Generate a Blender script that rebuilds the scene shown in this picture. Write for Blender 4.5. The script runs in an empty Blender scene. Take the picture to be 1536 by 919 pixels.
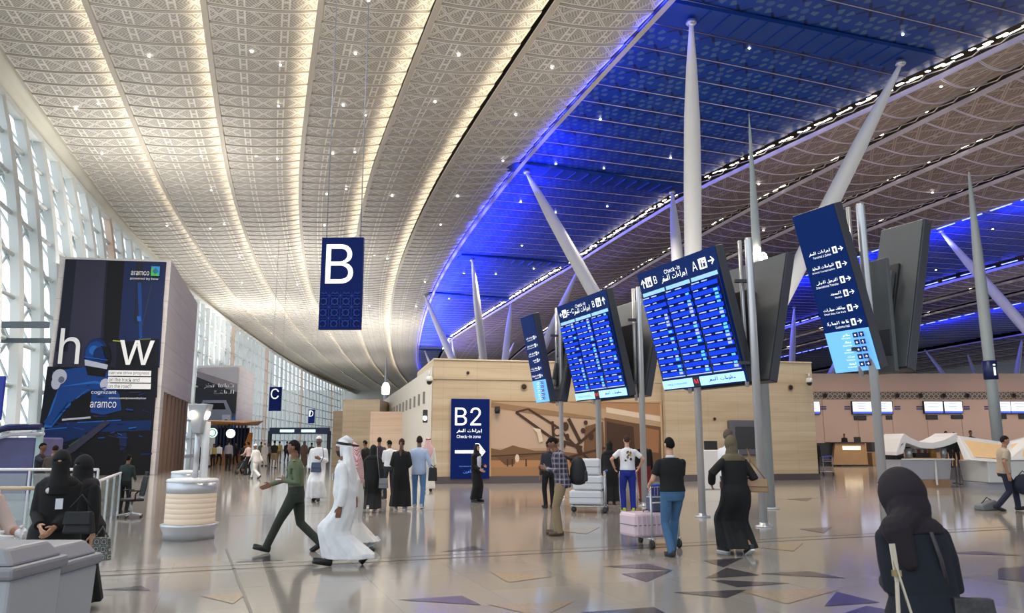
WORLD = 1.15; WORLD_SKY = 2.1; SPOTP = 3000.; EXPO = 0.; UPP = .75; BLP = 420.
import bpy, math, random
from mathutils import Vector, Matrix, noise
random.seed(7)
V = Vector
C = bpy.context.scene.collection
sc = bpy.context.scene
F = 1158.0; TH = math.radians(10.04); CZ = 1.7
R = math.radians

# ------------------------------------------------------------------ camera maths (1536 x 919 photograph)
def ray(x, y):
    v = 459.5 - y
    return V((x-768, F*math.cos(TH)-v*math.sin(TH), F*math.sin(TH)+v*math.cos(TH)))
def G(x, y, z=0.0):
    d = ray(x, y); t = (z-CZ)/d.z
    return V((d.x*t, d.y*t, z))
def A(x, y, Y):
    d = ray(x, y); t = Y/d.y
    return V((d.x*t, Y, CZ+d.z*t))
def onplane(x, y, p, n):
    d = ray(x, y); o = V((0, 0, CZ)); t = (p-o).dot(n)/d.dot(n)
    return o+d*t

# ------------------------------------------------------------------ materials
MATS = {}
def mat(name, col, rough=.5, metal=0., emit=0., ecol=None, spec=None, bump=0., var=.0, vscale=4., alpha=1.):
    if name in MATS: return MATS[name]
    m = bpy.data.materials.new(name); m.use_nodes = True
    nt = m.node_tree; b = nt.nodes['Principled BSDF']
    b.inputs['Base Color'].default_value = (*col, 1)
    b.inputs['Roughness'].default_value = rough; b.inputs['Metallic'].default_value = metal
    if spec is not None: b.inputs['Specular IOR Level'].default_value = spec
    if emit:
        b.inputs['Emission Color'].default_value = (*(ecol or col), 1); b.inputs['Emission Strength'].default_value = emit
    if var or bump:
        tc = nt.nodes.new('ShaderNodeTexCoord'); n = nt.nodes.new('ShaderNodeTexNoise')
        n.inputs['Scale'].default_value = vscale; n.inputs['Detail'].default_value = 3
        nt.links.new(tc.outputs['Object'], n.inputs['Vector'])
        if var:
            mr = nt.nodes.new('ShaderNodeMapRange'); mr.inputs[1].default_value = .3; mr.inputs[2].default_value = .7
            mr.inputs[3].default_value = 1-var; mr.inputs[4].default_value = 1+var
            mx = nt.nodes.new('ShaderNodeVectorMath'); mx.operation = 'SCALE'; mx.inputs[0].default_value = col
            nt.links.new(n.outputs['Fac'], mr.inputs[0]); nt.links.new(mr.outputs[0], mx.inputs['Scale'])
            nt.links.new(mx.outputs[0], b.inputs['Base Color'])
        if bump:
            bp = nt.nodes.new('ShaderNodeBump'); bp.inputs['Strength'].default_value = bump
            nt.links.new(n.outputs['Fac'], bp.inputs['Height']); nt.links.new(bp.outputs[0], b.inputs['Normal'])
    MATS[name] = m
    return m
def s2l(*c):
    return tuple(((v/255)/12.92 if v/255 <= .04045 else ((v/255+.055)/1.055)**2.4) for v in c)

class NG:                       # small helper for node maths
    def __init__(s, m): s.nt = m.node_tree; s.b = s.nt.nodes['Principled BSDF']
    def n(s, t, **k):
        nd = s.nt.nodes.new(t)
        for a, v in k.items(): setattr(nd, a, v)
        return nd
    def L(s, a, b): s.nt.links.new(a, b)
    def m(s, op, a, b=None, c=None):
        nd = s.n('ShaderNodeMath', operation=op)
        for i, q in enumerate((a, b, c)):
            if q is None: continue
            if isinstance(q, (int, float)): nd.inputs[i].default_value = q
            else: s.L(q, nd.inputs[i])
        return nd.outputs[0]
    def lt(s, a, b): return s.m('LESS_THAN', a, b)
    def mix(s, f, a, b):
        nd = s.n('ShaderNodeMix', data_type='RGBA')
        if isinstance(f, (int, float)): nd.inputs[0].default_value = f
        else: s.L(f, nd.inputs[0])
        for i, q in ((6, a), (7, b)):
            if isinstance(q, tuple): nd.inputs[i].default_value = (*q, 1)
            else: s.L(q, nd.inputs[i])
        return nd.outputs[2]
    def uv(s):
        tc = s.n('ShaderNodeTexCoord'); sp = s.n('ShaderNodeSeparateXYZ'); s.L(tc.outputs['UV'], sp.inputs[0])
        return sp.outputs[0], sp.outputs[1], tc
    def obj(s):
        tc = s.n('ShaderNodeTexCoord'); sp = s.n('ShaderNodeSeparateXYZ'); s.L(tc.outputs['Object'], sp.inputs[0])
        return sp.outputs[0], sp.outputs[1], sp.outputs[2], tc

# ------------------------------------------------------------------ mesh builder
class MB:
    def __init__(s): s.v = []; s.f = []; s.m = []; s.uv = {}; s.sm = []
    def face(s, idx, mi=0, uv=None, sm=False):
        s.f.append(tuple(idx)); s.m.append(mi); s.sm.append(sm)
        if uv: s.uv[len(s.f)-1] = uv
    def poly(s, pts, mi=0, uv=None):
        o = len(s.v); s.v += [V(p) for p in pts]; s.face(range(o, o+len(pts)), mi, uv)
        return s
    def box(s, c, d, mi=0, rot=None, taper=1.):
        c = V(c); h = V(d)/2; o = len(s.v)
        for sx, sy, sz in ((-1,-1,-1),(1,-1,-1),(1,1,-1),(-1,1,-1),(-1,-1,1),(1,-1,1),(1,1,1),(-1,1,1)):
            k = taper if sz > 0 else 1
            p = V((sx*h.x*k, sy*h.y*k, sz*h.z))
            if rot is not None: p = rot @ p
            s.v.append(c+p)
        for q in ((0,3,2,1),(4,5,6,7),(0,1,5,4),(1,2,6,5),(2,3,7,6),(3,0,4,7)): s.face([o+i for i in q], mi)
        return s
    def hexa(s, b, t, mi=0):          # bottom 4 points, top 4 points
        o = len(s.v); s.v += [V(p) for p in b]+[V(p) for p in t]
        for q in ((0,3,2,1),(4,5,6,7),(0,1,5,4),(1,2,6,5),(2,3,7,6),(3,0,4,7)): s.face([o+i for i in q], mi)
        return s
    def beam(s, p0, p1, w, d=None, mi=0, up=V((0,0,1))):
        p0, p1 = V(p0), V(p1); a = (p1-p0).normalized(); d = d or w
        x = a.cross(up)
        if x.length < 1e-4: x = a.cross(V((0,1,0)))
        x.normalize(); y = x.cross(a).normalized()
        o = len(s.v)
        for p in (p0, p1):
            for sx, sy in ((-1,-1),(1,-1),(1,1),(-1,1)): s.v.append(p+x*sx*w/2+y*sy*d/2)
        for q in ((0,3,2,1),(4,5,6,7),(0,1,5,4),(1,2,6,5),(2,3,7,6),(3,0,4,7)): s.face([o+i for i in q], mi)
        return s
    def rings(s, rings, mi=0, cap=True, closed=False, sm=True):
        n = len(rings[0]); o = len(s.v)
        for r in rings: s.v += [V(p) for p in r]
        k = len(rings)
        for i in range(k if closed else k-1):
            a = o+i*n; b = o+((i+1) % k)*n
            for j in range(n): s.face((a+j, a+(j+1) % n, b+(j+1) % n, b+j), mi, sm=sm)
        if cap and not closed:
            s.face([o+j for j in reversed(range(n))], mi); s.face([o+(k-1)*n+j for j in range(n)], mi)
        return s
    def tube(s, pts, rad, n=10, mi=0, cap=True, flat=1., sm=True):
        pts = [V(p) for p in pts]
        if isinstance(rad, (int, float)): rad = [rad]*len(pts)
        ref = None; rr = []
        for i, p in enumerate(pts):
            a = (pts[min(i+1, len(pts)-1)]-pts[max(i-1, 0)]).normalized()
            if ref is None:
                ref = V((0, 0, 1)) if abs(a.z) < .9 else V((1, 0, 0))
            x = (ref-a*ref.dot(a)).normalized(); y = a.cross(x); ref = x
            rr.append([p+x*math.cos(2*math.pi*j/n)*rad[i]+y*math.sin(2*math.pi*j/n)*rad[i]*flat for j in range(n)])
        return s.rings(rr, mi, cap, sm=sm)
    def cap(s, p0, p1, r0, r1, n=10, mi=0):      # tapered capsule
        p0, p1 = V(p0), V(p1); a = (p1-p0).normalized() if (p1-p0).length > 1e-6 else V((0,0,1))
        pts = []; rad = []
        for t in (1., .86, .5, 0.): pts.append(p0-a*r0*t); rad.append(max(r0*math.sqrt(max(0, 1-t*t)), r0*.05))
        for t in (0., .5, .86, 1.): pts.append(p1+a*r1*t); rad.append(max(r1*math.sqrt(max(0, 1-t*t)), r1*.05))
        return s.tube(pts, rad, n, mi)
    def lathe(s, prof, c=(0,0,0), n=24, mi=0, cap=True, sm=True):
        c = V(c)
        return s.rings([[c+V((r*math.cos(2*math.pi*j/n), r*math.sin(2*math.pi*j/n), z)) for j in range(n)] for r, z in prof], mi, cap, sm=sm)
    def ell(s, c, r, n=14, k=9, mi=0, rot=None):
        c = V(c); rr = []
        for i in range(k+1):
            t = math.pi*(i+.02)/(k+.04)
            ring = []
            for j in range(n):
                p = V((r[0]*math.sin(t)*math.cos(2*math.pi*j/n), r[1]*math.sin(t)*math.sin(2*math.pi*j/n), -r[2]*math.cos(t)))
                ring.append(c+(rot @ p if rot is not None else p))
            rr.append(ring)
        return s.rings(rr, mi)
    def torus(s, c, Rm, r, n=24, k=8, mi=0, rot=None, flat=1.):
        rr = []
        for i in range(n):
            a = 2*math.pi*i/n; ring = []
            for j in range(k):
                b = 2*math.pi*j/k
                p = V(((Rm+r*math.cos(b))*math.cos(a), (Rm+r*math.cos(b))*math.sin(a)*flat, r*math.sin(b)))
                ring.append(V(c)+(rot @ p if rot is not None else p))
            rr.append(ring)
        return s.rings(rr, mi, False, True)
    def xf(s, M):
        s.v = [M @ p for p in s.v]; return s
    def mesh(s, name, mats):
        me = bpy.data.meshes.new(name); me.from_pydata([tuple(p) for p in s.v], [], s.f)
        for m in (mats if isinstance(mats, (list, tuple)) else [mats]): me.materials.append(m)
        for p, mi, sm in zip(me.polygons, s.m, s.sm): p.material_index = mi; p.use_smooth = sm
        if s.uv:
            ul = me.uv_layers.new(name='UVMap')
            for fi, uv in s.uv.items():
                for li, q in zip(me.polygons[fi].loop_indices, uv): ul.data[li].uv = q
        me.validate(); me.update()
        return me
    def build(s, name, mats, parent=None, loc=None, bevel=0):
        o = bpy.data.objects.new(name, s.mesh(name, mats)); C.objects.link(o)
        if parent: o.parent = parent
        if loc is not None: o.location = loc
        if bevel:
            b = o.modifiers.new('b', 'BEVEL'); b.width = bevel; b.segments = 2; b.limit_method = 'ANGLE'
        return o

def tag(o, label, cat, group=None):
    o['label'] = label; o['category'] = cat
    if group: o['group'] = group
    return o
def thing(name, label, cat, loc=(0,0,0), rz=0., group=None):
    o = bpy.data.objects.new(name, None); C.objects.link(o); o.empty_display_size = .2
    o.location = loc; o.rotation_euler = (0, 0, rz)
    return tag(o, label, cat, group)
def struct(name, mb, mats, parent=None):
    o = mb.build(name, mats, parent)
    o['kind'] = 'structure'
    return o

# ------------------------------------------------------------------ lettering
import os
FONTS = {}
def font(kind):
    if kind in FONTS: return FONTS[kind]
    f = None
    if kind == 'bold':
        d = os.path.join(bpy.utils.system_resource('DATAFILES'), 'fonts', 'Inter.woff2')
        try: f = bpy.data.fonts.load(d)
        except Exception: f = None
    FONTS[kind] = f
    return f
def text_mesh(body, h=1., kind='bold', off=0., sx=1.):
    cu = bpy.data.curves.new('t', 'FONT'); cu.body = body; cu.size = 1.; cu.extrude = 0.; cu.offset = off
    cu.resolution_u = 3
    f = font(kind)
    if f: cu.font = f
    o = bpy.data.objects.new('t', cu); C.objects.link(o)
    dg = bpy.context.evaluated_depsgraph_get(); dg.update()
    me = bpy.data.meshes.new_from_object(o.evaluated_get(dg))
    bpy.data.objects.remove(o)
    return me
def add_text(mb, body, cx, cz, h, mi, ox, w=None, off=0., align='c', y=0.0):
    """lettering laid in the X-Z plane of mb at depth y; h = cap height; ox = map (x,z)->V"""
    if body[:1] == '\u0600': return add_arabic(mb, body, cx, cz, h, mi, ox, w, align)
    me = text_mesh(body, off=off)
    if not me.vertices: return
    xs = [v.co.x for v in me.vertices]; ys = [v.co.y for v in me.vertices]
    x0, x1, y0, y1 = min(xs), max(xs), min(ys), max(ys)
    k = h/max(y1-y0, 1e-5); kx = k if w is None else w/max(x1-x0, 1e-5)
    s = {'c': (x0+x1)/2, 'l': x0, 'r': x1}[align]
    o = len(mb.v)
    for v in me.vertices: mb.v.append(ox((v.co.x-s)*kx+cx, (v.co.y-(y0+y1)/2)*k+cz))
    for p in me.polygons: mb.face([o+i for i in p.vertices], mi)
    bpy.data.meshes.remove(me)

# Arabic lettering drawn as joined pen strokes (right to left); unit = alef height
def _ar_glyph(c, pj, nj):
    S = []; D = []
    arc = lambda cx, cy, rx, ry, a0, a1, n=8: [(cx+rx*math.cos(R(a0+(a1-a0)*i/n)), cy+ry*math.sin(R(a0+(a1-a0)*i/n))) for i in range(n+1)]
    base = {'أ':'ا','إ':'ا','آ':'ا','ت':'ب','ث':'ب','ن':'ب','ي':'ب','ج':'ح','خ':'ح','ز':'ر','ش':'س','ق':'ف','ة':'ه','ى':'ب','غ':'ع','ذ':'د'}.get(c, c)
    dots = {'ت':(2,.62),'ن':(1,.6),'ي':(2,-.3),'ب':(1,-.28),'ج':(1,-.25),'خ':(1,.75),'ز':(1,.55),'ش':(3,.65),'ق':(2,.9),'ف':(1,.9),'ة':(2,.75),'إ':(1,-.28),'أ':(1,1.15)}.get(c)
    if base == 'ا': S = [[(-.08, 1), (-.08, 0)]+([(0, 0)] if pj else [])]; w = .26
    elif base == 'ل':
        if nj: S = [[(0, 0), (-.12, 0), (-.12, 1)], [(-.12, 0), (-.3, 0)]] if pj else [[(-.1, 1), (-.1, 0), (-.3, 0)]]; w = .3
        else: S = [[(-.1, 1), (-.1, 0)]+arc(-.35, -.05, .25, .3, 0, -180)]+([[(0, 0), (-.1, 0)]] if pj else []); w = .68
    elif base == 'ب':
        if nj: S = [[(0, 0), (-.15, 0), (-.15, .38)], [(-.15, 0), (-.32, 0)]] if pj else [[(-.12, .38), (-.12, 0), (-.32, 0)]]; w = .32
        elif c in 'نيى': S = [[(0, 0), (-.1, 0), (-.1, .1)]+arc(-.38, -.05, .28, .3, 0, -180)]; w = .74
        else: S = [[(0, 0), (-.1, 0)] if pj else [(-.08, .3), (-.1, 0)], [(-.1, 0), (-.75, 0), (-.8, .3)]]; w = .88
    elif base == 'س':
        T = [(0, .3), (0, 0), (-.2, 0), (-.2, .3), (-.2, 0), (-.4, 0), (-.4, .3), (-.4, 0)]; S = [T+([(-.58, 0)] if nj else arc(-.65, -.05, .25, .3, 0, -180))]; w = .58 if nj else 1.
    elif base == 'ر': S = [([(0, 0)] if pj else [])+[(-.06, .22), (-.08, 0), (-.18, -.2), (-.38, -.3)]]; w = .36
    elif base == 'و': S = [arc(-.16, .16, .14, .14, 0, 360, 10), [(-.02, .12), (-.08, -.12), (-.3, -.28)]]; w = .4
    elif base == 'ح': S = [[(-.45, .42), (-.1, .3), (-.3, 0)] if nj else [(-.45, .42), (-.1, .35)], [(0, 0), (-.3, 0), (-.5, 0)] if nj else arc(-.3, -.05, .28, .38, 90, 290)]; w = .5 if nj else .62
    elif base == 'ف': S = [arc(-.2, .34, .13, .15, 0, 360, 10), [(0, 0), (-.36, 0)] if nj else [(0, 0), (-.8, 0), (-.84, .25)], [(-.08, .3), (-.1, 0)]]; w = .36 if nj else .92
    elif base == 'م': S = [arc(-.16, .08, .13, .13, 0, 360, 10), [(0, 0), (-.36, 0)] if nj else [(-.2, 0), (-.3, -.1), (-.3, -.5)]]; w = .36
    elif base == 'ه': S = [arc(-.18, .2, .15, .2, 0, 360, 10), [(0, 0), (-.36, 0)] if nj else [(0, 0), (-.18, 0)]]; w = .38
    elif base == 'د': S = [[(-.1, .42), (-.3+.28, .1), (-.05, 0), (-.32, 0)]]; w = .38
    elif base == 'ك': S = [[(-.05, 1), (-.3, .6), (-.05, .35), (-.12, 0)], [(0, 0), (-.45, 0)]]; w = .45
    elif base == 'ط': S = [arc(-.25, .15, .2, .14, 0, 360, 10), [(-.4, 1), (-.4, 0)], [(0, 0), (-.5, 0)]]; w = .5
    elif base == 'ص': S = [arc(-.25, .15, .22, .14, 0, 360, 10), [(0, 0), (-.58, 0)]]; w = .58
    elif base == 'ع': S = [arc(-.2, .22, .14, .18, 60, 280)+([(-.4, 0)] if nj else [(-.3, -.3)])]; w = .4
    elif c == 'ء': S = [arc(-.14, .25, .1, .12, 60, 260)+[(-.02, .08)]]; w = .3
    else: w = .3
    if dots:
        n, y = dots
        for k in range(n): D.append((-(w-.05)/2-.09*(n-1)+.18*k, y))
    return S, D, w
def ar(s): return '\u0600'+s
def add_arabic(mb, s, cx, cz, h, mi, ox, w=None, align='c', th=.13):
    s = s[1:]; NJ = 'اإأآدذرزوءىة '; X = 0.; segs = []; dd = []
    for i, c in enumerate(s):
        if c == ' ': X -= .4; continue
        pj = i > 0 and s[i-1] not in NJ; nj = c not in NJ and i+1 < len(s) and s[i+1] not in ' ء'
        S, D, wd = _ar_glyph(c, pj, nj)
        for pl_ in S: segs += [((a[0]+X, a[1]), (b[0]+X, b[1])) for a, b in zip(pl_, pl_[1:])]
        dd += [(a+X, b) for a, b in D]; X -= wd+(.0 if nj else .1)
    k = h/1.35; kx = k if w is None else w/max(-X, .1); m0 = {'c': -X/2, 'r': 0, 'l': -X}[align]
    T = lambda x, z: ox((x+m0)*kx+cx, (z-.35)*k+cz)
    for a, b in segs:
        L = math.hypot(b[0]-a[0], b[1]-a[1]) or 1; ex, ey = (b[0]-a[0])/L, (b[1]-a[1])/L; nx, ny = -ey*th/2, ex*th/2; e = th*.4
        mb.poly([T(a[0]-ex*e+nx, a[1]-ey*e+ny), T(a[0]-ex*e-nx, a[1]-ey*e-ny), T(b[0]+ex*e-nx, b[1]+ey*e-ny), T(b[0]+ex*e+nx, b[1]+ey*e+ny)], mi)
    for x, z in dd: q = th*.62; mb.poly([T(x-q, z), T(x, z-q), T(x+q, z), T(x, z+q)], mi)

# ------------------------------------------------------------------ plan of the hall: the lit seams of the roof follow this line
_PT = [(-30, 11.9), (0, 2.2), (32, -8.5), (62, -17.6), (98, -25.9), (142, -33.2), (198, -40.4), (260, -45.5), (330, -49.)]
def P(Y):
    for i in range(len(_PT)-1):
        if Y <= _PT[i+1][0] or i == len(_PT)-2: break
    p0 = _PT[max(i-1, 0)]; p1 = _PT[i]; p2 = _PT[i+1]; p3 = _PT[min(i+2, len(_PT)-1)]
    h = p2[0]-p1[0]; t = max(0, min(1.3, (Y-p1[0])/h))
    m1 = (p2[1]-p0[1])/(p2[0]-p0[0]); m2 = (p3[1]-p1[1])/(p3[0]-p1[0])
    return ((2*t**3-3*t*t+1)*p1[1]+(t**3-2*t*t+t)*h*m1+(-2*t**3+3*t*t)*p2[1]+(t**3-t*t)*h*m2)
ROOF = 21.7
# ================================================================== FLOOR
def floor_mat():
    m = mat('polished_terrazzo', (.5, .46, .41), .11); g = NG(m)
    x, y, z, tc = g.obj()
    a = R(20); ca, sa = math.cos(a), math.sin(a)
    u = g.m('ADD', g.m('MULTIPLY', x, ca), g.m('MULTIPLY', y, sa)); v = g.m('SUBTRACT', g.m('MULTIPLY', y, ca), g.m('MULTIPLY', x, sa))
    def joint(c, p, w):
        return g.lt(g.m('ABSOLUTE', g.m('SUBTRACT', g.m('FRACT', g.m('DIVIDE', c, p)), .5)), w/p)
    j = g.m('MAXIMUM', joint(u, 1.2, .004), joint(v, 1.2, .004))
    nz = g.n('ShaderNodeTexNoise'); nz.inputs['Scale'].default_value = 60; nz.inputs['Detail'].default_value = 2; g.L(tc.outputs['Object'], nz.inputs['Vector'])
    n2 = g.n('ShaderNodeTexNoise'); n2.inputs['Scale'].default_value = .12; n2.inputs['Detail'].default_value = 3; g.L(tc.outputs['Object'], n2.inputs['Vector'])
    # slab to slab tone
    wn = g.n('ShaderNodeTexWhiteNoise', noise_dimensions='2D'); cb = g.n('ShaderNodeCombineXYZ')
    g.L(g.m('FLOOR', g.m('ADD', g.m('DIVIDE', u, 1.2), .5)), cb.inputs[0]); g.L(g.m('FLOOR', g.m('ADD', g.m('DIVIDE', v, 1.2), .5)), cb.inputs[1]); g.L(cb.outputs[0], wn.inputs['Vector'])
    f = g.m('ADD', g.m('MULTIPLY', nz.outputs[0], .25), g.m('MULTIPLY', wn.outputs[0], .35))
    c = g.mix(f, s2l(140, 135, 129), s2l(166, 160, 151))
    c = g.mix(g.m('MULTIPLY', g.m('GREATER_THAN', n2.outputs[0], .56), .3), c, s2l(150, 138, 122))
    c = g.mix(g.m('MULTIPLY', j, .45), c, s2l(110, 102, 94))
    g.L(c, g.b.inputs['Base Color'])
    r = g.m('ADD', g.m('MULTIPLY', nz.outputs[0], .05), .075); g.L(r, g.b.inputs['Roughness'])
    bp = g.n('ShaderNodeBump'); bp.inputs['Strength'].default_value = .02; bp.inputs['Distance'].default_value = .01
    n3 = g.n('ShaderNodeTexNoise'); n3.inputs['Scale'].default_value = 2.2; g.L(tc.outputs['Object'], n3.inputs['Vector'])
    g.L(n3.outputs[0], bp.inputs['Height']); g.L(bp.outputs[0], g.b.inputs['Normal'])
    return m
FL = floor_mat()
fl = MB().box((60, 150, -.15), (300, 340, .3)); floor = struct('floor', fl, FL)
dk = mat('dark_granite_inlay', s2l(74, 70, 74), .14, var=.15, vscale=30); bg = mat('tan_stone_inlay', s2l(158, 140, 116), .14, var=.1, vscale=20)
lnm = mat('dark_joint_inlay', s2l(104, 96, 90), .2)
T = [((351,843),(408,832),(426,840)), ((661,827),(710,818),(727,824)), ((597,899),(693,893),(722,907)), ((904,849),(972,845),(1009,855)),
     ((932,860),(1009,855),(970,872)), ((870,918),(981,910),(1010,925)), ((1055,840),(1115,836),(1085,850)), ((1057,867),(1090,851),(1141,862)),
     ((1066,869),(1187,874),(1106,880)), ((1137,860),(1214,856),(1269,867)), ((1199,793),(1248,790),(1236,799)), ((1236,909),(1255,887),(1320,903)),
     ((150,884),(212,878),(226,885)), ((1010,888),(1120,884),(1090,896)), ((1232,930),(1300,908),(1420,930)), ((1497,852),(1560,847),(1560,874),(1497,868)),
     ((1405,829),(1470,826),(1536,833)), ((596,716+45),(625,759),(618,764)), ((1180,748),(1218,746),(1212,751))]
for t in T:
    struct('floor_inlay', MB().poly([G(*p, .004) for p in (t if len(t) == 4 else reversed(t))]), dk, floor)
for t in [((735,857),(830,864),(762,873)), ((732,906),(860,902),(812,925)), ((1110,886),(1260,884),(1180,905)), ((1130,820),(1205,814),(1190,826)), ((300,893),(372,888),(350,905)), ((820,795),(900,790),(880,800))]:
    struct('floor_inlay', MB().poly([G(*p, .004) for p in t]), bg, floor)
def strip(a, b, w):
    a, b = V(a), V(b); n = (b-a).cross(V((0,0,1))).normalized()*w/2
    struct('floor_joint', MB().poly([a-n, b-n, b+n, a+n][::-1]), lnm, floor)
a, b = G(540,843,.005), G(1320,803,.005); d = (b-a).normalized()
strip(a-d*12, b+d*20, .05); strip(a-d*12+V((-.12,.33,0)), b+d*20+V((-.12,.33,0)), .03)
a2, b2 = G(339,822,.005), G(377,919,.005); strip(a2, b2, .035)
nrm = V((-d.y, d.x, 0))
for k in (-7.2, 8.4, 20): strip(a+nrm*k-d*14, b+nrm*k+d*24, .03)

# ================================================================== ROOF
def panel_mat(name, light, dark, seamc, seamw=.035, rough=.55, motif=5., edw=.085):
    m = mat(name, light, rough); g = NG(m); u, v, tc = g.uv()
    U = g.m('MULTIPLY', u, motif)
    b = g.m('SUBTRACT', g.m('FRACT', v), .5); ab = g.m('ABSOLUTE', b)
    a2 = g.m('SUBTRACT', g.m('MULTIPLY', g.m('FRACT', g.m('ADD', g.m('MULTIPLY', U, .5), .25)), 2.), 1.)   # -1..1 about an X
    X = g.m('ABSOLUTE', g.m('SUBTRACT', g.m('MULTIPLY', g.m('ABSOLUTE', a2), .8), ab))
    Xl = g.m('MULTIPLY', g.lt(g.m('ABSOLUTE', g.m('SUBTRACT', X, .05)), .025), 1.)
    aH = g.m('SUBTRACT', 1., g.m('ABSOLUTE', a2))
    Hv = g.lt(g.m('ABSOLUTE', g.m('SUBTRACT', aH, .16)), .045)
    Hb = g.m('MULTIPLY', g.lt(ab, .05), g.lt(aH, .16))
    line = g.m('MAXIMUM', g.m('MAXIMUM', Xl, Hv), Hb)
    h1 = g.lt(g.m('FRACT', g.m('MULTIPLY', g.m('ADD', g.m('MULTIPLY', g.m('ABSOLUTE', a2), 1.), ab), 6.)), .42)
    h2 = g.lt(g.m('FRACT', g.m('MULTIPLY', g.m('SUBTRACT', g.m('MULTIPLY', g.m('ABSOLUTE', a2), 1.6), ab), 4.)), .38)
    sel = g.m('GREATER_THAN', g.m('MULTIPLY', g.m('ABSOLUTE', a2), .8), ab)
    hat = g.m('ADD', g.m('MULTIPLY', h1, sel), g.m('MULTIPLY', h2, g.m('SUBTRACT', 1., sel)))
    c = g.mix(hat, dark, tuple(.55*a_+.45*b_ for a_, b_ in zip(light, dark)))
    c = g.mix(line, c, light)
    edge = g.m('MAXIMUM', g.m('GREATER_THAN', ab, .5-edw), g.m('MAXIMUM', g.lt(u, .025), g.m('GREATER_THAN', u, .975)))
    c = g.mix(edge, c, light)
    c = g.mix(g.m('GREATER_THAN', ab, .5-seamw), c, seamc)
    wn = g.n('ShaderNodeTexNoise'); wn.inputs['Scale'].default_value = .15; g.L(tc.outputs['Object'], wn.inputs['Vector'])
    c = g.mix(g.m('MULTIPLY', wn.outputs[0], .18), c, dark)
    g.L(c, g.b.inputs['Base Color'])
    return m
PALE = panel_mat('pale_perforated_panel', s2l(238, 234, 224), s2l(158, 154, 146), s2l(122, 116, 108), .026)
BRONZE = panel_mat('bronze_perforated_panel', s2l(190, 174, 162), s2l(124, 106, 96), s2l(214, 206, 220), .022, edw=.03)
def blue_mat():
    m = mat('blue_lit_rosette_panel', (.02, .1, .3), .45); g = NG(m); u, v, tc = g.uv()  # blue LED wash is put into the base colour here
    U = g.m('MULTIPLY', u, 9.)
    px = g.m('SUBTRACT', g.m('FRACT', U), .5); py = g.m('SUBTRACT', g.m('FRACT', v), .5)
    r = g.m('SQRT', g.m('ADD', g.m('MULTIPLY', px, px), g.m('MULTIPLY', py, py)))
    th = g.m('ARCTAN2', py, px)
    pet = g.m('MULTIPLY', g.m('ADD', g.m('COSINE', g.m('MULTIPLY', th, 6.)), 1.), .5)
    hole = g.m('MULTIPLY', g.m('GREATER_THAN', pet, .62), g.m('MULTIPLY', g.m('GREATER_THAN', r, .2), g.lt(r, .38)))
    core = g.lt(r, .1)
    star = g.m('MULTIPLY', g.lt(g.m('ABSOLUTE', g.m('SUBTRACT', g.m('ABSOLUTE', px), g.m('ABSOLUTE', py))), .05), g.m('GREATER_THAN', r, .4))
    c = g.mix(hole, s2l(0, 58, 138), s2l(74, 104, 136)); c = g.mix(core, c, s2l(60, 90, 140)); c = g.mix(star, c, s2l(2, 20, 70))
    c = g.mix(g.m('GREATER_THAN', g.m('ABSOLUTE', py), .47), c, s2l(8, 30, 84))
    g.L(c, g.b.inputs['Base Color'])
    return m
BLUE = blue_mat()
FRAME = mat('roof_edge_trim', s2l(196, 188, 174), .45); DARKGAP = mat('roof_shadow_gap', s2l(40, 36, 34), .7)
SEAMR = mat('tray_edge', s2l(206, 200, 190), .6); LAV = mat('roof_edge_trim_lit', s2l(206, 200, 216), .4)  # LAV: lavender light on the right-hand risers, put into the trim colour
WARM = mat('warm_led_line', (1, .8, .5), emit=30., ecol=(1., .88, .7)); COOL = mat('cool_led_line', (1, .95, .9), emit=9., ecol=(1., .86, .68))
BLED = mat('blue_led_line', (.1, .1, 1), emit=60., ecol=(.05, .07, 1.))

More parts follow.
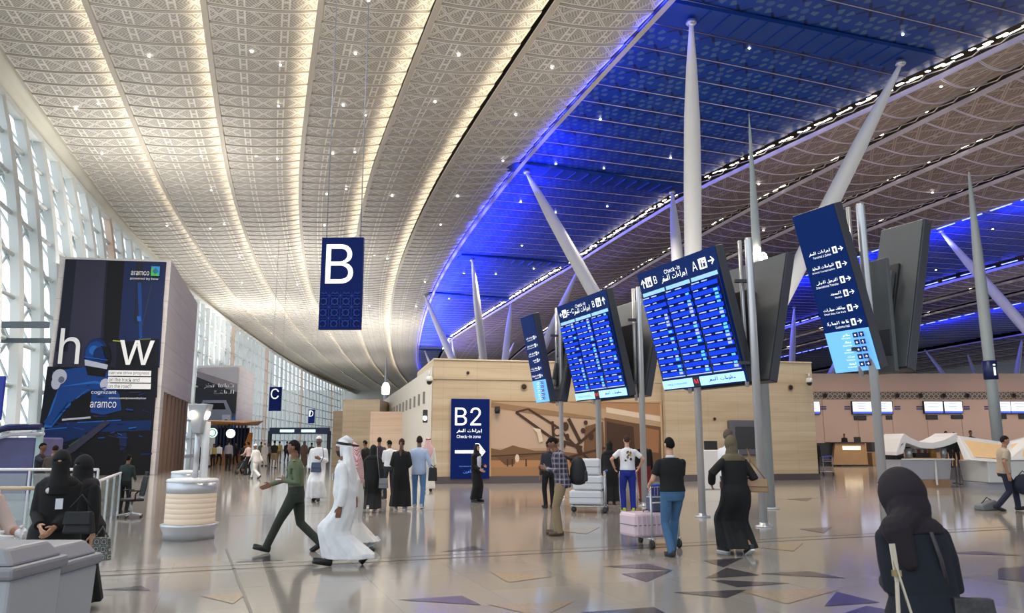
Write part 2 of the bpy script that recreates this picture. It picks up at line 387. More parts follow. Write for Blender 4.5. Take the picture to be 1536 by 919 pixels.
def roof_strip(s0, s1, matp, trim, Ya=14., Yb=300., row=1.55, z0=ROOF, drop=.62, saw=.09, skew=None, seg=7, sag=0.):
    """one longitudinal band of the roof, s0/s1 = offset functions of Y, each cross row a slightly tilted tray"""
    mb = MB(); n = 0; Y = Ya
    while Y < Yb:
        Y2 = Y+row
        def pt(t, yy, dz):
            a, b = s0(yy), s1(yy); k = (P(yy-2)-P(yy+2))/4 if skew is None else skew
            y2 = yy+k*(b-a)*t; s = s0(y2)+(s1(y2)-s0(y2))*t
            z = z0+drop*t**2.2-sag*math.sin(math.pi*t)+dz
            return V((P(y2)+s, y2, z))
        near = [pt(i/seg, Y, -saw) for i in range(seg+1)]; far = [pt(i/seg, Y2, 0) for i in range(seg+1)]; rz_ = [pt(i/seg, Y2, -saw) for i in range(seg+1)]
        for i in range(seg):
            mb.poly([near[i], far[i], far[i+1], near[i+1]], 0, [(i/seg, n), (i/seg, n+1), ((i+1)/seg, n+1), ((i+1)/seg, n)])
            mb.poly([far[i], rz_[i], rz_[i+1], far[i+1]], 1)
        n += 1; Y = Y2
    # upstand on the left edge, carries the light line of the neighbour
    Y = Ya
    while Y < Yb:
        Y2 = min(Y+6, Yb)
        q = []
        for yy in (Y, Y2):
            x = P(yy)+s0(yy); q.append((x, yy))
        mb.hexa([(q[0][0]-.05, q[0][1], z0-.14), (q[0][0]+.03, q[0][1], z0-.14), (q[1][0]+.03, q[1][1], z0-.14), (q[1][0]-.05, q[1][1], z0-.14)],
                [(q[0][0]-.05, q[0][1], z0+.16), (q[0][0]+.03, q[0][1], z0+.16), (q[1][0]+.03, q[1][1], z0+.16), (q[1][0]-.05, q[1][1], z0+.16)], 2)
        if trim is FRAME and s0(20) > -W*3+.5:
            mb.hexa([(q[0][0]-.26, q[0][1], z0-.16), (q[0][0]+.03, q[0][1], z0-.16), (q[1][0]+.03, q[1][1], z0-.16), (q[1][0]-.26, q[1][1], z0-.16)],
                    [(q[0][0]-.26, q[0][1], z0-.13), (q[0][0]+.03, q[0][1], z0-.13), (q[1][0]+.03, q[1][1], z0-.13), (q[1][0]-.26, q[1][1], z0-.13)], 2)
            mb.hexa([(q[0][0]-.26, q[0][1], z0-.13), (q[0][0]-.24, q[0][1], z0-.13), (q[1][0]-.24, q[1][1], z0-.13), (q[1][0]-.26, q[1][1], z0-.13)],
                    [(q[0][0]-.26, q[0][1], z0-.05), (q[0][0]-.24, q[0][1], z0-.05), (q[1][0]-.24, q[1][1], z0-.05), (q[1][0]-.26, q[1][1], z0-.05)], 2)
        Y = Y2
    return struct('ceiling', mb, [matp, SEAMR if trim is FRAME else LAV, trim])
def led_line(s, z, m, w=.10, h=.05, Ya=14., Yb=290., step=6., gap=0., name='ceiling_light_line', dx=0.):
    mb = MB(); Y = Ya
    while Y < Yb:
        Y2 = Y+step*(1-gap)
        x0, x1 = P(Y)+s(Y)+dx, P(Y2)+s(Y2)+dx
        mb.hexa([(x0-w/2, Y, z), (x0+w/2, Y, z), (x1+w/2, Y2, z), (x1-w/2, Y2, z)], [(x0-w/2, Y, z+h), (x0+w/2, Y, z+h), (x1+w/2, Y2, z+h), (x1-w/2, Y2, z+h)])
        Y += step
    return struct(name, mb, m)
K = lambda c: (lambda Y: c)
W = 5.4
for k in range(-3, 3):
    s0 = k*W-.05
    roof_strip(K(k*W), K((k+1)*W-.12), PALE, FRAME)
# closing face of the roof void above the seams
for k in range(-2, 3):
    led_line(K(k*W), ROOF-.11, WARM, .04, .03, dx=-.14, Ya=14, Yb=290)
e1 = K(3*W)
def q2(Y):
    for (a, b), (c, d_) in zip([(0, 35.5), (36, 35.), (60, 31.2), (87, 30), (113, 27), (150, 22)], [(36, 35.), (60, 31.2), (87, 30), (113, 27), (150, 22), (400, 16.6)]):
        if Y <= c: return b+(d_-b)*(Y-a)/(c-a)
    return 16.6
roof_strip(e1, q2, BLUE, mat('blue_edge_trim', s2l(90, 90, 160), .4), Ya=-2, Yb=300, row=2.2, z0=ROOF+.7, drop=0., saw=.06, seg=14)
led_line(e1, ROOF+.34, FRAME, .3, .04, dx=.1, Ya=0, Yb=290, name='ceiling_cove'); led_line(e1, ROOF+.39, BLED, .04, .03, dx=.12, Ya=26, Yb=290, step=2.2, gap=.4)
def sparkle(s, z, m, Ya, Yb, step, wmax, seed, name='ceiling_light_line'):
    rg = random.Random(seed); mb = MB(); Y = Ya
    while Y < Yb:
        L = step*rg.uniform(.15, .7); w = wmax*rg.uniform(.3, 1); x0, x1 = P(Y)+s(Y), P(Y+L)+s(Y+L); zz = z+rg.uniform(-.05, .1)
        mb.hexa([(x0-w/2, Y, zz), (x0+w/2, Y, zz), (x1+w/2, Y+L, zz), (x1-w/2, Y+L, zz)], [(x0-w/2, Y, zz+.04), (x0+w/2, Y, zz+.04), (x1+w/2, Y+L, zz+.04), (x1-w/2, Y+L, zz+.04)])
        Y += step*rg.uniform(.8, 1.3)
    return struct(name, mb, m)
sparkle(lambda Y: q2(Y)+.12, ROOF+.45, COOL, 20, 170, .8, .2, 1); sparkle(lambda Y: q2(Y)+.4, ROOF+.5, COOL, 20, 170, 1.4, .12, 2)
def q3(Y): return max(38.6, q2(Y)+2)
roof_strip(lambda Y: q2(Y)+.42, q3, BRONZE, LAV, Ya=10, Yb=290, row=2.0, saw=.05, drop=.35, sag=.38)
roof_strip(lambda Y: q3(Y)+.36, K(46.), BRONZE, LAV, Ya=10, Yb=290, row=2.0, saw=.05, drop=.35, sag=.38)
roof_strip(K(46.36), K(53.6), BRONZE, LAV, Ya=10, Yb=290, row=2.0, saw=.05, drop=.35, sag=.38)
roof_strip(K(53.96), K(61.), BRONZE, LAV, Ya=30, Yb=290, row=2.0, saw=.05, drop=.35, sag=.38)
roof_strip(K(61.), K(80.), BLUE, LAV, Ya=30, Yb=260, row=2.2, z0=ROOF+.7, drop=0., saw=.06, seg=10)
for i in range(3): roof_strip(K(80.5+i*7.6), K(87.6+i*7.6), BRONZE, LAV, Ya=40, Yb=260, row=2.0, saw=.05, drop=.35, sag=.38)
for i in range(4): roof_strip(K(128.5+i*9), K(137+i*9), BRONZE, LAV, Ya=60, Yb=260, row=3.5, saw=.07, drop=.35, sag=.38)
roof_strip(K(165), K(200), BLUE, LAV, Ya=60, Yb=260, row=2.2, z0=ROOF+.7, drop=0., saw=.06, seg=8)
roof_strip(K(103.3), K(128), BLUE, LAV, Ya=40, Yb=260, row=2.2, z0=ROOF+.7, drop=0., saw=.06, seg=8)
WARM2 = mat('warm_led_soft', (1, .85, .6), emit=7., ecol=(1., .8, .56))
for s in (q3, K(46.), K(53.6)): led_line(s, ROOF+.5, WARM2, .05, .04, dx=.2, Ya=20, Yb=150, step=2.6, gap=.25)
for s in (q2, q3, K(46.), K(53.6)):
    mb = MB()
    for i in range(150):
        Y0 = 20+i*.7; Y1 = Y0+.7; sd = (.02, .36) if i % 2 else (.36, .02)
        mb.beam((P(Y0)+s(Y0)+sd[0], Y0, ROOF+.30), (P(Y1)+s(Y1)+sd[1], Y1, ROOF+.30), .05)
    struct('ceiling_truss', mb, mat('truss_grey', s2l(190, 186, 180), .4))
for i, s in enumerate((46.2, 53.8)): sparkle(K(s), ROOF+.45, COOL, 20, 150, 1.2, .16, 5+i)
sparkle(lambda Y: q3(Y)+.25, ROOF+.45, COOL, 20, 150, 1.2, .16, 3)
BLED2 = mat('blue_led_dim', (.1, .1, 1), emit=12., ecol=(.06, .08, 1.))
for s in (61.2, 80.3, 103.5): led_line(K(s), ROOF+.3, BLED2, .1, .08, Ya=40, Yb=220, step=3, gap=.3)
for i, s in enumerate((88, 95.6)): sparkle(K(s), ROOF+.45, COOL, 50, 200, 2, .3, 9+i)
# roof deck above, dark
deck = MB()
for i in range(0, 33):
    Y = -2+i*10; Y2 = Y+10
    deck.hexa([(P(Y)-18, Y, ROOF+2.2), (P(Y)+200, Y, ROOF+2.2), (P(Y2)+200, Y2, ROOF+2.2), (P(Y2)-18, Y2, ROOF+2.2)], [(P(Y)-18, Y, ROOF+2.5), (P(Y)+200, Y, ROOF+2.5), (P(Y2)+200, Y2, ROOF+2.5), (P(Y2)-18, Y2, ROOF+2.5)])
struct('ceiling', deck, mat('roof_deck', s2l(60, 56, 52), .8))
# crossing catwalk seen as a plain band in the blue field
def fac_top(Y):
    for (a, b), (c, d_) in zip([(0, -17.6), (40, -17.2), (60, -16.6), (97, -15.4), (139, -14.6)], [(40, -17.2), (60, -16.6), (97, -15.4), (139, -14.6), (400, -12.)]):
        if Y <= c: return b+(d_-b)*(Y-a)/(c-a)
    return -12.
ZF = 20.6
sof = MB(); st = 4
Ys = [14+i*4. for i in range(73)]
for Y in Ys:
    Y2 = Y+4
    for i in range(4):
        def pt(t, yy):
            return V((P(yy)+(-16.25)*(1-t)+(fac_top(yy)-.3)*t if fac_top(yy) < -16.25 else P(yy)-16.25+(fac_top(yy)+16.2)*t-.0, yy, ROOF+.45-(ROOF+.45-ZF)*t**1.6))
        sof.poly([pt(i/4, Y), pt((i+1)/4, Y), pt((i+1)/4, Y2), pt(i/4, Y2)][::-1])
struct('ceiling', sof, mat('smooth_cream_soffit', s2l(228, 228, 214), .6, var=.05, vscale=.4))

# ================================================================== LEFT GLASS WALL
def fac(Y, z):         # surface of the leaning lattice
    t = z/ZF; top = fac_top(Y); bot = top+2.9-2.6*max(0, min(1, (Y-55)/35))
    return V((P(Y)+bot+(top-bot)*(.25*t+.75*t**2.6), Y, z))
STEEL = mat('white_painted_steel', s2l(222, 226, 224), .45); CHAMP = mat('champagne_cladding', s2l(214, 190, 172), .4, .1)
gl = MB()
for i in range(75):
    Y = 12+i*4.; Y2 = Y+4
    for j in range(8):
        gl.poly([fac(Y, ZF*j/8)+V((-1.2, 0, 0)), fac(Y2, ZF*j/8)+V((-1.2, 0, 0)), fac(Y2, ZF*(j+1)/8)+V((-1.2, 0, 0)), fac(Y, ZF*(j+1)/8)+V((-1.2, 0, 0))])
GL = bpy.data.materials.new('facade_glass'); GL.use_nodes = True
nt = GL.node_tree; nt.nodes.clear(); o_ = nt.nodes.new('ShaderNodeOutputMaterial'); mx = nt.nodes.new('ShaderNodeMixShader'); mx.inputs[0].default_value = .12
tr = nt.nodes.new('ShaderNodeBsdfTransparent'); tr.inputs[0].default_value = (.93, .98, 1., 1); gg = nt.nodes.new('ShaderNodeBsdfGlossy'); gg.inputs['Roughness'].default_value = .05
nt.links.new(tr.outputs[0], mx.inputs[1]); nt.links.new(gg.outputs[0], mx.inputs[2]); nt.links.new(mx.outputs[0], o_.inputs[0])
struct('window_1', gl, GL)
wl = MB().box((0, 0, 0), (.1, .1, .1)); wl = MB()
for i in range(37):     # sill and base beam
    Y = 12+i*8.; wl.beam(fac(Y, .15), fac(Y+8, .15), .5, .3); wl.beam(fac(Y, ZF), fac(Y+8, ZF), .5, .35)
wall_left = struct('wall_left', wl, STEEL)
for i in range(62):
    Y = 26+i*3.4 if i < 40 else 26+40*3.4+(i-40)*5.5
    mb = MB(); n = 10
    zs = [ZF*j/n for j in range(n+1)]
    for j in range(n):
        mb.beam(fac(Y, zs[j]), fac(Y, zs[j+1]), .38, .5)
        mb.beam(fac(Y, zs[j])+V((-1.1, .2, 0)), fac(Y, zs[j+1])+V((-1.1, .2, 0)), .16, .2)
        mb.beam(fac(Y, zs[j]), fac(Y, zs[j+1])+V((-1.1, .2, 0)), .09)
    struct('facade_rib', mb, CHAMP if i % 9 == 2 else STEEL, wall_left)
for j in range(1, 9):
    mb = MB(); z = ZF*j/9
    for i in range(50):
        Y = 20+i*5.; mb.tube([fac(Y, z)+V((-.15, 0, 0)), fac(Y+5, z)+V((-.15, 0, 0))], .12, 6)
    struct('facade_rail', mb, STEEL, wall_left)
mb = MB(); mbd = MB()
for i in range(34):
    Y = 26+i*3.4
    for j in range(9):
        z0, z1 = ZF*j/9, ZF*(j+1)/9
        (mb if (i+j) % 2 else mbd).tube([fac(Y, z0)+V((-.5, 0, 0)), fac(Y+3.4, z1)+V((-.5, 0, 0))] if (i+j) % 2 else [fac(Y+3.4, z0)+V((-.5, 0, 0)), fac(Y, z1)+V((-.5, 0, 0))], .085, 5)
struct('facade_brace', mb, STEEL, wall_left); struct('facade_brace', mbd, STEEL, wall_left)
# pale end of the concourse far away
endw = MB().box((P(296)+110, 302, 11), (330, .6, 22)); struct('wall_back', endw, mat('far_wall', s2l(206, 204, 196), .7))
# ================================================================== STONE WALLS OF THE CHECK-IN ZONE
def stone_mat(name, c1, c2, lay=.45, joint=.9, jc=None, jl=1.8):
    m = mat(name, c1, .5); g = NG(m); x, y, z, tc = g.obj()
    n = g.n('ShaderNodeTexNoise'); n.inputs['Scale'].default_value = 1.; n.inputs['Detail'].default_value = 5
    mp = g.n('ShaderNodeMapping'); mp.inputs['Scale'].default_value = (.25, .25, 3.2); g.L(tc.outputs['Object'], mp.inputs[0]); g.L(mp.outputs[0], n.inputs['Vector'])
    mr = g.n('ShaderNodeMapRange'); mr.inputs[1].default_value = .35; mr.inputs[2].default_value = .65; g.L(n.outputs[0], mr.inputs[0])
    wn = g.n('ShaderNodeTexWhiteNoise', noise_dimensions='1D'); g.L(g.m('FLOOR', g.m('DIVIDE', z, lay)), wn.inputs['W'])
    f = g.m('ADD', g.m('MULTIPLY', mr.outputs[0], .65), g.m('MULTIPLY', wn.outputs[0], .35))
    c = g.mix(f, c1, c2)
    j = g.lt(g.m('FRACT', g.m('DIVIDE', z, lay)), .03)
    u = g.m('ADD', x, y)
    j = g.m('MAXIMUM', j, g.lt(g.m('FRACT', g.m('DIVIDE', u, jl)), .008))
    c = g.mix(g.m('MULTIPLY', j, .35), c, jc or s2l(110, 92, 70))
    g.L(c, g.b.inputs['Base Color']); return m
TRAV = stone_mat('travertine', s2l(200, 184, 158), s2l(176, 154, 124))
PLINTH = mat('dark_plinth', s2l(84, 76, 80), .2); PALEST = stone_mat('pale_grey_cladding', s2l(214, 208, 204), s2l(200, 194, 192), lay=1.2, jl=3.)
BEIGE = mat('beige_wall_paint', s2l(192, 166, 150), .6, var=.04, vscale=.3)
def wall_seg(name, a, b, z1, th, m, z0=.0, parent=None, kind=True, n_out=None):
    a, b = V(a), V(b); d = (b-a).normalized(); n = V((-d.y, d.x, 0)) # away from camera for left->right
    mb = MB().hexa([a+V((0,0,z0)), b+V((0,0,z0)), b+n*th+V((0,0,z0)), a+n*th+V((0,0,z0))], [a+V((0,0,z1)), b+V((0,0,z1)), b+n*th+V((0,0,z1)), a+n*th+V((0,0,z1))])
    return struct(name, mb, m, parent)
WA = V((A(648, 660, 33.5).x, 33.5, 0)); WB = V((A(1218, 660, 37.5).x, 37.5, 0)); WD = (WB-WA).normalized(); WN = V((-WD.y, WD.x, 0))
def wp(x, y, off=0.): return onplane(x, y, WA-WN*off, WN)
def wt(x): p = wp(x, 660); return V((p.x, p.y, 0))
zt = 5.28
wf = struct('wall_front', MB().hexa([WA+V((0,0,.3)), wt(995)+V((0,0,.3)), wt(995)+WN*7+V((0,0,.3)), WA+WN*7+V((0,0,.3))], [WA+V((0,0,zt)), wt(995)+V((0,0,zt)), wt(995)+WN*7+V((0,0,zt)), WA+WN*7+V((0,0,zt))]), TRAV)
c0 = wt(995)-WN*.35; c1 = WB-WN*.35
struct('wall_front', MB().hexa([c0+V((0,0,.3)), c1+V((0,0,.3)), c1+WN*6+V((0,0,.3)), c0+WN*6+V((0,0,.3))], [c0+V((0,0,5.5)), c1+V((0,0,5.5)), c1+WN*6+V((0,0,5.5)), c0+WN*6+V((0,0,5.5))]), TRAV)
def pl(a, b, z0, z1, out, th, m, name='trim_1'): 
    a = V(a); b = V(b); mb = MB().hexa([a-WN*out+V((0,0,z0)), b-WN*out+V((0,0,z0)), b+WN*th+V((0,0,z0)), a+WN*th+V((0,0,z0))], [a-WN*out+V((0,0,z1)), b-WN*out+V((0,0,z1)), b+WN*th+V((0,0,z1)), a+WN*th+V((0,0,z1))]); return struct(name, mb, m)
pl(WA, wt(995), 0, .3, .08, 6.9, PLINTH, 'baseboard_front'); pl(c0, c1, 0, .3, .06, 5.9, PLINTH, 'baseboard_front')
# thin projecting courses near the top
pl(WA, wt(995), 4.45, 4.52, .05, .0, TRAV, 'trim_1'); pl(WA, wt(995), zt, zt+.06, .05, 6.9, mat('coping', s2l(206, 190, 160), .5), 'trim_2')
pl(c0, c1, 5.5, 5.56, .05, 5.9, mat('coping', s2l(206, 190, 160), .5), 'trim_2')
# louvred pale side wall receding on the left of the stone block
sa = WA+V((-.05, .1, 0)); sb = V((A(572, 640, 62).x, 62, 0)); LOUV = mat('white_louvre_wall', s2l(202, 196, 184), .5)
d = (sb-sa).normalized(); n = V((d.y, -d.x, 0)).normalized()
side = struct('wall_side', MB().hexa([sa+V((0,0,0)), sb+V((0,0,0)), sb+V((1.2,0,0)), sa+V((.3,.3,0))], [sa+V((0,0,5.0)), sb+V((0,0,5.0)), sb+V((1.2,0,5.0)), sa+V((.3,.3,5.0))]), LOUV)
for i in range(11):
    t = .08+.045*i+.02*i; p = sa.lerp(sb, min(t, .95))
    q = sa.lerp(sb, min(t, .95)+.008)
    struct('louvre', MB().hexa([p+V((-.08,0,3.5)), q+V((-.08,0,3.5)), q+V((.05,0,3.5)), p+V((.05,0,3.5))], [p+V((-.08,0,4.05)), q+V((-.08,0,4.05)), q+V((.05,0,4.05)), p+V((.05,0,4.05))]), mat('louvre_dark', s2l(120, 116, 110), .5), side)
# further stone volumes: 515-568 tall block and low 556-642 panel, 500-515 slab
def block(x0, x1, ytop, Y, depth, m, name='wall_rear', shift=0.):
    p0 = A(x0, ytop, Y); p1 = A(x1, ytop, Y); zt_ = p0.z
    mb = MB().hexa([(p0.x, Y, 0), (p1.x, Y, 0), (p1.x+shift, Y+depth, 0), (p0.x+shift, Y+depth, 0)], [(p0.x, Y, zt_), (p1.x, Y, zt_), (p1.x+shift, Y+depth, zt_), (p0.x+shift, Y+depth, zt_)])
    return struct(name, mb, m)
PINKST = stone_mat('pink_travertine', s2l(214, 188, 164), s2l(198, 168, 142))
block(556, 643, 617, 46, .5, PINKST); block(515, 570, 599, 52, 6, TRAV); block(500, 516, 616, 60, 6, TRAV)
# ------------------------------------------------------------------ check-in hall rear wall
zr = A(1300, 560, 62).z
rw = struct('wall_right', MB().hexa([(20, 62, 0), (78, 62, 0), (78, 62.6, 0), (20, 62.6, 0)], [(20, 62, zr), (78, 62, zr), (78, 62.6, zr), (20, 62.6, zr)]), BEIGE)
fm = mat('fretwork_frieze', s2l(150, 140, 128), .5); g = NG(fm); x, y, z, tc = g.obj()
px = g.m('SUBTRACT', g.m('FRACT', g.m('MULTIPLY', x, 2.6)), .5); pz = g.m('SUBTRACT', g.m('FRACT', g.m('MULTIPLY', z, 2.6)), .5)
q = g.lt(g.m('ABSOLUTE', g.m('SUBTRACT', g.m('ADD', g.m('ABSOLUTE', px), g.m('ABSOLUTE', pz)), .42)), .09)
g.L(g.mix(q, s2l(92, 84, 78), s2l(176, 166, 152)), g.b.inputs['Base Color'])
def rp(x, y, Y=61.98): return A(x, y, Y)
z0, z1 = rp(1300, 598).z, rp(1300, 588).z
struct('trim_3', MB().box((49, 61.95, (z0+z1)/2), (58, .1, z1-z0)), fm)
struct('trim_3', MB().box((49, 61.9, z1+.05), (58, .2, .06)), BEIGE); struct('baseboard_right', MB().box((49, 61.95, .15), (58, .12, .3)), PLINTH)
for i in range(15):      # vertical panel joints
    struct('trim_4', MB().box((22+i*2.75, 61.985, 2.6), (.04, .04, 5.)), mat('joint_tone', s2l(170, 144, 128), .6))
BLK = mat('black_plastic', s2l(22, 22, 24), .4); HOLE = mat('black_grille', s2l(18, 16, 16), .7)
for x in (1237, 1273, 1309, 1345, 1380, 1415, 1450, 1488, 1520):
    p = rp(x, 593, 61.9)
    t = thing('wall_speaker', 'small round black wall speaker in the patterned frieze above check-in', 'speaker', p, 0, 'round speakers along the check-in frieze')
    MB().lathe([(.0, 0), (.17, 0), (.2, .04), (.2, .1), (0, .1)], n=20).xf(Matrix.Rotation(R(90), 4, 'X')).build('housing', mat('speaker_ring', s2l(90, 84, 78), .5), t)
    MB().lathe([(.0, .1), (.15, .1), (.15, .115), (0, .115)], n=20).xf(Matrix.Rotation(R(90), 4, 'X')).build('grille', HOLE, t)
SCR = mat('bright_screen', (.75, .8, 1.), emit=1.0, ecol=(.72, .78, 1.)); SCB = mat('screen_blue_bar', (.05, .1, .6), emit=.8, ecol=(.05, .12, .75))
SCT = mat('screen_grey_text', (.3, .3, .5), emit=.3, ecol=(.4, .45, .7)); DKP = mat('dark_panel', s2l(40, 38, 42), .35)
def monitor(x0, x1, y0, y1, where, below=None):
    p0, p1 = rp(x0, y1, 61.75), rp(x1, y0, 61.75); c = (p0+p1)/2; w = p1.x-p0.x; h = p1.z-p0.z
    t = thing('wall_monitor', 'lit white and blue check-in monitor, '+where, 'monitor', (c.x, 61.9, c.z), 0)
    MB().box((0, 0, 0), (w, .2, h)).build('casing', BLK, t, bevel=.01)
    MB().poly([(-w*.46, -.105, -h*.30), (w*.46, -.105, -h*.30), (w*.46, -.105, h*.45), (-w*.46, -.105, h*.45)]).build('screen', SCR, t)
    mb = MB()
    for i in range(4): mb.box((-.02*w, -.108, h*(.32-.13*i)), (w*(.5-.07*(i % 2)), .004, h*.035))
    mb.build('screen_text', SCT, t)
    MB().poly([(-w*.46, -.105, -h*.45), (w*.46, -.105, -h*.45), (w*.46, -.105, -h*.30), (-w*.46, -.105, -h*.30)]).build('screen_bar', SCB, t)
monitor(1214, 1230, 601, 621, 'cut by the stone wall at far left')
monitor(1279, 1308, 601, 621, 'left one of the pair beside the near silver pole'); monitor(1309, 1339, 601, 621, 'half hidden behind the near silver pole')
monitor(1387, 1415, 601, 620, 'left one of the pair above the white kiosk'); monitor(1417, 1444, 601, 620, 'right one of the pair above the white kiosk')
monitor(1498, 1516, 601, 620, 'just right of the information mast'); monitor(1517, 1546, 601, 620, 'cut by the right edge of the photo')
for i, (x0, x1, y0, y1, d_) in enumerate([(1281, 1299, 623, 630, 'under the monitor left of the near pole'), (1329, 1338, 623, 629, 'just right of the near pole'), (1389, 1406, 622, 629, 'under the left monitor over the kiosk'), (1427, 1444, 622, 628, 'under the right monitor over the kiosk'), (1500, 1509, 621, 628, 'beside the information mast'), (1528, 1545, 621, 628, 'at the right edge of the photo')]):
    p0, p1 = rp(x0, y1, 61.97), rp(x1, y0, 61.97); c = (p0+p1)/2
    t = thing('desk_number_display', 'small black desk display '+d_, 'display', c, 0)
    MB().box((0, 0, 0), (p1.x-p0.x, .1, p1.z-p0.z)).build('casing', BLK, t, bevel=.01); MB().box((0, -.055, 0), ((p1.x-p0.x)*.85, .01, (p1.z-p0.z)*.6)).build('display', DKP, t)
PL2 = mat('blue_white_plate', s2l(70, 66, 110), .4)
for i, x in enumerate([1235, 1271, 1346, 1379, 1450, 1481]):
    p0, p1 = rp(x-4, 615, 61.99), rp(x+4, 608, 61.99); c = (p0+p1)/2
    t = thing('desk_plate', 'small dark blue striped desk plate on the beige check-in wall', 'sign', c, 0, 'striped desk plates on the check-in wall')
    for k in (-1, 1): MB().box((0, 0, k*.085), (p1.x-p0.x, .06, .11)).build('plate', PL2, t)

# ------------------------------------------------------------------ mural and B2 sign on the stone wall
def sheet(x0, x1, y0, y1, off):
    a, b = wp(x0, 700, off), wp(x1, 700, off); zb, za = wp((x0+x1)/2, y1, off).z, wp((x0+x1)/2, y0, off).z
    w = (V((b.x, b.y, 0))-V((a.x, a.y, 0))).length
    return V((a.x, a.y, zb)), WD, w, za-zb
o_, d_, w_, h_ = sheet(735, 994, 601, 716, .03)
class Pict:
    """flat printed picture: polygons given in 0..1 sheet coordinates, each later one a hair in front"""
    def __init__(s, org, ux, w, h, nrm, uz=V((0,0,1))): s.o = V(org); s.ux = V(ux); s.w = w; s.h = h; s.n = V(nrm); s.uz = uz; s.mb = MB(); s.k = 0; s.mats = []
    def mi(s, m):
        if m not in s.mats: s.mats.append(m)
        return s.mats.index(m)
    def p(s, u, v, lift=True): return s.o+s.ux*u*s.w+s.uz*v*s.h+s.n*(s.k*.0012)
    def poly(s, pts, m):
        s.k += 1; s.mb.poly([s.p(u, v) for u, v in pts], s.mi(m)); return s
    def rect(s, u0, v0, u1, v1, m): return s.poly([(u0, v0), (u1, v0), (u1, v1), (u0, v1)], m)
    def oval(s, u, v, ru, rv, m, n=20, rot=0.):
        return s.poly([(u+ru*math.cos(2*math.pi*i/n)*math.cos(rot)-rv*math.sin(2*math.pi*i/n)*math.sin(rot)*s.h/s.w, v+ru*math.cos(2*math.pi*i/n)*math.sin(rot)*s.w/s.h+rv*math.sin(2*math.pi*i/n)*math.cos(rot)) for i in range(n)], m)
    def line(s, a, b, wd, m):
        ax, ay, bx, by = a[0]*s.w, a[1]*s.h, b[0]*s.w, b[1]*s.h; L = math.hypot(bx-ax, by-ay) or 1; nx, ny = -(by-ay)/L*wd/2, (bx-ax)/L*wd/2
        return s.poly([((ax+nx)/s.w, (ay+ny)/s.h), ((ax-nx)/s.w, (ay-ny)/s.h), ((bx-nx)/s.w, (by-ny)/s.h), ((bx+nx)/s.w, (by+ny)/s.h)], m)
    def text(s, body, u, v, h, m, w=None, align='c', off=0.):
        s.k += 1
        for dx, dz in (((0, 0),) if not off else ((-1, -1), (1, -1), (1, 1), (-1, 1), (0, 0))): add_text(s.mb, body, u*s.w+dx*off*h*s.h, v*s.h+dz*off*h*s.h*.7, h*s.h, s.mi(m), lambda a, b: s.o+s.ux*a+s.uz*b+s.n*(s.k*.0012), None if w is None else w*s.w, align=align); return s
    def build(s, name, parent=None):
        return s.mb.build(name, s.mats, parent)
pm = lambda n, *c: mat('print_'+n, s2l(*c), .5, spec=.25)
mur = thing('wall_mural', 'large sepia photo mural of an old propeller aircraft on the stone wall', 'mural', o_, 0)
P_ = Pict((0,0,0), d_, w_, h_, -WN); sx = lambda x: (x-735)/259.; sy = lambda y: (716-y)/115.
def SP(*pts): return [(sx(a), sy(b)) for a, b in pts]
SKY1, SKY2, SAND, HILL, WINGC, WING2, DKB, MIDB, LTB = pm('haze', 186, 160, 138), pm('haze_low', 172, 146, 124), pm('sand', 158, 120, 86), pm('hills', 118, 88, 62), pm('wing', 146, 116, 86), pm('wing_light', 176, 148, 118), pm('dark_brown', 70, 50, 38), pm('mid_brown', 104, 76, 54), pm('light_print', 214, 194, 172)
P_.rect(0, 0, 1, 1, SKY1); P_.rect(0, 0, 1, .38, SKY2); P_.rect(0, 0, 1, .2, SAND)
P_.poly(SP((735,693),(735,672),(750,675),(768,668),(778,671),(800,676),(830,676),(860,680),(900,682),(994,682),(994,693)), HILL)
P_.poly(SP((735,700),(735,690),(994,690),(994,700)), pm('field', 172, 128, 88))
P_.poly(SP((736,682),(760,683),(822,678),(822,680),(772,687),(770,696),(757,697),(745,686)), MIDB); P_.line((sx(736), sy(684)), (sx(822), sy(679)), .05, DKB)
for x in (759, 766, 786): P_.rect(sx(x), sy(699), sx(x+2), sy(688), DKB)
P_.oval(sx(774), sy(687), .012, .05, LTB)
P_.poly(SP((735,604),(735,612),(800,622),(900,630),(994,647),(994,622),(900,612),(800,600),(735,601)), WINGC); P_.poly(SP((735,601),(735,604),(810,614),(994,640),(994,620),(880,604),(800,601)), WING2)
P_.poly(SP((880,601),(994,601),(994,622),(900,612)), pm('wing_shade', 170, 128, 92)); P_.poly(SP((908,618),(994,632),(994,624),(908,610)), LTB)
P_.poly(SP((905,626),(950,634),(994,640),(994,716),(905,716)), MIDB); P_.poly(SP((908,632),(950,640),(952,716),(908,716)), DKB); P_.poly(SP((960,640),(990,645),(988,680),(960,676)), pm('cabin', 150, 106, 74))
P_.poly(SP((875,640),(903,632),(905,716),(870,716)), pm('engine', 112, 82, 58))
for a, b, wd in [((772,619),(826,658),.12), ((790,614),(832,640),.1), ((772,619),(790,614),.08), ((826,658),(870,672),.16), ((832,640),(880,690),.12), ((850,628),(868,664),.16), ((862,668),(895,640),.12), ((850,686),(905,672),.1), ((826,632),(828,668),.12)]:
    P_.line((sx(a[0]), sy(a[1])), (sx(b[0]), sy(b[1])), wd, DKB)
for c in [(833,648,.024,.055), (845,640,.02,.06), (872,646,.014,.035), (884,655,.016,.05), (840,668,.022,.05), (856,690,.02,.05), (866,676,.016,.04), (876,634,.012,.03), (848,656,.012,.05)]: P_.oval(sx(c[0]), sy(c[1]), c[2], c[3], DKB)
P_.oval(sx(833), sy(648), .016, .04, SKY1); P_.poly(SP((796,642),(808,644),(812,662),(806,664),(803,650)), LTB)
P_.build('printed_picture', mur)
mb = MB()
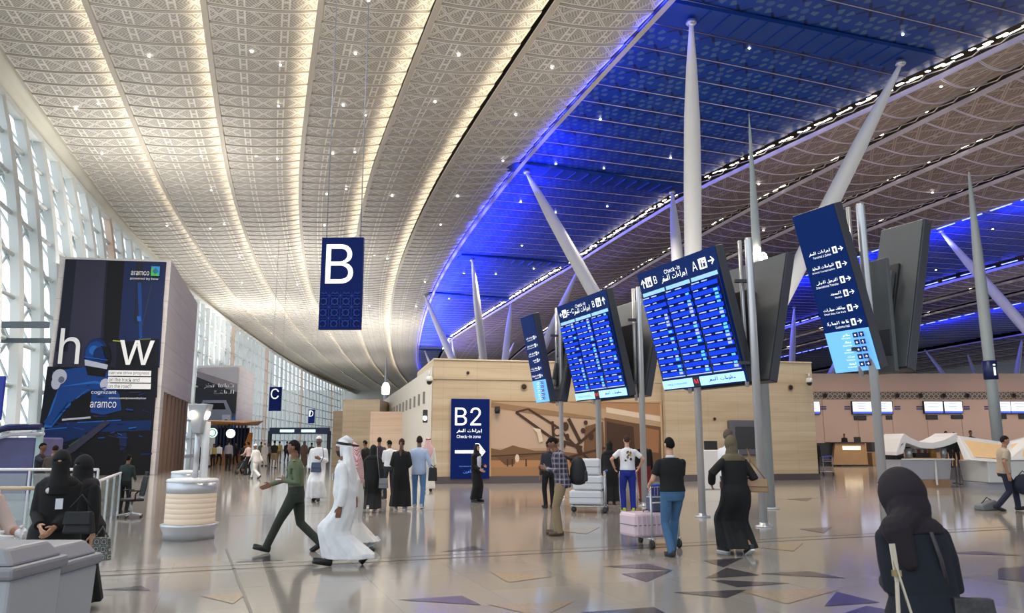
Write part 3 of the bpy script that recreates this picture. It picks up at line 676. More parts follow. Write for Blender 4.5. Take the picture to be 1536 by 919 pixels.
for (a, b) in (((0, 0), (1, 0)), ((0, 1), (1, 1)), ((0, 0), (0, 1)), ((1, 0), (1, 1))):
    mb.beam(d_*a[0]*w_+V((0,0,a[1]*h_)), d_*b[0]*w_+V((0,0,b[1]*h_)), .08, .08)
mb.build('frame', mat('wood_frame', s2l(190, 160, 122), .5), mur)
NAVY = mat('navy_sign_face', s2l(4, 26, 88), .45, emit=.07, ecol=s2l(8, 44, 140), spec=.12); WHT = mat('lit_white_letter', (.9, .92, 1.), .5, emit=.8, ecol=(.92, .95, 1.)); LBL = mat('pale_blue_letter', s2l(90, 140, 220), .5, emit=.4)
o_, d_, w_, h_ = sheet(676, 734, 598, 718, .12)
b2 = thing('zone_sign', 'tall navy B2 check-in zone sign with white arrow on the stone wall', 'sign', o_, 0)
MB().hexa([V((0,0,0)), d_*w_, d_*w_+WN*.1, WN*.1], [V((0,0,h_)), d_*w_+V((0,0,h_)), d_*w_+WN*.1+V((0,0,h_)), WN*.1+V((0,0,h_))]).build('sign_box', NAVY, b2)
P_ = Pict(-WN*.004, d_, w_, h_, -WN); sx = lambda x: (x-676)/58.; sy = lambda y: (718-y)/120.
P_.rect(.01, .005, .99, .995, NAVY)
P_.text('B2', sx(702), sy(624), .225, WHT, w=.68, off=.03); P_.text(ar('إجراءات السفر'), sx(703), sy(646.5), .05, WHT, w=.66); P_.text('Check-in zone', sx(702.5), sy(655), .04, WHT, w=.62)
P_.rect(sx(682), sy(680), sx(722), sy(675.5), WHT); P_.poly([(sx(712), sy(665)), (sx(718), sy(665)), (sx(728), sy(677.7)), (sx(718), sy(690)), (sx(712), sy(690)), (sx(720), sy(677.7))], WHT)
P_.text('International flights', sx(700), sy(699.5), .02, LBL, w=.4); P_.text(ar('المسافرين'), sx(704), sy(707), .045, LBL, w=.34)
P_.build('sign_face', b2)
# small things on the wall
CAMW = mat('camera_white', s2l(210, 206, 200), .4)
def dome(x, y, p, desc, sc_=1.):
    t = thing('security_camera', desc, 'camera', p, 0)
    MB().lathe([(0, .16), (.07, .16), (.13, .12), (.15, 0), (.13, -.04), (0, -.04)], n=18).xf(Matrix.Scale(sc_, 4)).build('housing', CAMW, t)
    MB().ell((0, 0, -.06), (.11, .11, .12)).xf(Matrix.Scale(sc_, 4)).build('dome', BLK, t)
    MB().tube([(0, 0, .16), (0, .0, .34), (0, .3, .36)], .03).xf(Matrix.Scale(sc_, 4)).build('bracket', CAMW, t)
dome(0, 0, wp(644, 570, .3), 'white dome camera at the corner of the stone wall left of B2', 1.1)
dome(0, 0, wp(1214, 572, .75)+V((.0, .0, 0)), 'white dome camera hanging by the right end of the stone wall', 1.1)
t = thing('wall_speaker', 'black box speaker on the mural wall near its top left corner', 'speaker', wp(746, 618, .15), 0)
MB().box((0, 0, .1), (.22, .2, .3)).build('casing', BLK, t, bevel=.02); MB().lathe([(0, 0), (.1, 0), (.12, .04), (0, .05)], n=16).xf(Matrix.Translation((0, -.1, .08)) @ Matrix.Rotation(R(90), 4, 'X')).build('grille', HOLE, t)
for x, y, r, d__ in [(786, 580, .13, 'dark round hole vent high on the stone wall between B2 and the mural'), (702, 559, .07, 'small round sensor high above the B2 sign'), (1186, 581, .13, 'round black vent near the right end of the stone wall'), (1072, 628, .07, 'small round sensor on the stone block behind the poles')]:
    p = wp(x, y, .04 if x < 990 else .4)
    t = thing('wall_vent', d__, 'vent', p, 0); rot = Matrix.Rotation(math.atan2(WD.y, WD.x), 4, 'Z') @ Matrix.Rotation(R(90), 4, 'X')
    MB().torus((0, 0, 0), r, r*.18).xf(rot).build('rim', mat('vent_rim', s2l(150, 124, 92), .5), t); MB().lathe([(0, -.01), (r*.95, -.01), (r*.95, .01), (0, .01)], n=20).xf(rot).build('grille', HOLE, t)
t = thing('wall_sconce', 'dark wall fitting with white lamp on the pale side wall', 'lamp', wp(641, 624, .2)+V((-.1, 0, 0)), 0)
MB().box((0, .1, 0), (.2, .15, .55)).build('bracket', DKP, t, bevel=.02); MB().ell((0, -.02, -.08), (.09, .09, .1)).build('bulb', mat('bulb_white', (1, 1, 1), emit=4.), t)

# ------------------------------------------------------------------ advertising towers on the left
def tower(fl, fr, back, z, name):
    fl, fr = V(fl), V(fr); bk = V(back)
    mb = MB()
    z1 = V((0, 0, z)); zl = V((0, 0, 4.6)); 
    mb.hexa([fl+zl, fr+zl, fr+bk+zl, fl+bk+zl], [fl+z1, fr+z1, fr+bk+z1, fl+bk+z1])
    mb.hexa([fl, fr, fr+bk*.08, fl+bk*.08], [fl+zl, fr+zl, fr+bk*.08+zl, fl+bk*.08+zl])
    mb.hexa([fl+V((.6,.9,0)), fr+V((-.6,.9,0)), fr+bk+V((-.6,0,0)), fl+bk+V((.6,0,0))], [fl+zl+V((.6,.9,0)), fr+zl+V((-.6,.9,0)), fr+bk+zl+V((-.6,0,0)), fl+bk+zl+V((.6,0,0))])
    return struct(name, mb, PALEST)
fl1, fr1 = V((A(66, 700, 42.2).x+0.0, 42.2, 0)), V((A(251, 660, 43).x, 43, 0))
fl1 = V((A(90, 385, 42.2).x, 42.2, 0)); fr1 = V((A(257, 390, 43).x, 43, 0)); bk1 = V((-4.1, 14, 0)); zt1 = A(257, 390, 43).z
tw = tower(fl1, fr1, bk1, zt1, 'wall_tower')
for i in range(7):
    t = .14+i*.12; p = fr1+bk1*t
    struct('tower_fin', MB().box(p+V((-.12, 0, 2.3)), (.18, .35, 4.6)), mat('bronze_fin', s2l(134, 110, 92), .4), tw)
struct('tower_glazing', MB().hexa([fr1+bk1*.1+V((-.5,0,0)), fr1+bk1*.98+V((-.5,0,0)), fr1+bk1*.98+V((-.55,0,0)), fr1+bk1*.1+V((-.55,0,0))], [fr1+bk1*.1+V((-.5,0,4.5)), fr1+bk1*.98+V((-.5,0,4.5)), fr1+bk1*.98+V((-.55,0,4.5)), fr1+bk1*.1+V((-.55,0,4.5))]), mat('brown_glass', s2l(70, 58, 50), .15), tw)
# poster one
ux = (fr1-fl1).normalized(); nn = V((ux.y, -ux.x, 0)); W1 = (fr1-fl1).length
po = fl1+nn*.12+ux*(W1*.06)
pt_ = thing('advertising_poster', 'huge dark poster of a racing driver in a blue helmet on the near stone tower', 'poster', po, 0)
hp = zt1-.15; P_ = Pict(V((0,0,.0))+nn*.02, ux, W1*.90, hp, nn)
MB().hexa([V((0,0,0)), ux*W1*.9, ux*W1*.9-nn*.08, -nn*.08], [V((0,0,hp)), ux*W1*.9+V((0,0,hp)), ux*W1*.9-nn*.08+V((0,0,hp)), -nn*.08+V((0,0,hp))]).build('backing', pm('night', 26, 28, 44), pt_)
# sheet coordinates from the close-up crop: left edge x 104->70, right edge 525->478 over y 40->905
def pc(x, y):
    v = 1-(y-40)/865.; l = 104-56*(1-v)*.62; r = 525-50*(1-v); return ((x-l)/(r-l), v)
def PP(*pts): return [pc(*p) for p in pts]
NI, NI2, NB, NB2, BL1, BL2, BL3, GLV, BK = pm('night', 26, 28, 44), pm('slate', 48, 48, 66), pm('navy', 20, 34, 72), pm('black_blue', 14, 16, 26), pm('racing_blue', 18, 58, 122), pm('bright_blue', 32, 92, 168), pm('deep_blue', 12, 36, 84), pm('glove', 170, 174, 190), pm('black', 12, 12, 16)
P_.rect(0, 0, 1, 1, NI)
P_.poly(PP((110,42),(272,42),(262,480),(80,480)), NI2); P_.poly(PP((110,42),(150,42),(136,420),(88,420)), NI)
P_.poly(PP((280,42),(350,42),(340,380),(276,380)), BK); P_.poly(PP((350,42),(524,42),(508,480),(335,480)), NB); P_.poly(PP((400,42),(430,42),(425,300),(398,300)), NI)
P_.poly(PP((408,130),(424,130),(436,390),(424,390)), BL1); P_.poly(PP((410,270),(424,270),(428,290),(412,290)), BL2)
P_.line(pc(466, 140), pc(430, 320), .05, NI2)
P_.poly(PP((60,480),(500,480),(478,905),(30,905)), NB2); P_.poly(PP((330,380),(505,360),(500,600),(335,600)), NB2)
P_.line(pc(315, 372), pc(365, 376), .06, pm('yellow_green', 150, 160, 60)); P_.line(pc(420, 366), pc(470, 362), .08, pm('olive', 80, 90, 60))
P_.poly(PP((80,500),(200,480),(320,500),(330,560),(240,600),(120,560)), BL1); P_.poly(PP((110,560),(250,535),(330,550),(320,575),(220,572),(150,640),(90,720),(60,720),(90,620)), BL2)
P_.poly(PP((110,560),(250,545),(320,560),(220,570),(150,630),(95,700),(72,700),(100,610)), BL1)
P_.poly(PP((160,620),(240,570),(330,570),(320,700),(160,700)), BK)
P_.poly(PP((240,565),(330,560),(350,590),(360,650),(290,670),(238,660)), BL1)
P_.oval(*pc(258, 436), .125, .086, NB2); P_.oval(*pc(248, 430), .115, .078, BL3); P_.oval(*pc(246, 424), .095, .056, BL1); P_.oval(*pc(240, 412), .045, .022, BL2)
P_.poly(PP((205,450),(300,470),(296,488),(208,474)), GLV); P_.poly(PP((210,476),(296,490),(290,520),(220,512)), BK)
P_.oval(*pc(110, 520), .07, .035, GLV); P_.oval(*pc(98, 545), .045, .03, GLV); P_.oval(*pc(292, 548), .05, .026, GLV)
P_.oval(*pc(118, 532), .03, .015, pm('glove_shade', 96, 98, 120))
P_.poly(PP((40,740),(140,700),(480,690),(478,740),(200,760),(60,800),(36,800)), BL3); P_.line(pc(130, 690), pc(240, 680), .1, GLV); P_.line(pc(190, 700), pc(360, 690), .05, BL2)
P_.line(pc(50, 730), pc(150, 720), .05, BL2); P_.line(pc(250, 718), pc(480, 712), .12, BL3); P_.poly(PP((160,790),(225,745),(232,760),(180,812)), pm('grass', 52, 76, 52)); P_.poly(PP((225,740),(480,730),(476,905),(160,905)), BK)
P_.poly(PP((355,740),(385,740),(385,800),(360,810)), NB)
PWH = pm('white_letter', 226, 226, 226)
rg = random.Random(11)
for k in range(46):     # reflections and small fittings on the car body in the print
    u, v = rg.uniform(.06, .92), rg.uniform(.09, .40); L_ = rg.uniform(.02, .12); hh = rg.uniform(.002, .007); tl = rg.uniform(-.012, .012)
    P_.poly([(u, v), (u+L_, v+tl), (u+L_, v+tl+hh), (u, v+hh)], rg.choice([BL3, BL1, NI2, BK, BL3, NB, BL2]))
P_.poly(PP((60,700),(130,610),(150,620),(90,710)), BL1); P_.poly(PP((55,860),(160,800),(300,690),(320,700),(190,810),(60,890)), pm('slate', 48, 48, 66))
P_.oval(*pc(262, 426), .05, .03, BL3); P_.poly(PP((270,395),(300,400),(314,440),(304,470),(296,440)), BK); P_.line(pc(206, 440), pc(300, 452), .035, BL2)
P_.text('h', *pc(146, 398), .165, PWH, w=.2); P_.text('w', *pc(415, 420), .115, PWH, w=.34)
for y0, s_ in ((504, 'can we drive progress'), (530, 'on the track and'), (556, 'on the road?')):
    a = pc(304, y0+11); b = pc(476 if y0 < 560 else 470, y0-11); P_.poly(PP((304,y0+11),(476,y0+11),(477,y0-11),(305,y0-11)), PWH); c_ = pc(308, y0); P_.text(s_, c_[0], c_[1], .017, NB2, w=len(s_)*.0185, align='l')
P_.text('aramco.com/poweredbyhow', *pc(385, 604), .011, PWH, w=.36); P_.text('cognizant', *pc(290, 582), .02, PWH, w=.24); P_.text('aramco', *pc(290, 630), .028, PWH, w=.25)
P_.text('aramco', *pc(420, 92), .02, PWH, w=.18); P_.text('powered by how', *pc(438, 116), .013, PWH, w=.28)
a, b = pc(465, 102), pc(503, 62); uc, vc = (a[0]+b[0])/2, (a[1]+b[1])/2; P_.rect(a[0], a[1], b[0], b[1], pm('logo_green', 84, 176, 76)); P_.poly([(a[0], b[1]), (b[0], b[1]), (b[0], a[1])], pm('logo_blue', 40, 140, 200)); P_.poly([(uc, b[1]-.006), (b[0]-.01, vc), (uc, a[1]+.006), (a[0]+.01, vc)], pm('logo_teal', 30, 110, 130))
P_.build('printed_picture', pt_)
# tower two
fl2 = V((A(296, 548, 104).x, 104, 0)); fr2 = V((A(360, 548, 104).x, 104, 0)); bk2 = V((-2.6, 14, 0)); zt2 = A(330, 548, 104).z
tower(fl2, fr2, bk2, zt2, 'wall_tower')
po = fl2+V((.05, -.15, 0)); W2 = (fr2-fl2).length
p2 = thing('advertising_poster', 'black and grey car poster with white Arabic headline on the far stone tower', 'poster', po, 0)
P_ = Pict((0,-.02,3.), (1,0,0), W2*.97, zt2-3.3, (0,-1,0))
for i in range(1): P_.rect(0, 0, 1, 1, pm('charcoal', 38, 38, 46))
P_.poly([(0,.86),(1,.62),(1,1),(0,1)], pm('smoke', 120, 112, 118)); P_.poly([(0,.95),(1,.75),(1,1),(0,1)], pm('smoke_light', 160, 156, 160)); P_.rect(0, 0, 1, .3, pm('grey_ground', 64, 66, 78))
P_.poly([(.08,.32),(.2,.5),(.75,.5),(.9,.32),(.92,.16),(.06,.16)], pm('car_grey', 120, 124, 138)); P_.poly([(.24,.46),(.7,.46),(.76,.36),(.2,.36)], BK); P_.rect(.1, .2, .3, .28, GLV); P_.rect(.68, .2, .88, .28, GLV); P_.oval(.24, .15, .07, .06, BK); P_.oval(.78, .15, .07, .06, BK); P_.poly([(.75,0),(1,0),(1,.3),(.85,.12)], BL2)
P_.text(ar('تقنياتنا تحفز'), .56, .72, .075, PWH, w=.72); P_.text(ar('المنافسة'), .68, .62, .07, PWH, w=.5)
P_.build('printed_picture', p2)
# ================================================================== HANGING GATE SIGNS
STL = mat('brushed_steel', s2l(196, 198, 202), .3, .6); CABLE = mat('steel_cable', s2l(170, 176, 190), .35, .6)
WPAINT = mat('white_column_paint', s2l(236, 236, 236), .35); NAVY2 = mat('navy_enamel', s2l(10, 26, 84), .35)
pat = mat('navy_girih_panel', s2l(14, 34, 104), .5, spec=.12); g = NG(pat); x, y, z, tc = g.obj()
def girih(g, x, z, k):
    px = g.m('SUBTRACT', g.m('FRACT', g.m('MULTIPLY', x, k)), .5); pz = g.m('SUBTRACT', g.m('FRACT', g.m('MULTIPLY', z, k)), .5)
    ax, az = g.m('ABSOLUTE', px), g.m('ABSOLUTE', pz)
    l1 = g.lt(g.m('ABSOLUTE', g.m('SUBTRACT', g.m('ADD', ax, az), .34)), .025); l2 = g.lt(g.m('ABSOLUTE', g.m('SUBTRACT', g.m('MAXIMUM', ax, az), .26)), .018)
    l3 = g.lt(g.m('ABSOLUTE', g.m('SUBTRACT', ax, az)), .02); l4 = g.m('GREATER_THAN', g.m('MAXIMUM', ax, az), .485)
    return g.m('MAXIMUM', g.m('MAXIMUM', l1, l2), g.m('MAXIMUM', g.m('MULTIPLY', l3, g.m('GREATER_THAN', g.m('ADD', ax, az), .34)), l4))
g.L(g.mix(girih(g, x, z, 3.05), s2l(3, 20, 80), s2l(44, 76, 170)), g.b.inputs['Base Color'])
def gate_sign(letter, x0, x1, y0, y1, Y, rz, label, gmat=True):
    a = A(x0, y1, Y); b = A(x1, y0, Y); c = (a+b)/2; w = b.x-a.x; h = b.z-a.z
    t = thing('gate_sign', label, 'sign', (c.x, Y, a.z), rz)
    MB().box((0, 0, h/2), (w, .16, h)).build('sign_box', NAVY, t, bevel=.01)
    MB().poly([(-w*.46, -.084, h*.03), (w*.46, -.084, h*.03), (w*.46, -.084, h*.40), (-w*.46, -.084, h*.40)]).build('pattern_panel', pat, t)
    P_ = Pict((-w/2, -.086, 0), (1, 0, 0), w, h, (0, -1, 0)); 
    P_.text(letter, .5, .725, .43, WHT, w=.66, off=.055); P_.build('letter', t)
    for s in (-1, 1): MB().tube([(s*w*.41, 0, h), (s*w*.41, 0, ROOF-a.z+.2)], .016, 6).build('cable', CABLE, t)
gate_sign('B', 478, 546.5, 357, 494.5, 22, R(-1.5), 'large navy hanging sign with white letter B on two long cables')
gate_sign('C', 403, 423, 580, 616, 75, 0, 'small distant navy hanging sign with white letter C')
gate_sign('D', 462, 472.5, 614, 634.5, 136, 0, 'tiny navy hanging sign with white letter D, farthest of the letter signs')

# ================================================================== FLIGHT BOARDS ON POLES
DGREY = mat('dark_grey_casing', s2l(58, 60, 68), .4, .2, var=.05, vscale=1.5); BGREY = mat('grey_back_panel', s2l(84, 88, 92), .5, .1, var=.06, vscale=1.2); INNER = mat('black_inner_casing', s2l(34, 34, 38), .5)
BFACE = mat('board_navy', s2l(2, 34, 92), .45, emit=.2, ecol=s2l(4, 52, 130), spec=.12); RB = mat('screen_blue_row', (.0, .02, .3), rough=.5, emit=.85, ecol=(.006, .055, .9), spec=.1); RD = mat('screen_dark_row', (.0, .01, .06), emit=.2, ecol=(.0, .01, .16), spec=.1)
RH = mat('screen_header', (.3, .55, .9), emit=.75, ecol=(.22, .5, .9)); RT = mat('screen_text', (.5, .6, .9), emit=.5, ecol=(.36, .46, .95)); RC = mat('screen_cyan', (.1, .5, .9), emit=.8, ecol=(.1, .5, .95))
RL = mat('screen_pale_blue', (.4, .7, .95), emit=.85, ecol=(.36, .68, .95)); RED = mat('red_lamp', (.8, .02, .05), emit=1., ecol=(.85, .02, .06)); SKYB = mat('screen_sky_blue', (.15, .45, .95), emit=.8, ecol=(.14, .42, .95))
def frame_of(az, tau, X, Y, w, h, zb):
    az, tau = R(az), R(tau); hd = V((math.sin(az), math.cos(az), 0)); out = V((-math.cos(az), math.sin(az), 0))
    up = V((0,0,1))*math.cos(tau)+out*math.sin(tau); n = out*math.cos(tau)-V((0,0,1))*math.sin(tau)
    return hd, out, up, n, V((X, Y, zb))
def slab(o, ux, w, uz, h, n, d, m, name, par, bev=.015):
    o = V(o); return MB().hexa([o, o+ux*w, o+ux*w-n*d, o-n*d], [o+uz*h, o+ux*w+uz*h, o+ux*w-n*d+uz*h, o-n*d+uz*h]).build(name, m, par, bevel=bev)
def arrow(P_, u, v, s, ang, m):
    """arrow of length s (sheet height units) pointing at angle ang"""
    k = P_.h/P_.w; ca, sa = math.cos(R(ang)), math.sin(R(ang))
    q = lambda a, b: (u+(a*ca-b*sa)*s*k, v+(a*sa+b*ca)*s)
    P_.poly([q(-.5, -.07), q(.35, -.07), q(.35, .07), q(-.5, .07)], m)
    P_.poly([q(.5, 0), q(.38, .1), q(.02, .42), q(-.06, .32), q(.28, 0)], m); P_.poly([q(.28, 0), q(-.06, -.32), q(.02, -.42), q(.38, -.1), q(.5, 0)], m)
def person_icon(P_, u, v, h, m, bgm, w=1.15):
    k = P_.h/P_.w; P_.rect(u-h*k*w/2, v-h/2, u+h*k*w/2, v+h/2, bgm)
    P_.oval(u-.18*h*k, v+.26*h, .09*h*k, .09*h, m, 8); P_.rect(u-.28*h*k, v-.36*h, u-.08*h*k, v+.14*h, m); P_.rect(u+.05*h*k, v-.36*h, u+.38*h*k, v+.02*h, m); P_.oval(u+.24*h*k, v+.2*h, .08*h*k, .08*h, m, 8)
SLATEPR = mat('sign_icon_navy', s2l(20, 40, 110), .4)
def flight_board(prm, label, rnd, lead):
    az, tau, X, Y, w, h, zb = prm; hd, out, up, n, BR = frame_of(*prm); BL = BR+hd*w
    t = thing('flight_board', label, 'departure board', BR, 0); o = V((0,0,0)); bl = hd*w
    slab(o+hd*w-n*.012, -hd, w, up, h, n, .22, DGREY, 'casing', t, .02)
    P_ = Pict(bl, -hd, w, h, n, up); P_.rect(.004, .0, .996, 1, BFACE)
    if lead == 'B':
        arrow(P_, .06, .905, .075, 90, WHT); person_icon(P_, .14, .905, .08, SLATEPR, WHT); P_.text('B', .235, .905, .062, WHT)
        P_.text('Check-in', .47, .94, .034, WHT, w=.2); P_.text(ar('إجراءات السفر'), .475, .886, .055, WHT, w=.33)
        P_.text('A', .74, .905, .07, WHT, off=.02); person_icon(P_, .835, .905, .08, SLATEPR, WHT); arrow(P_, .935, .905, .075, 0, WHT)
    else:
        arrow(P_, .06, .905, .06, 180, WHT); person_icon(P_, .14, .905, .08, SLATEPR, WHT); P_.text('E-C', .275, .905, .05, WHT, w=.14)
        P_.text('Check-in', .49, .94, .034, WHT, w=.2); P_.text(ar('إجراءات السفر'), .50, .886, .055, WHT, w=.32)
        P_.text('B', .735, .905, .062, WHT); person_icon(P_, .83, .905, .08, SLATEPR, WHT); arrow(P_, .93, .905, .075, 90, WHT)
    P_.build('sign_face', t)
    rg = random.Random(rnd)
    for c in range(3):
        u0 = .035+c*.32; u1 = u0+.30; S = Pict(bl+n*.03, -hd, w, h, n, up)
        S.rect(u0-.01, .095, u1+.01, .83, INNER); S.rect(u0, .10, u1, .825, RD); S.rect(u0, .795, u1, .825, RH); S.rect(u0+.08, .806, u1-.08, .814, RT); S.rect(u0, .10, u1, .108, RT)
        nr = 12; y0 = .112; y1 = .79; dh = (y1-y0)/nr
        for r in range(nr):
            v = y0+r*dh; S.rect(u0, v, u1, v+dh*.56, RB)
            if rg.random() < .55: S.rect(u1-.065, v+dh*.14, u1-.02, v+dh*.48, RT if rg.random() < .7 else RC)
            S.rect(u0+.015, v+dh*.7, u0+.015+rg.uniform(.05, .09), v+dh*.86, RT)
            S.rect(u0+.13, v+dh*.7, u0+.13+rg.uniform(.04, .1), v+dh*.86, RT)
            if rg.random() < .7: S.rect(u1-.06, v+dh*.62, u1-.02, v+dh*.9, RC if rg.random() < .5 else RT)
        S.build('screen', t)
    S = Pict(bl+n*.028, -hd, w, h, n, up); S.rect(.01, .012, .405, .082, RL); S.text('Check-in information', .2, .047, .02, RB, w=.26); S.build('footer_screen', t)
    S = Pict(bl+n*.028, -hd, w, h, n, up); S.rect(.49, .012, .985, .082, RL); S.text(ar('معلومات السفر')+'', .74, .05, .035, RB, w=.3); S.build('footer_screen', t)
    S = Pict(bl+n*.028, -hd, w, h, n, up); S.rect(.415, .01, .48, .085, INNER); S.text('M', .447, .05, .035, RED, w=.045); S.build('warning_lamp', t)
def back_board(prm, gap, label, extra=False, d=.22, cat='departure board'):
    az, tau, X, Y, w, h, zb = prm; hd, out, up, n, BR = frame_of(*prm)
    n2 = -out*math.cos(R(tau))-V((0,0,1))*math.sin(R(tau)); up2 = V((0,0,1))*math.cos(R(tau))-out*math.sin(R(tau)); o = BR-out*gap
    t = thing('board_back' if cat != 'departure board' else 'flight_board', label, cat, o, 0)
    slab(V((0,0,0)), hd, w, up2, h, n2, d, DGREY, 'casing', t, .02); slab(hd*.03+up2*.03-n2*(d+.001), hd, w-.06, up2, h-.06, n2, .02, BGREY, 'back_panel', t, .01)
    q = -n2*(d+.02)
    for u in ((.3, .75) if w > 2 else (.5,)):
        p = hd*w*u+q
        slab(p+up2*.5-hd*.1, hd, .2, up2, 1.7, n2, .07, INNER, 'bracket', t)
        slab(p+up2*.7-hd*.06-n2*.07, hd, .12, up2, .55, n2, .12, BGREY, 'bracket_arm', t); slab(p+up2*1.45-hd*.06-n2*.07, hd, .12, up2, .55, n2, .12, BGREY, 'bracket_arm', t)
pB = (-22.3, 13.8, 5.09, 16.62, 3.23, 3.04, 3.); pC = (-22.4, 12.8, 3.29, 21.7, 3.23, 3.08, 3.); pA = (-27.1, 16.9, 6.63, 13.85, .99, 3.12, 3.); pD = (-21.4, 11.6, 1.21, 24.7, 1.09, 2.88, 3.)
flight_board(pB, 'large tilted blue check-in flight board pointing to zones B and A', 3, 'B')
flight_board(pC, 'tilted blue check-in flight board pointing to zones E-C and B', 8, 'C')
back_board(pB, .78, 'dark back of the flight board leaning away behind the B and A board')
back_board(pC, .72, 'dark back of the flight board leaning away behind the E-C board')
back_board(pA, .95, 'grey back of the tall direction sign leaning right, with black brackets', cat='sign')
back_board(pD, .62, 'grey back of the small direction sign beside the far narrow sign', cat='sign')
def dir_sign(prm, label, near):
    az, tau, X, Y, w, h, zb = prm; hd, out, up, n, BR = frame_of(*prm)
    t = thing('direction_sign', label, 'sign', BR, 0); bl = hd*w
    slab(hd*w-n*.012, -hd, w, up, h, n, .22, DGREY, 'casing', t, .02)
    P_ = Pict(bl, -hd, w, h, n, up); P_.rect(.01, .255, .99, .995, BFACE); P_.rect(.01, .005, .99, .255, SKYB); k = h/w
    rows = [(.735, 'Terminal 1 Gates', 'إجراءات السفر'), (.645, 'Ground Transportation', 'المواصلات المحلية'), (.555, 'International Transfer', 'الترحيل الدولي'), (.475, 'Mosque', 'المسجد'), (.385, 'Short Stay Car Park', 'مواقف سيارات'), (.3, 'Customs Hall', 'قاعة الجمارك')]
    for v, en, a_ in rows:
        arrow(P_, .88, v, .036, 0, WHT); P_.rect(.70, v-.02, .80, v+.02, WHT); P_.rect(.73, v-.013, .77, v+.01, SLATEPR)
        P_.text(ar(a_), .65, v+.008, .022, WHT, w=min(.5, len(a_)*.042), align='r'); P_.text(en, .65, v-.018, .014, WHT, w=min(.52, len(en)*.026), align='r')
    for i, (en, a_) in enumerate([('Shops', 'مطاعم'), ('Bank', 'بنك'), ('Mosque', 'مسجد'), ('Toilets', 'دورات'), ('Baggage', 'امتعة')]):
        v = .222-i*.043; P_.rect(.66, v-.014, .77, v+.016, SLATEPR); P_.rect(.79, v-.014, .9, v+.016, SLATEPR); arrow(P_, .845, v, .02, 90 if i < 3 else 0, WHT); P_.oval(.715, v, .02, .02/k, WHT, 8)
        P_.text(ar(a_), .6, v+.007, .016, WHT, w=.16, align='r'); P_.text(en, .6, v-.012, .01, WHT, w=.2, align='r')
    P_.build('sign_face', t)
dir_sign(pA, 'nearest tall narrow navy and sky-blue direction sign, highest right of the boards', True)
dir_sign(pD, 'small far narrow navy and sky-blue direction sign, left end of the boards', False)
def sign_pole(x, Y, label, r=.085, top=6.15, off=(.0, .0), slim=True):
    p = G(x, 700); p = V((A(x, 700, Y).x+off[0], Y+off[1], 0))
    t = thing('sign_pole', label, 'pole', p, 0)
    MB().lathe([(r, 0), (r, top-.05), (r*.8, top), (0, top)], n=18).build('shaft', STL, t)
    MB().lathe([(r*2.1, 0), (r*2.1, .025), (r*1.1, .04), (r*1.05, .09), (0, .09)], n=20).build('base_plate', STL, t)
    if slim: MB().lathe([(r*.55, 2.9), (r*.55, top), (0, top)], n=12).xf(Matrix.Translation((-.12, .24, 0))).build('slim_post', STL, t)
    for z in (3.4, 5.2): MB().box((-.12, .08, z), (.4, .08, .07)).build('clamp', DGREY, t)
def at_ground(x, y): return G(x, y)
for x, y, lb in [(1146, 790, 'near silver pole of the B and A flight board, beside the woman in black'), (1054, 775, 'silver pole under the left half of the B and A flight board')]:
    g_ = G(x, y); sign_pole(x, g_.y, lb, off=(g_.x-A(x, 700, g_.y).x, 0))
sign_pole(957, 21.9, 'near silver pole of the E-C flight board, beside the man in white shirt', off=(.16, 0)); sign_pole(899, 23.9, 'far silver pole under the E-C flight board')
sign_pole(838, 25.2, 'thin silver pole of the small far direction sign', r=.07, off=(.1, 0)); sign_pole(1322, 14., 'silver pole of the nearest direction sign, by the hooded woman', r=.08, off=(.0, 0))
for prm, g_, nm in ((pB, .38, 'dark central equipment panel between the two B and A flight boards'), (pC, .36, 'dark central equipment panel between the two E-C flight boards'), (pA, .42, 'grey central panel behind the nearest direction sign')):
    az, tau, X, Y, w, h, zb = prm; hd, out, up, n, BR = frame_of(*prm)
    t = thing('equipment_panel', nm, 'panel', BR-out*(g_+.1), 0)
    slab(hd*w*.1, hd, w*.8, V((0,0,1)), 2.15, out, .1, INNER if w > 2 else BGREY, 'casing', t); slab(hd*w*.14+out*.012+V((0,0,.3)), hd, w*.3, V((0,0,1)), .5, out, .02, DGREY, 'hatch', t)

# ================================================================== MASTS
def mast(p, H, r, label, prof):
    t = thing('light_mast', label, 'mast', p, 0)
    MB().lathe([(r*a, z) for a, z in prof]+[(0, H)], n=20).build('shaft', mat('mast_paint', s2l(150, 158, 160), .35), t)
    MB().lathe([(r*1.8, 0), (r*1.8, .03), (r, .05), (0, .05)], n=20).build('base_plate', STL, t)
    return t
p = G(1157, 763); m1 = mast(p, A(1117, 168, p.y).z, .115, 'slim grey mast with a ring of warm lamps rising behind the flight boards', [(1, 0), (1, 5.), (1.05, 7), (.95, 8.2), (.6, 9.2), (.3, 10.5), (.1, 10.9)])
LAMPB = mat('warm_bulb', (1, .9, .7), emit=22., ecol=(1, .88, .66))
for i in range(6):
    a = i*math.pi/3+.3; c_ = V((.2*math.cos(a), .2*math.sin(a), 6.85+.12*math.sin(i*2.1)))
    b_ = MB().tube([(0, 0, c_.z-.1), c_*.6+V((0, 0, c_.z*.4)), c_], .02).build('lamp_arm', DGREY, m1); MB().ell(c_, (.10, .10, .10), 10, 7).build('bulb', LAMPB, b_)
p = V((A(1500, 690, 33).x, 33, 0)); m2 = mast(p, 13.7, .22, 'tall tapering grey mast with a navy information collar behind the white kiosk', [(1, 0), (1, 4.5), (1.05, 8), (.9, 10.), (.55, 12), (.3, 13.2), (.2, 13.6)])
c_ = A(1484, 555, 33); MB().lathe([(.25, c_.z-.4), (.28, c_.z-.38), (.28, c_.z+.38), (.25, c_.z+.4)], n=24).build('information_collar', NAVY2, m2)
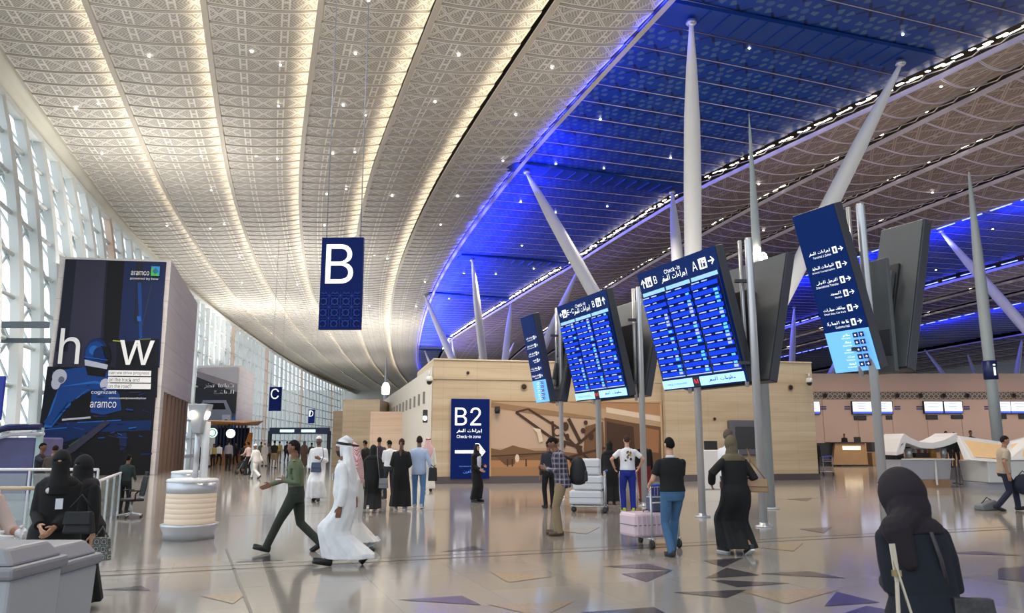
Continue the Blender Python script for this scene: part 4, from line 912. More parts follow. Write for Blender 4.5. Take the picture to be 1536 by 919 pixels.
P_ = Pict((-.12, -.3, c_.z-.3), (1, 0, 0), .24, .6, (0, -1, 0)); P_.text('i', .5, .5, .8, WHT, w=.5); P_.build('letter', m2)
p = V((A(577, 640, 90).x, 90, 0)); m3 = mast(p, A(577, 533, 90).z, .2, 'far dark mast with a white glowing lamp above the stone walls', [(1, 0), (1, 5.), (1.1, 7), (.9, 9), (.2, 11.5)])
MB().lathe([(.0, 7.2), (.45, 7.3), (.5, 8.1), (.3, 8.6), (0, 8.7)], n=14).build('lamp', mat('soft_lamp', (1, .97, .9), emit=1.6), m3)
# ================================================================== BRANCHING TREE COLUMNS
REL = [(-2.25, -12.8), (10, -8.7), (-9.9, 8.3), (2.1, 13.1)]
for (cx, cy), nm in zip([(11, 47.5), (-2.2, 97.2), (-9.5, 163), (51.4, 64), (45, 128), (101, 161)], ['nearest branching column, four huge white spindle struts spreading from behind the flight boards', 'branching column of four pale struts rising behind the B2 wall', 'small farthest branching column of pale struts at the far end of the blue ceiling', 'branching column at the right edge with one strut crossing behind the information mast', 'branching column with struts showing low between the direction signs', 'far branching column low at the right edge under the third blue ceiling']):
    t = thing('tree_column', nm, 'column', (cx, cy, 0), 0)
    for dx, dy in REL:
        e = V((dx, dy, ROOF+.15)); pts = []; rr = []
        for f, r in [(0, .3), (.1, .34), (.3, .42), (.5, .46), (.68, .46), (.82, .40), (.92, .27), (.98, .14), (1, .1)]: pts.append(e*f); rr.append(r)
        s_ = MB().tube(pts, rr, 18).build('strut', WPAINT, t)
        MB().lathe([(.0, 0), (.16, .0), (.28, .12), (.2, .3), (0, .3)], n=10).xf(Matrix.Translation(e+V((0, 0, -.1)))).build('strut_head', STL, s_)
    MB().lathe([(.9, 0), (.9, .25), (.6, .5), (.2, .8), (0, .8)], n=24).build('base', WPAINT, t)
BEAMB = mat('plain_blue_beam', s2l(8, 58, 130), .45)
for cx, cy in [(11, 47.5), (-2.2, 97.2), (-9.5, 163)]:
    for a_, b_ in ((0, 1), (2, 3)):
        p0 = V((cx+REL[a_][0], cy+REL[a_][1], ROOF+.55)); p1 = V((cx+REL[b_][0], cy+REL[b_][1], ROOF+.55)); d0 = (p1-p0).normalized()
        mb = MB().beam(p0-d0*1.5, p1+d0*1.5, 1.9, .22)
        for k in range(12): q0 = p0.lerp(p1, (k+.5)/12)-V((0, 0, .14)); mb.beam(q0-V((-d0.y, d0.x, 0))*.9, q0+V((-d0.y, d0.x, 0))*.9, .07, .1)
        struct('ceiling_beam', mb, BEAMB)
# ================================================================== DOWNLIGHTS
DL = mat('downlight_glow', (1, 1, 1), emit=12., ecol=(1, .97, .92)); proto = None; rg = random.Random(4); nd = 0
def downlight(s, Y, group, label, z, big=1.):
    global proto
    if proto is None:
        o = MB().lathe([(0, 0), (.036, 0), (.045, .03), (.036, .06), (0, .06)], n=10).build('downlight', DL); proto = o
    else: o = proto.copy(); C.objects.link(o)
    o.location = (P(Y)+s, Y, z); o.scale = (big, big, 1); tag(o, label, 'ceiling light', group)
for k in range(-3, 3):
    for Y in (26, 31.5, 38, 44, 52, 60, 70, 82, 96, 112):
        for u in (.38, .66):
            if rg.random() < .55: downlight((k+u)*W, Y+rg.uniform(-1, 1), 'tiny downlights in the pale ceiling', 'tiny round white downlight set in the pale patterned ceiling', ROOF-.06, 1.+Y/90)
for Y in (24, 31, 38, 46, 55, 66, 78, 92, 110):
    for u in (19, 23, 27, 30.):
        if rg.random() < .75 and u < q2(Y)-1: downlight(u, Y+rg.uniform(-2, 2), 'tiny downlights in the blue ceiling', 'tiny round white downlight set in the blue ceiling', ROOF+.6, 1.+Y/90)
for Y in (40, 48, 58, 70, 86, 104):
    for u in (35, 43, 50., 57, 64, 72, 84):
        if rg.random() < .6: downlight(u, Y+rg.uniform(-2, 2), 'tiny downlights in the right hand ceilings', 'tiny round white downlight in the ceiling bands right of the blue field', ROOF-.5, 1.2+Y/80)
# ================================================================== PEOPLE
def remesh(mb, name, m, vox, parent, smooth=2, mats=None):
    me = mb.mesh(name, m); o = bpy.data.objects.new(name, me); C.objects.link(o)
    r = o.modifiers.new('r', 'REMESH'); r.mode = 'VOXEL'; r.voxel_size = vox; r.use_smooth_shade = True
    if smooth:
        q = o.modifiers.new('s', 'SMOOTH'); q.iterations = smooth; q.factor = .5
    dg = bpy.context.evaluated_depsgraph_get(); dg.update()
    nm = bpy.data.meshes.new_from_object(o.evaluated_get(dg)); nm.name = name
    if not nm.materials:
        for q in (m if isinstance(m, list) else [m]): nm.materials.append(q)
    o.modifiers.clear(); o.data = nm; bpy.data.meshes.remove(me); o.parent = parent
    return o
def ik(a, b, l1, l2, pole):
    """middle joint between a and b"""
    a, b = V(a), V(b); d = b-a; L = d.length
    if L > (l1+l2)*.999: b = a+d.normalized()*(l1+l2)*.999; d = b-a; L = d.length
    x = (l1*l1-l2*l2+L*L)/(2*L); h = math.sqrt(max(1e-6, l1*l1-x*x)); u = d.normalized(); p = V(pole); p = (p-u*p.dot(u)).normalized()
    return a+u*x+p*h, b
class Fig:
    """skeleton in metres for a 1.75 m adult, forward = +Y, right = +X"""
    def __init__(s, pel=(0, 0, .955), feet=((-.1, 0, .08, 0), (.1, 0, .08, 0)), hands=((-.24, .04, .80), (.24, .04, .80)), lean=0., roll=0., head=(0., 0.), wide=1., epole=None, twist=0., toes=(.1, .1)):
        s.pel = V(pel); s.wide = wide; s.head_rot = head; s.lean = lean
        l = R(lean); s.up = V((math.sin(R(roll)), math.sin(l), math.cos(l))).normalized(); s.fw = V((0, math.cos(l), -math.sin(l)))
        tw = Matrix.Rotation(R(twist), 3, 'Z'); s.rt = tw @ V((1, 0, 0)); s.rt = (s.rt-s.up*s.rt.dot(s.up)).normalized(); s.fw = s.up.cross(s.rt)
        P0 = s.pel; s.chest = P0+s.up*.30; s.neck = P0+s.up*.52; s.hc = P0+s.up*.60+V((0, 0, .095+min(0, head[1])*.0008))+s.fw*(.025-min(0, head[1])*.0012)
        s.hip = []; s.knee = []; s.ank = []; s.toe = []; s.sh = []; s.el = []; s.wr = []; s.hd = []
        for i, sd in enumerate((-1, 1)):
            h = P0+V((sd*.095, 0, -.03)); f = feet[i]; k, an = ik(h, f[:3], .43, .43, (sd*.15, 1, 0))
            s.hip.append(h); s.knee.append(k); s.ank.append(an)
            pit = R(f[3]); yaw = sd*toes[i]; s.toe.append(V((math.sin(yaw)*math.cos(pit), math.cos(yaw)*math.cos(pit), -math.sin(pit))))
            S = P0+s.up*.438+s.rt*sd*.168*wide; ep = (epole[i] if epole else (sd*.5, -1, -.3)); e, w = ik(S, hands[i], .285, .255, ep)
            s.sh.append(S); s.el.append(e); s.wr.append(w); s.hd.append((w-e).normalized())
    def minz(s): return 0
SKINS = [mat('skin_tan', s2l(168, 120, 92), .5), mat('skin_brown', s2l(122, 82, 60), .5), mat('skin_light', s2l(200, 152, 124), .5)]
def torso_rings(F_, g=0., t0=-.12, t1=.53, belly=0., bust=0., n=20, straight=False):
    prof = [(a_, b_ if not straight or a_ > .35 or a_ < 0 else max(b_, .163), c_ if not straight or a_ > .35 or a_ < 0 else max(c_, .114)) for a_, b_, c_ in PROF(belly, bust)]
    rr = []
    for t, rx, ry in prof:
        if t < t0-.001 or t > t1+.001: continue
        c = F_.pel+F_.up*t
        rr.append([c+F_.rt*(rx*F_.wide+g)*math.cos(2*math.pi*j/n)+F_.fw*(ry+g)*math.sin(2*math.pi*j/n) for j in range(n)])
    return rr
def PROF(belly, bust):
    return [(-.14, .135, .10), (-.07, .162, .118), (0, .168, .12), (.1, .15, .108+belly), (.2, .148, .105+belly*.7), (.3, .162, .112+bust), (.38, .172, .108+bust*.6), (.43, .172, .095), (.47, .14, .08), (.50, .085, .066), (.53, .058, .058), (.57, .054, .054)]
def head_mesh(F_, g=0., mask=None, n=28, k=22, face=True, dn=1.):
    """shaped head: offset g where mask(dir) is 1, sunk where 0"""
    yaw, pit = R(F_.head_rot[0]), R(F_.head_rot[1])
    M = Matrix.Rotation(yaw, 3, 'Z') @ Matrix.Rotation(pit, 3, 'X'); F_.HM = M
    rr = []
    G_ = lambda x, z, cx, cz, s: math.exp(-((x-cx)**2+(z-cz)**2)/(2*s*s))
    for i in range(k+1):
        t = math.pi*(i+.02)/(k+.04); ring = []
        for j in range(n):
            a = 2*math.pi*j/n; d = V((math.sin(t)*math.cos(a), math.sin(t)*math.sin(a), -math.cos(t)))
            x, y, z = d; r = V((.074*x, .094*y, .115*z))
            if z < 0:     # jaw narrows, chin forward, nape in
                r.x *= 1-.28*(-z)**1.3; r.y *= 1-.12*(-z) if y > 0 else 1-.45*(-z)
                if y > 0: r.y += .012*(-z)
            if y > .2 and face and g == 0:
                r.y += .024*G_(x, z, 0, -.16, .085)+.010*G_(x, z, 0, .02, .07)     # nose, bridge
                r.y += .006*G_(x, z, 0, .22, .25)-.010*(G_(x, z, -.36, .04, .12)+G_(x, z, .36, .04, .12))   # brow, sockets
                r.y += .007*G_(x, z, 0, -.5, .12)+.008*G_(x, z, 0, -.8, .16)       # lips, chin
            if mask is not None:
                m_ = mask(x, y, z); r = r*(.86+(.14+0)*m_)+r.normalized()*g*m_
            ring.append(F_.hc+M @ r)
        rr.append(ring)
    return rr
def hand_mb(mb, F_, i, curl=.5, ex=0.):
    w = F_.wr[i]; d = F_.hd[i]; sd = (-1, 1)[i]
    inn = V((-sd, 0, 0)); inn = (inn-d*inn.dot(d)).normalized() if abs(d.x) < .9 else V((0, 0, -1)); fwd = d.cross(inn)*(1 if sd > 0 else -1)
    fwd = fwd.normalized()
    if fwd.y < 0 and abs(d.z) > .5: fwd = -fwd
    # palm: inn = palm normal, fwd = thumb side
    for q in (-.028, -.009, .010, .029): mb.cap(w+d*.01+fwd*q*.7, w+d*.085+fwd*q, .015+ex, .013+ex, 8)
    Ls = (.062, .076, .082, .074)
    for kf, q in enumerate((-.030, -.010, .010, .030)):
        L = Ls[kf]*.5; c = curl*(1.+.12*(3-kf)); p = w+d*.088+fwd*q
        for sgi, ff in enumerate((1., .8, .6)):
            ang = c*(sgi+.6)*.75; dd = d*math.cos(ang)+inn*math.sin(ang); p2 = p+dd*L*ff; mb.cap(p, p2, .0098-.001*sgi+ex, .0088-.001*sgi+ex, 7); p = p2
    p = w+d*.03+fwd*.034; dd = (d*.75+fwd*.55+inn*.35).normalized(); p2 = p+dd*.04; mb.cap(p, p2, .0125+ex, .0105+ex, 7); mb.cap(p2, p2+(d*.85+fwd*.1+inn*.5).normalized()*.032, .0105+ex, .0085+ex, 7)
def fold(F_n, amp, ph=0.):
    return lambda a, t: amp*t*(.6*math.sin(F_n*a+ph+2*t)+.4*math.sin((F_n*1.7)*a+ph*2.3))
def person(label, x, y, facing, H=1.75, fig=None, skin=0, vox=.014, top=None, bottom=None, robe=None, headwear=None, hair=None, beard=None, shoes=(30, 30, 32), extras=(), at=None, shoe_white=False, belly=0., tagcat='person', sleeve='long', open_mat=None, bust=0., z=0., barehand=True, longhair=None, eyes=False, group=None):
    """x,y = world position of the point between the feet; facing in degrees (0 = away from camera, 90 = towards photo left)"""
    F_ = fig or Fig(); S = H/1.775
    root = thing('person', label, tagcat, (x, y, z), R(facing), group); root.scale = (S, S, S)
    sk = SKINS[skin]
    # ---------------- body
    mb = MB(); mb.rings(torso_rings(F_, -.012, belly=belly*.7))
    mb.cap(F_.neck-F_.up*.06, F_.hc-V((0, 0, .05))-F_.fw*.0, .058, .052, 12)
    mb.rings(head_mesh(F_, n=30, k=24))
    for sd in (-1, 1): mb.ell(F_.hc+F_.HM @ V((sd*.074, -.008, -.008)), (.010, .018, .03), 8, 6, rot=F_.HM)
    for i, sd in enumerate((-1, 1)):
        sl_ = 1. if sleeve == 'short' and not robe else .82; mb.cap(F_.sh[i], F_.el[i], .045*sl_, .038*sl_, 12); mb.cap(F_.el[i], F_.wr[i], .038*sl_, .026, 12); hand_mb(mb, F_, i, .35)
        q_ = .6 if robe else 1.; mb.cap(F_.hip[i], F_.knee[i], .078*q_, .054*q_, 12); mb.cap(F_.knee[i], F_.ank[i], .054*q_, .036, 12)
        tp = F_.ank[i]+F_.toe[i]*.12+V((0, 0, -.045))*max(.2, F_.toe[i].y); mb.cap(F_.ank[i]-V((0, 0, .02)), tp, .036, .028, 10)
    remesh(mb, 'body', sk, min(max(vox*.6, .006), .014), root, 1)
    if eyes:
        for sd in (-1, 1):
            e = MB().ell(F_.hc+F_.HM @ V((sd*.028, .079, .008)), (.012, .008, .007), 10, 6, rot=F_.HM); e.build('eye', mat('eye_dark', s2l(40, 28, 24), .3), root)
            MB().cap(F_.hc+F_.HM @ V((sd*.014, .094, .026)), F_.hc+F_.HM @ V((sd*.044, .086, .027)), .005, .004, 6).build('eyebrow', mat('hair_black', s2l(24, 20, 20), .6), root)
    # ---------------- shoes
    sm = mat('shoe_%d_%d_%d' % shoes, s2l(*shoes), .45)
    for i in range(2):
        mb = MB(); a = F_.ank[i]; t = F_.toe[i]; dn = V((0, t.z, -t.y)).normalized() if abs(t.y) > .1 else V((0, -1, 0)); r_ = t.cross(V((0, 0, 1))).normalized(); dn = -(r_.cross(t)).normalized() if r_.cross(t).z > 0 else r_.cross(t).normalized()
        rr = []
        for f, wd, hb, ht in [(-.075, .022, .06, .0), (-.06, .034, .075, .015), (-.01, .038, .078, .03), (.05, .042, .078, .005), (.11, .046, .078, -.022), (.15, .042, .078, -.032), (.175, .032, .077, -.04), (.192, .014, .074, -.052)]:
            c = a+t*f; rr.append([c+r_*wd*math.cos(q)+(dn*hb if math.sin(q) < 0 else -dn*ht)*(abs(math.sin(q))**.5) for q in [2*math.pi*k/12 for k in range(12)]])
        mb.rings(rr); so = mb.build('shoe', sm, root)
        if shoe_white:
            mb = MB(); rr = []
            for f, wd in [(-.078, .02), (-.06, .036), (.05, .044), (.11, .048), (.16, .042), (.188, .018)]:
                c = a+t*f+dn*.072; rr.append([c+r_*wd-dn*.012, c-r_*wd-dn*.012, c-r_*wd+dn*.010, c+r_*wd+dn*.010])
            mb.rings(rr, sm=False).build('sole', mat('sole_white', s2l(225, 225, 225), .5), so)
    # ---------------- trousers
    if bottom:
        bm, wid = bottom[0], (bottom[1] if len(bottom) > 1 else 1.); short = len(bottom) > 2
        mb = MB(); mb.rings(torso_rings(F_, .010, -.14, .2 if top and len(top) > 1 and top[1] > .03 else .1, belly=belly))
        for i, sd in enumerate((-1, 1)):
            k = F_.knee[i]; h = F_.hip[i]; an = F_.ank[i]+V((0, 0, .0))
            if not short:
                mid = k.lerp(an, .5); lo = an+(k-an).normalized()*.0
                mb.tube([h+V((0, 0, .05)), h.lerp(k, .4), k, mid, lo-(k-an).normalized()*.03], [.092, .086*wid, .066*wid, .060*wid, .056*wid], 14)
            else: mb.tube([h+V((0, 0, .05)), h.lerp(k, .5), k-(k-h).normalized()*.02], [.092, .09*wid, .085*wid], 14)
        remesh(mb, 'trousers', bm, vox, root, 1)
        MB().rings([[p for p in r] for r in torso_rings(F_, .016, 0, .1, belly=belly)[:2]]).xf(Matrix.Identity(4)).build('belt', mat('belt_dark', s2l(28, 24, 22), .4), root) if len(bottom) == 2 and bottom[1] < .999 else None
    # ---------------- shirt
    if top:
        tm = top[0]; lo = top[1] if len(top) > 1 else -.05; loose = top[2] if len(top) > 2 else .018
        mb = MB(); mb.rings(torso_rings(F_, loose, lo, .50, belly=belly, bust=bust))
        for i in range(2):
            if sleeve == 'long': mb.tube([F_.sh[i]-F_.up*.0, F_.sh[i].lerp(F_.el[i], .5), F_.el[i], F_.el[i].lerp(F_.wr[i], .5), F_.wr[i]-F_.hd[i]*.005], [.060, .056, .050, .044, .038], 12)
            elif sleeve == 'short': mb.tube([F_.sh[i], F_.sh[i].lerp(F_.el[i], .4), F_.sh[i].lerp(F_.el[i], .72)], [.062, .063, .062], 12)
            elif sleeve == 'rolled': mb.tube([F_.sh[i], F_.el[i], F_.el[i].lerp(F_.wr[i], .35)], [.060, .054, .050], 12)
            mb.ell(F_.sh[i]-F_.up*.008, (.059, .059, .059), 12, 8)
        mb.tube([F_.neck-F_.up*.04, F_.neck+F_.up*.012], [.075, .062], 14)
        remesh(mb, 'shirt', tm, vox, root, 1)
    # ---------------- long robe
    if robe:
        rm = robe['m']; hem = robe.get('hem', .10); full = robe.get('full', 1.); amp = robe.get('amp', .03); n = 40
        fa = [F_.ank[0], F_.ank[1]]; cx = (fa[0].x+fa[1].x)/2; y0 = min(fa[0].y, fa[1].y); y1 = max(fa[0].y, fa[1].y)
        hz = hem; rr = []
        T_ = torso_rings(F_, .024*full+.004, .1, .50, belly=belly, bust=bust, n=n, straight=True)
        hemc = V((cx, (y0+y1)/2*.92+robe.get('shift', 0), hz)); hrx = .19*full+abs(fa[1].x-fa[0].x)*.3; hry = .15*full
        wc = F_.pel
        fo = fold(robe.get('nf', 9), amp, robe.get('ph', 0))
        for q in range(13, -1, -1):
            t = q/13.; c = wc.lerp(hemc, t); c.y = wc.y+(hemc.y-wc.y)*t**1.2; zz = wc.z+(hz-wc.z)*t
            # cover knees
            ky0 = min(min(F_.knee[0].y, F_.knee[1].y)-.09, 9); ky1 = max(F_.knee[0].y, F_.knee[1].y)+.10
            rx = .185*full+(hrx-.185*full)*t; ry = .14*full+(hry-.14*full)*t**1.1
            ys = []; xs = []
            for i_ in range(2):
                A_, B_ = (F_.hip[i_], F_.knee[i_]) if zz > F_.knee[i_].z else (F_.knee[i_], F_.ank[i_])
                f_ = max(-.2, min(1.15, (A_.z-zz)/max(A_.z-B_.z, .05))); q_ = A_.lerp(B_, f_); ys.append(q_.y); xs.append(q_.x)
            mg = .105*(1-t)+robe.get('mg', .065); lo_y, hi_y = min(ys)-mg, max(ys)+mg; cy = (lo_y+hi_y)/2+(0 if t < .1 else 0); ry = ry+(max(ry, (hi_y-lo_y)/2)-ry)*min(1, t*2.5); cy = cy*min(1, t*2.5)+c.y*(1-min(1, t*2.5))
            rr.append([V((c.x, cy, zz+(robe.get('lift', 0)*t*math.sin(a_)))) + V((math.cos(a_)*(rx+fo(a_, t)), math.sin(a_)*(ry+fo(a_, t)), 0)) for a_ in [2*math.pi*j/n for j in range(n)]])
        mb = MB(); mb.rings(rr+T_)
        for i in range(2):
            sw = robe.get('sleeve', 1.)
            mb.tube([F_.sh[i], F_.sh[i].lerp(F_.el[i], .5), F_.el[i], F_.el[i].lerp(F_.wr[i], .5), F_.wr[i]-F_.hd[i]*.01], [.063, .064*sw, .064*sw, .060*sw, .056*sw], 12)
            mb.ell(F_.sh[i]-F_.up*.008, (.063, .063, .063), 12, 8)
        mb.tube([F_.neck-F_.up*.04, F_.neck+F_.up*.016], [.078, .062], 14)
        remesh(mb, robe.get('name', 'robe'), rm, vox, root, 1)
    # ---------------- hair, beard
    if hair is not None:
        hm = mat('hair_%d_%d_%d' % tuple(hair), s2l(*hair), .9, bump=.3, vscale=60, spec=.15)
        msk = lambda x, y, z: 1. if ((z > .5-.1*max(0, y) and y > .3) or (y <= .3 and z > -.2-.3*max(0, -y) and not (y > -.35 and z < .2+.3*max(0, y)))) else 0.
        remesh(MB().rings(head_mesh(F_, .009, msk)), 'hair', hm, max(.010, min(vox, .012)), root, 1)
    if longhair is not None:
        hm = mat('hair_%d_%d_%d' % tuple(longhair), s2l(*longhair), .65)
        MB().tube([F_.hc+V((0, -.09, .02)), F_.hc+V((0, -.13, -.10)), F_.hc+V((0, -.14, -.3)), F_.hc+V((0, -.135, -.44))], [.03, .035, .028, .01], 10).build('ponytail', hm, root)
    if beard is not None:
        bm_ = mat('hair_%d_%d_%d' % tuple(beard[:3]), s2l(*beard[:3]), .7)
        lo_ = -.28 if len(beard) < 4 else beard[3]
        msk = lambda x, y, z: 1. if y > .0 and z < lo_ and not (abs(x) < .25 and -.55 < z < -.44) and (abs(x) > .28 or z < -.62 or z > -.44) else 0.
        remesh(MB().rings(head_mesh(F_, .011, msk)), 'beard', bm_, .010, root, 0)
    # ---------------- head coverings
    if headwear:
        k_, hm = headwear[0], headwear[1]
        if k_ in ('hijab', 'niqab', 'hood'):
            if k_ == 'niqab': msk = lambda x, y, z: 0. if (y > .45 and .0 < z < .17 and abs(x) < .7) else 1.
            elif k_ == 'hood': msk = lambda x, y, z: 0. if (y > .5 and -.9 < z < .6) else 1.
            else: msk = lambda x, y, z: 0. if (y > .38 and -.82 < z < .52 and abs(x) < .86) else 1.
            g_ = {'hijab': .022, 'niqab': .022, 'hood': .062}[k_]
            mb = MB().rings(head_mesh(F_, g_, msk, 32, 26))
            n = 24; rr = []
            for t, rx, ry, oy in [(.07, .078, .085, -.02), (-.02, .088, .098, -.02), (-.08, .10, .10, -.015), (-.13, .15, .12, -.01), (-.17, .19 if len(headwear) < 3 else .2, .135, 0), (-.22, .195 if len(headwear) < 3 else .215, .14, 0)]:
                c = F_.hc+V((0, oy, -.07+t)) if t > -.1 else F_.neck+F_.up*(t+.14)
                if k_ != 'niqab' and t > .0: rx *= .9; c = c+V((0, -.03, 0)); ry *= .7
                rr.append([c+F_.rt*(rx+.004*math.sin(7*a_))*math.cos(a_)+F_.fw*(ry+.006*math.sin(5*a_+1))*math.sin(a_) for a_ in [2*math.pi*j/n for j in range(n)]])
            mb.rings(rr[::-1])
            if k_ == 'niqab':    # veil falling over the chest
                mb.rings([[F_.hc+V((0, .03, z_))+V((math.cos(a_)*w_, math.sin(a_)*d_+o_, 0)) for a_ in [2*math.pi*j/n for j in range(n)]] for z_, w_, d_, o_ in [(-.02, .078, .085, 0), (-.12, .085, .09, .0), (-.25, .12, .10, .02), (-.34, .13, .10, .02)]][::-1])
            if k_ == 'hood':
                mb.cap(F_.neck+F_.up*.02-F_.fw*.06+F_.rt*-.05, F_.neck-F_.up*.06-F_.fw*.10+F_.rt*-.17, .09, .075); mb.cap(F_.neck-F_.up*.05-F_.fw*.10+F_.rt*-.16, F_.neck-F_.up*.24-F_.fw*.11+F_.rt*-.12, .085, .05)
                mb.ell(F_.hc+V((0, -.06, -.08)), (.13, .11, .15)); mb.ell(F_.hc+V((0, -.03, -.19)), (.16, .13, .10))
            remesh(mb, 'headscarf' if k_ != 'niqab' else 'veil', hm, min(vox, .012), root, 2)
        if k_ == 'ghutra':
            msk = lambda x, y, z: 1. if z > .30 or (y < .25 and z > -.9) else 0.
            mb = MB().rings(head_mesh(F_, .020, msk, 32, 26)); n = 24; rr = []
            for z_, rx, y_f, y_b in [(.04, .096, .00, -.125), (-.06, .112, .0, -.14), (-.14, .15, -.01, -.16), (-.2, .19, -.02, -.17), (-.30, .19, -.06, -.185), (-.42, .16, -.10, -.2), (-.54, .10, -.13, -.2)]:
                c = F_.hc+V((0, (y_f+y_b)/2, z_)); rr.append([c+V(((rx+.008*math.sin(6*a_+z_*20))*math.cos(a_), (y_f-y_b)/2*math.sin(a_)+.006*math.sin(8*a_), 0)) for a_ in [2*math.pi*j/n for j in range(n)]])
            mb.rings(rr[::-1]); remesh(mb, 'ghutra', hm, min(vox, .012), root, 2)
            ag = MB(); rt_ = F_.HM @ Matrix.Rotation(R(8), 3, 'X')
            for k in range(2): ag.torus(F_.hc+F_.HM @ V((0, -.008, .062+.02*k)), .083, .009, 24, 8, rot=rt_, flat=1.2)
            if len(headwear) < 3: ag.build('agal', BLK, root)
        if k_ == 'cap':
            msk = lambda x, y, z: 1. if z > .35 else 0.
            remesh(MB().rings(head_mesh(F_, .014, msk)), 'skullcap', hm, .011, root, 1)
    for e in extras: e(root, F_)
    return root, F_
def walk(st=.34, lean=4, arms=.16, lead=1, pel=.89, **k):
    """walking: lead foot (1 = right) forward"""
    a, b = (-.07, -st, .15, 38), (.07, st*.95, .085, -12)
    f = (a, b) if lead else ((-.07, st*.95, .085, -12), (.07, -st, .15, 38))
    h = ((-.25, arms*1.3, .83), (.25, -arms, .83)) if lead else ((-.25, -arms, .83), (.25, arms*1.3, .83))
    k.setdefault('hands', h); return Fig(pel=(0, 0, pel), feet=f, lean=lean, **k)
def stand(**k):
    k.setdefault('feet', ((-.11, .02, .08, 0), (.11, -.03, .08, 0))); return Fig(**k)
cloth = lambda n, *c, **k: mat('cloth_'+n, s2l(*c), .85, bump=.15, vscale=k.get('vs', 9.), var=.06)
WHITEC = cloth('white', 226, 226, 228); BLACKC = cloth('black', 11, 11, 13); OFFW = cloth('off_white', 210, 206, 200)
def check_mat(name, a, b, sc_, c3=None, diag=False):
    m = mat('cloth_'+name, a, .85); g = NG(m); x, y, z, tc = g.obj()
    ang = g.m('ARCTAN2', y, x) if not diag else None
    u = g.m('MULTIPLY', ang, .17*sc_) if ang is not None else g.m('MULTIPLY', g.m('ADD', x, g.m('ADD', y, z)), sc_)
    v = g.m('MULTIPLY', z, sc_) if not diag else g.m('MULTIPLY', g.m('SUBTRACT', z, g.m('ADD', x, y)), sc_)
    f = g.m('MULTIPLY', g.m('ADD', g.lt(g.m('FRACT', u), .45), g.lt(g.m('FRACT', v), .45)), .5)
    c = g.mix(f, a, b)
    if c3: c = g.mix(g.m('MAXIMUM', g.lt(g.m('FRACT', g.m('ADD', u, .3)), .1), g.lt(g.m('FRACT', g.m('ADD', v, .3)), .1)), c, c3)
    g.L(c, g.b.inputs['Base Color']); return m
REDCHK = check_mat('red_check', s2l(226, 214, 214), s2l(176, 40, 52), 26., diag=True)
PLAID = check_mat('plaid', s2l(92, 92, 112), s2l(34, 36, 56), 11., s2l(170, 150, 150))
def bp(root, F_): pass
def lanyard(root, F_):
    c = F_.chest+F_.fw*.135+F_.up*.0
    MB().box(c, (.075, .012, .105)).build('identity_card', mat('card_white', s2l(222, 226, 232), .4), root)
    MB().tube([c+V((-.02, 0, .05)), F_.neck+F_.fw*.07+F_.rt*-.05-F_.up*.02], .005, 6).build('lanyard', mat('lanyard', s2l(60, 80, 130), .6), root); MB().tube([c+V((.02, 0, .05)), F_.neck+F_.fw*.07+F_.rt*.05-F_.up*.02], .005, 6).build('lanyard', MATS['lanyard'], root)
# ================================================================== THE CAST
def PX(label, x, yf, yt, facing, **k):
    g_ = G(x, yf); H = A(x, yt, g_.y).z/k.pop('crouch', 1.)
    return person(label, g_.x, g_.y, facing, H=max(1.45, min(1.98, H)), **k)
GREEN1 = cloth('olive_green', 92, 104, 78); GREEN2 = cloth('dark_green', 40, 48, 38)
def uniform(root, F_):
    for sd in (-1, 1): MB().box(F_.sh[(sd+1)//2]+V((0, 0, .062)), (.10, .05, .012)).build('epaulette', mat('gold_green', s2l(150, 146, 84), .5), root)
    MB().box(F_.sh[0]+V((-.066, 0, -.10)), (.01, .07, .09)).build('sleeve_patch', mat('patch_dark', s2l(40, 60, 40), .6), root)
    MB().box(F_.chest+F_.fw*.128+F_.rt*-.07+F_.up*.08, (.07, .012, .02)).build('name_tag', mat('card_white', s2l(222, 226, 232), .4), root); lanyard(root, F_)
    MB().box(F_.wr[0]+F_.hd[0]*.10, (.10, .09, .02)).build('folded_paper', mat('card_white', s2l(222, 226, 232), .4), root)
    MB().cap(F_.hc+F_.HM @ V((-.028, .098, -.036)), F_.hc+F_.HM @ V((.028, .098, -.036)), .009, .009, 8).build('moustache', mat('hair_black', s2l(24, 20, 20), .6), root)
PX('uniformed man in olive green striding left in front of the white-robed man', 440, 828, 654, 90, crouch=.985, eyes=True,
   fig=Fig(pel=(0, 0, .88), feet=((-.07, .40, .085, -14), (.07, -.38, .14, 34)), hands=((-.12, .16, 1.08), (.22, .46, 1.0)), lean=4, twist=8, epole=[(-.5, -1, -.3), (.3, -.3, -1)]),
   top=(GREEN1, .09, .016), bottom=(GREEN2, 1.05), hair=(30, 26, 26), shoes=(16, 16, 16), skin=1, vox=.01, extras=(uniform,))
def thobe_bits(root, F_):
    MB().box(F_.chest+F_.fw*.145+F_.rt*-.06+F_.up*.02, (.07, .012, .10)).build('identity_card', mat('card_pale', s2l(196, 202, 212), .4), root)
    # corner of the scarf thrown up over the head
    MB().tube([F_.hc+V((0, .06, .10)), F_.hc+V((0, -.04, .135)), F_.hc+V((0, -.13, .10))], [.03, .055, .03], 10, flat=.6).build('scarf_fold', WHITEC, root)
    mb = MB().tube([F_.neck+F_.fw*-.05, F_.neck+F_.fw*.075+F_.up*-.03], [.07, .05], 12); mb.build('collar', WHITEC, root)
